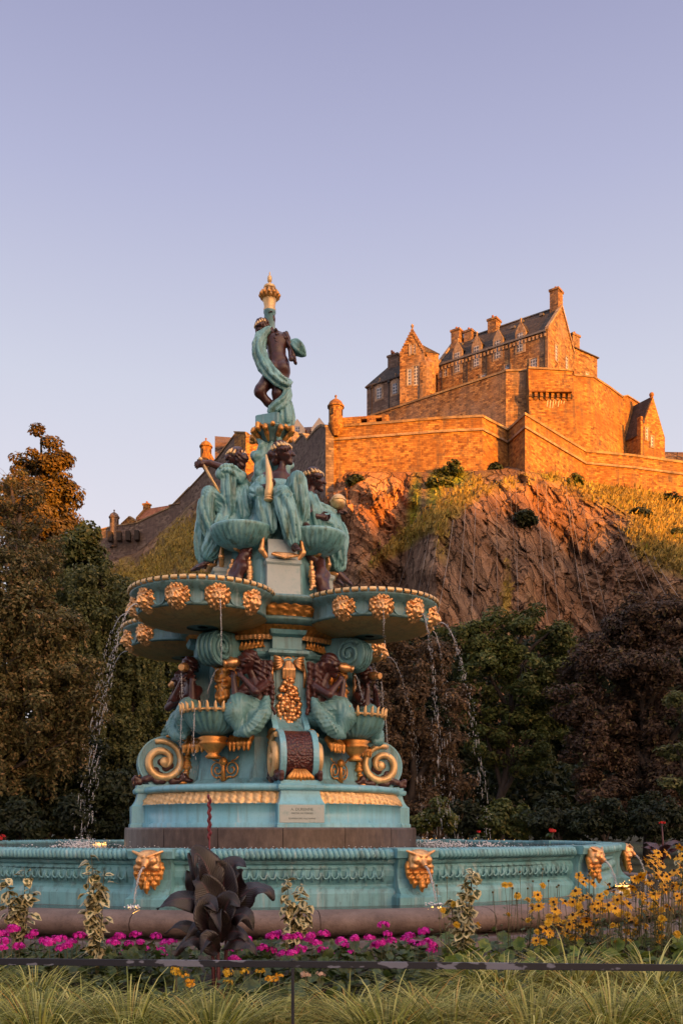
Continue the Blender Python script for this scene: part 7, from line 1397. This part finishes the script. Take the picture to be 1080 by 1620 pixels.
def umbel(rad, r, nf=22):
    V, Q = [], []
    d = unit(nf, r); d[:, 2] = np.abs(d[:, 2]) * .8 - .15
    for e in d:
        e = e / np.linalg.norm(e); c = e * rad * r.uniform(.7, 1.2) * np.array([1, 1, .7]); u = np.cross(e, (.1, .3, .9)); u /= np.linalg.norm(u); v = np.cross(e, u); ph = r.uniform(0, 6.28)
        for k in range(5):
            a = ph + k * 1.2566; q = u * math.cos(a) + v * math.sin(a); s = np.cross(e, q); L_ = rad * .40; b = len(V); V += [c, c + q * L_ * .6 + s * L_ * .38 + e * L_ * .1, c + q * L_ + e * L_ * .02, c + q * L_ * .6 - s * L_ * .38 + e * L_ * .1]; Q.append((b, b + 1, b + 2, b + 3))
    return mesh_np('flower_head', V, Q)
r_ = np.random.default_rng(4); UMB = [umbel(.042, r_, 24) for _ in range(6)]
for m_ in UMB: m_.materials.append(PINK)
gl = ((8, [(3, 1478), (5, 1500), (22, 1470)], 'by the frame edge'), (38, [(20, 1472), (30, 1498), (8, 1490)], 'under the cream shrub'), (62, [(48, 1482), (55, 1477), (72, 1490)], 'before the rounded kerb joint'), (86, [(78, 1492), (88, 1488), (95, 1501)], 'near the tall slim shrub'), (112, [(98, 1486), (106, 1496), (124, 1481), (115, 1490)], 'touching the tall slim shrub'), (142, [(130, 1479), (146, 1478)], 'growing through the slim shrub'), (192, [(178, 1490), (190, 1482), (182, 1492)], 'just past the slim shrub'), (215, [(204, 1494), (215, 1479), (222, 1491), (200, 1510)], 'below the owl jet'), (238, [(230, 1502), (240, 1500), (246, 1482), (256, 1505), (258, 1512)], 'near the dark canna'), (266, [(262, 1492), (272, 1490)], 'against the dark canna leaves'),
      (382, [(374, 1500), (390, 1488), (378, 1512), (370, 1518)], 'just past the dark canna'), (420, [(416, 1500), (430, 1482), (438, 1478), (428, 1504), (448, 1510)], 'in front of the compact shrub'), (462, [(455, 1484), (470, 1482), (476, 1502), (463, 1508)], 'below the compact shrub'), (500, [(488, 1486), (500, 1492), (512, 1478), (511, 1503), (492, 1480)], 'the densest clump past the compact shrub'), (540, [(532, 1512), (540, 1490), (546, 1496), (554, 1508)], 'above the fence post side'), (562, [(560, 1485)], 'a single loose head'), (610, [(607, 1464), (612, 1478), (602, 1492), (596, 1496), (584, 1484), (620, 1488)], 'with the tallest flower stalk'), (650, [(640, 1486), (652, 1492), (660, 1494), (670, 1474), (648, 1480)], 'near the last owl jet'), (680, [(676, 1492), (682, 1504), (684, 1496)], 'last in the row'))
for k, (px, heads, lb) in enumerate(gl):
    r = np.random.default_rng(k + 50); Y = 7.15 + .25 * (k % 3); x0 = (px - CXP) / F * Y; z0 = bed(x0, Y); root = empty('geranium_plant', (x0, Y, z0), 0, 'magenta flowering geranium ' + lb, 'geranium', 'magenta geraniums in the bed'); mb = MB()
    for hx, hy in heads:
        Yh = Y + r.uniform(-.2, .2); p = P(hx, hy, Yh) - Vector((x0, Y, z0)); mb.tube([(p.x * .3, p.y * .3, 0), (p.x * .7, p.y * .7, p.z * .6), p], [.005, .004, .003], 4); o = link('flower_head', UMB[r.integers(6)], None, root, r.uniform(0, 6)); o.location = p; o.scale = (r.uniform(.85, 1.2),) * 3
    mb.build('stem', STEM, root); n = 46; C = np.stack([r.normal(0, .11, n), r.normal(0, .10, n), r.uniform(.05, .34, n)], 1); disc_leaves('leaves', C, r.normal(size=(n, 3)) * .5 + np.array([0, -.25, 1]), .045, GLV, root, r)
# ---- yellow daisies
YEL = leafy('golden_petal', [(0, (.64, .25, .008)), (.5, (.80, .36, .012)), (1, (.88, .48, .03))], .5, .25); YEL2 = leafy('lemon_petal', [(0, (.62, .33, .01)), (1, (.82, .50, .04))], .5, .25); CONE = mottled('dark_flower_cone', [(.3, (.012, .006, .005)), (.7, (.03, .014, .010))], 60, .8, 0, .5, 200, .002)
def daisy(r, rad, npet, dbl=False):
    V, Q = [], []
    for ring in range(3 if dbl else 1):
        for k in range(npet):
            a = 6.283 * (k + .5 * ring) / npet + r.uniform(-.1, .1); L_ = rad * r.uniform(.85, 1.1) * (1 - .25 * ring); dr_ = r.uniform(-.35, .05) + .35 * ring; w = rad * .23; c, s = math.cos(a), math.sin(a); b = len(V)
            for f, ww in ((.12, .35), (.55, 1), (1, .25)): V += [(c * L_ * f - s * w * ww, s * L_ * f + c * w * ww, L_ * dr_ * f * f + ring * .004), (c * L_ * f + s * w * ww, s * L_ * f - c * w * ww, L_ * dr_ * f * f + ring * .004)]
            Q += [(b, b + 1, b + 3, b + 2), (b + 2, b + 3, b + 5, b + 4)]
    return mesh_np('flower', V, Q, True)
DAI = [daisy(r_, .047, 13) for _ in range(4)]; DBL = [daisy(r_, .034, 12, True) for _ in range(3)]
for m_ in DAI: m_.materials.append(YEL)
for m_ in DBL: m_.materials.append(YEL2)
mb = MB(); mb.ball((0, 0, .006), (.011, .011, .013), 9, 6); CN = mb.mesh('flower_cone'); CN.materials.append(CONE)
fl = [(798, 1400, 1), (806, 1400, 1), (858, 1401, 1), (850, 1416, 0), (818, 1417, 1), (834, 1424, 1), (849, 1418, 1), (852, 1434, 0), (803, 1447, 1), (875, 1427, 0), (835, 1456, 1), (868, 1450, 1), (880, 1450, 1), (915, 1433, 1), (925, 1391, 0), (932, 1380, 0), (915, 1385, 0), (938, 1376, 0), (962, 1400, 0), (958, 1412, 1), (970, 1411, 0), (922, 1418, 0), (910, 1410, 0), (905, 1427, 0), (918, 1424, 0), (962, 1437, 0), (940, 1438, 0), (945, 1430, 0), (930, 1450, 0), (918, 1443, 0), (886, 1465, 0), (900, 1463, 0), (942, 1470, 0), (990, 1412, 1), (994, 1418, 1), (984, 1430, 1), (1018, 1444, 1), (1004, 1455, 1), (1016, 1428, 1), (1036, 1430, 1), (1042, 1460, 1), (1046, 1439, 1), (1060, 1440, 1), (1004, 1473, 1), (1001, 1478, 1), (978, 1466, 1), (990, 1473, 1), (1022, 1361, 0), (1035, 1367, 0), (1044, 1366, 0), (1056, 1350, 0), (1048, 1382, 0), (1066, 1378, 0), (1072, 1355, 0), (1005, 1392, 0), (1012, 1415, 0), (1028, 1372, 0), (1075, 1340, 0), (1062, 1395, 0), (1050, 1402, 0), (1030, 1404, 0), (1078, 1400, 0), (866, 1460, 1), (890, 1478, 1), (1070, 1478, 1), (1063, 1485, 1), (1078, 1415, 0), (700, 1440, 1), (717, 1430, 1), (722, 1463, 1), (755, 1464, 1), (1040, 1476, 1), (862, 1470, 0), (906, 1448, 0), (1000, 1404, 0), (1016, 1384, 0), (1076, 1370, 0), (948, 1418, 0), (976, 1424, 0), (1040, 1350, 0)]
anchors = [(712, 'beside the variegated shrub, four heads only'), (800, 'with the tallest lone pair of heads'), (832, 'beside that with the lone pair of heads'), (862, 'with pompom heads over the kerb'), (900, 'low among dark buds'), (930, 'crowded below the corner owl'), (958, 'in the middle of the thicket'), (988, 'with round lemon pompoms'), (1012, 'next to the far owl jet'), (1038, 'topped by drooping orange petals'), (1060, 'tall near the frame edge'), (1080, 'leaving the frame edge')]
ex = random.Random(21)
fl += [(f[0] + ex.gauss(0, 13), min(1490, f[1] + ex.uniform(4, 40)), f[2]) for f in fl if f[0] > 850 for _ in range(2) if ex.random() < .8]
groups = {i: [] for i in range(len(anchors))}
for f in fl: groups[min(range(len(anchors)), key=lambda i: abs(anchors[i][0] - f[0]))].append(f)
for k, (px, lb) in enumerate(anchors):
    r = np.random.default_rng(k + 90); Y = 7.2 + .3 * (k % 3); x0 = (px - CXP) / F * Y; z0 = bed(x0, Y); root = empty('daisy_plant', (x0, Y, z0), 0, 'golden daisy plant ' + lb, 'daisy plant', 'golden daisies in the bed'); mb = MB(); LCc, LDd = [], []
    for hx, hy, db in groups[k]:
        p = P(hx, hy, Y + r.uniform(-.3, .3)) - Vector((x0, Y, z0)); b = Vector((p.x * .25, p.y * .3, 0)); pts = cat_rom([b, b.lerp(p, .5) + Vector((r.uniform(-.03, .03), 0, .03)), p], 4); mb.tube(pts, [.0035 - .0002 * i for i in range(9)], 4)
        for _ in range(7): LCc.append(np.array(b.lerp(p, r.uniform(.05, .85)))); a = r.uniform(0, 6.28); LDd.append((math.cos(a), math.sin(a), r.uniform(-.2, .8)))
        o = link('flower', (DBL if db else DAI)[r.integers(3)], None, root); q = Vector((r.normal() * .5, -.55 + r.normal() * .45, .85)); o.rotation_euler = q.to_track_quat('Z', 'Y').to_euler(); o.location = p; o.scale = (r.uniform(.8, 1.15),) * 3
        if not db: c = link('flower_cone', CN, None, o)
    for _ in range(5):                                 # dark spent cones and buds
        p = Vector((r.uniform(-.15, .15), r.uniform(-.2, .2), r.uniform(.4, .95))); mb.tube([(p.x * .3, p.y * .3, 0), p], .0025, 4); mb.ball(p, .010, 6, 4)
    mb.build('stem', STEM, root); D = np.array(LDd); D /= np.linalg.norm(D, axis=1)[:, None]; rim_leaves('leaves', np.array(LCc), D, np.tile((0, 0, 1.0), (len(D), 1)), .075, .35, GLV, root, .4, r)
# ---- yellow begonias and a faded bloom behind the rail
for k, (px, py, m_, lb) in enumerate(((282, 1538, YEL2, 'yellow begonia below the canna leaves'), (300, 1548, YEL, 'yellow begonia with the lower bloom by the canna'), (362, 1543, YEL2, 'bright yellow begonia in the middle of three'), (433, 1545, YEL, 'largest yellow begonia nearest the fence post'), (396, 1537, YEL2, 'small yellow begonia tight under the rail'), (492, 1546, leafy('faded_petal', [(0, (.5, .30, .2)), (1, (.66, .45, .33))]), 'faded peach begonia just past the fence post'))):
    r = np.random.default_rng(k + 300); Y = 6.0; p0 = P(px, py, Y); z0 = bed(p0.x, Y); root = empty('begonia_plant', (p0.x, Y, z0), 0, lb, 'begonia', 'begonias behind the rail'); mb = MB()
    for j in range(3):
        q = Vector((r.normal() * .035, r.normal() * .03, p0.z - z0 + r.normal() * .018)); mb.tube([(0, 0, 0), q], .004, 4); me = umbel(.03, r, 12); me.materials.append(m_); o = link('flower_head', me, None, root); o.location = q
    mb.build('stem', STEM, root); n = 26; disc_leaves('leaves', np.stack([r.normal(0, .09, n), r.normal(0, .08, n), r.uniform(.05, max(.08, p0.z - z0 - .05), n)], 1), r.normal(size=(n, 3)) * .5 + np.array([0, -.2, 1]), .045, GLV, root, r)
# ---- leafy ground cover
r = np.random.default_rng(11); n = 5200; X = r.uniform(-4.5, 5.2, n); Yy = r.uniform(5.6, 8.4, n); H = .06 + .20 * r.random(n) * np.where(X > .7, 1.5, 1.0); C = np.stack([X, Yy, [bed(a, b) for a, b in zip(X, Yy)] + H], 1)
o = disc_leaves('ground_cover', C, r.normal(size=(n, 3)) * .45 + np.array([0, -.35, 1]), .036, rim_mat('ground_cover_leaf', (.03, .055, .012), (.085, .11, .022), .2, 1.0, .5, .2), None, r, 7); o['kind'] = 'stuff'; tag(o, 'low leafy green ground cover between the flowers', 'ground cover')
n = 190; X = r.uniform(.75, 2.8, n); Yy = r.uniform(6.6, 7.6, n); C = np.stack([X, Yy, [bed(a, b) + .26 + .14 * r.random() for a, b in zip(X, Yy)]], 1)
o = disc_leaves('broad_leaf_foliage', C, r.normal(size=(n, 3)) * .5 + np.array([0, -.6, 1]), .055, rim_mat('broad_leaf', (.06, .11, .012), (.15, .20, .025), .2, 1.0, .45, .25), None, r, 6); o['kind'] = 'stuff'; tag(o, 'broad leaved green foliage spreading below the daisies', 'foliage')
x0 = P(848, 1505, 6.7); root = empty('rusty_leaf_plant', (x0.x, 6.7, bed(x0.x, 6.7)), 0, 'small plant with rusty brown leaves between the pale tufts', 'plant'); RUST = mottled('rusty_leaf', [(.3, (.16, .055, .03)), (.7, (.30, .12, .07))], 20, .6, 0, .3)
for k in range(5): paddle(root, (0, 0, .05), (math.cos(k * 1.3) * .6, -.3, 1), (0, -1, .4), .30, .055, .7, 70 + k, .3, RUST)
# ---- red flowers and a second canna beyond the pool
RED = leafy('red_petal', [(0, (.45, .012, .012)), (1, (.65, .03, .02))], .5, .2)
for px, py, Y, s, lb in ((873, 1315, 24, 1.6, 'single red rose on a stem beyond the far basin rim'), (2, 1326, 22, 1.9, 'red rose at the frame edge beyond the pool'), (757, 1316, 25, .9, 'faint pink rose beside the longest jet')):
    p = P(px, py, Y); root = empty('rose_plant', (p.x, Y, 0), 0, lb, 'rose'); mb = MB(); mb.tube([(0, 0, 0), (.03, 0, p.z * .6), (0, 0, p.z)], [.012, .01, .006], 5); mb.build('stem', STEM, root); me = umbel(.06 * s, r_, 16); me.materials.append(RED); o = link('flower_head', me, None, root); o.location = (0, 0, p.z); n = 18; disc_leaves('leaves', np.stack([r.normal(0, .15, n), r.normal(0, .1, n), r.uniform(.3, p.z, n)], 1), r.normal(size=(n, 3)) + np.array([0, -.4, .6]), .06, GLV, root, r)
cx2 = P(1046, 1345, 19); root = empty('canna_plant', (cx2.x, 19, 0), 0, 'distant dark canna with a red flower tip beyond the pool', 'canna'); z_ = lambda y: EYE + (HY - y) / F * 19
mb = MB(); mb.tube([(0, 0, 0), (.02, 0, z_(1330)), (0, 0, z_(1302))], [.025, .018, .010], 6); mb.build('stem', CANS, root); me = umbel(.06, r_, 10); me.materials.append(RED); link('flower_head', me, None, root).location = (0, 0, z_(1302))
for k in range(7): a = k * 2.4; paddle(root, (0, 0, z_(1350) - .03 * k), (math.cos(a) * .7, math.sin(a) * .7, .8), (0, -.3, 1), .5, .11, 1.1, 100 + k)
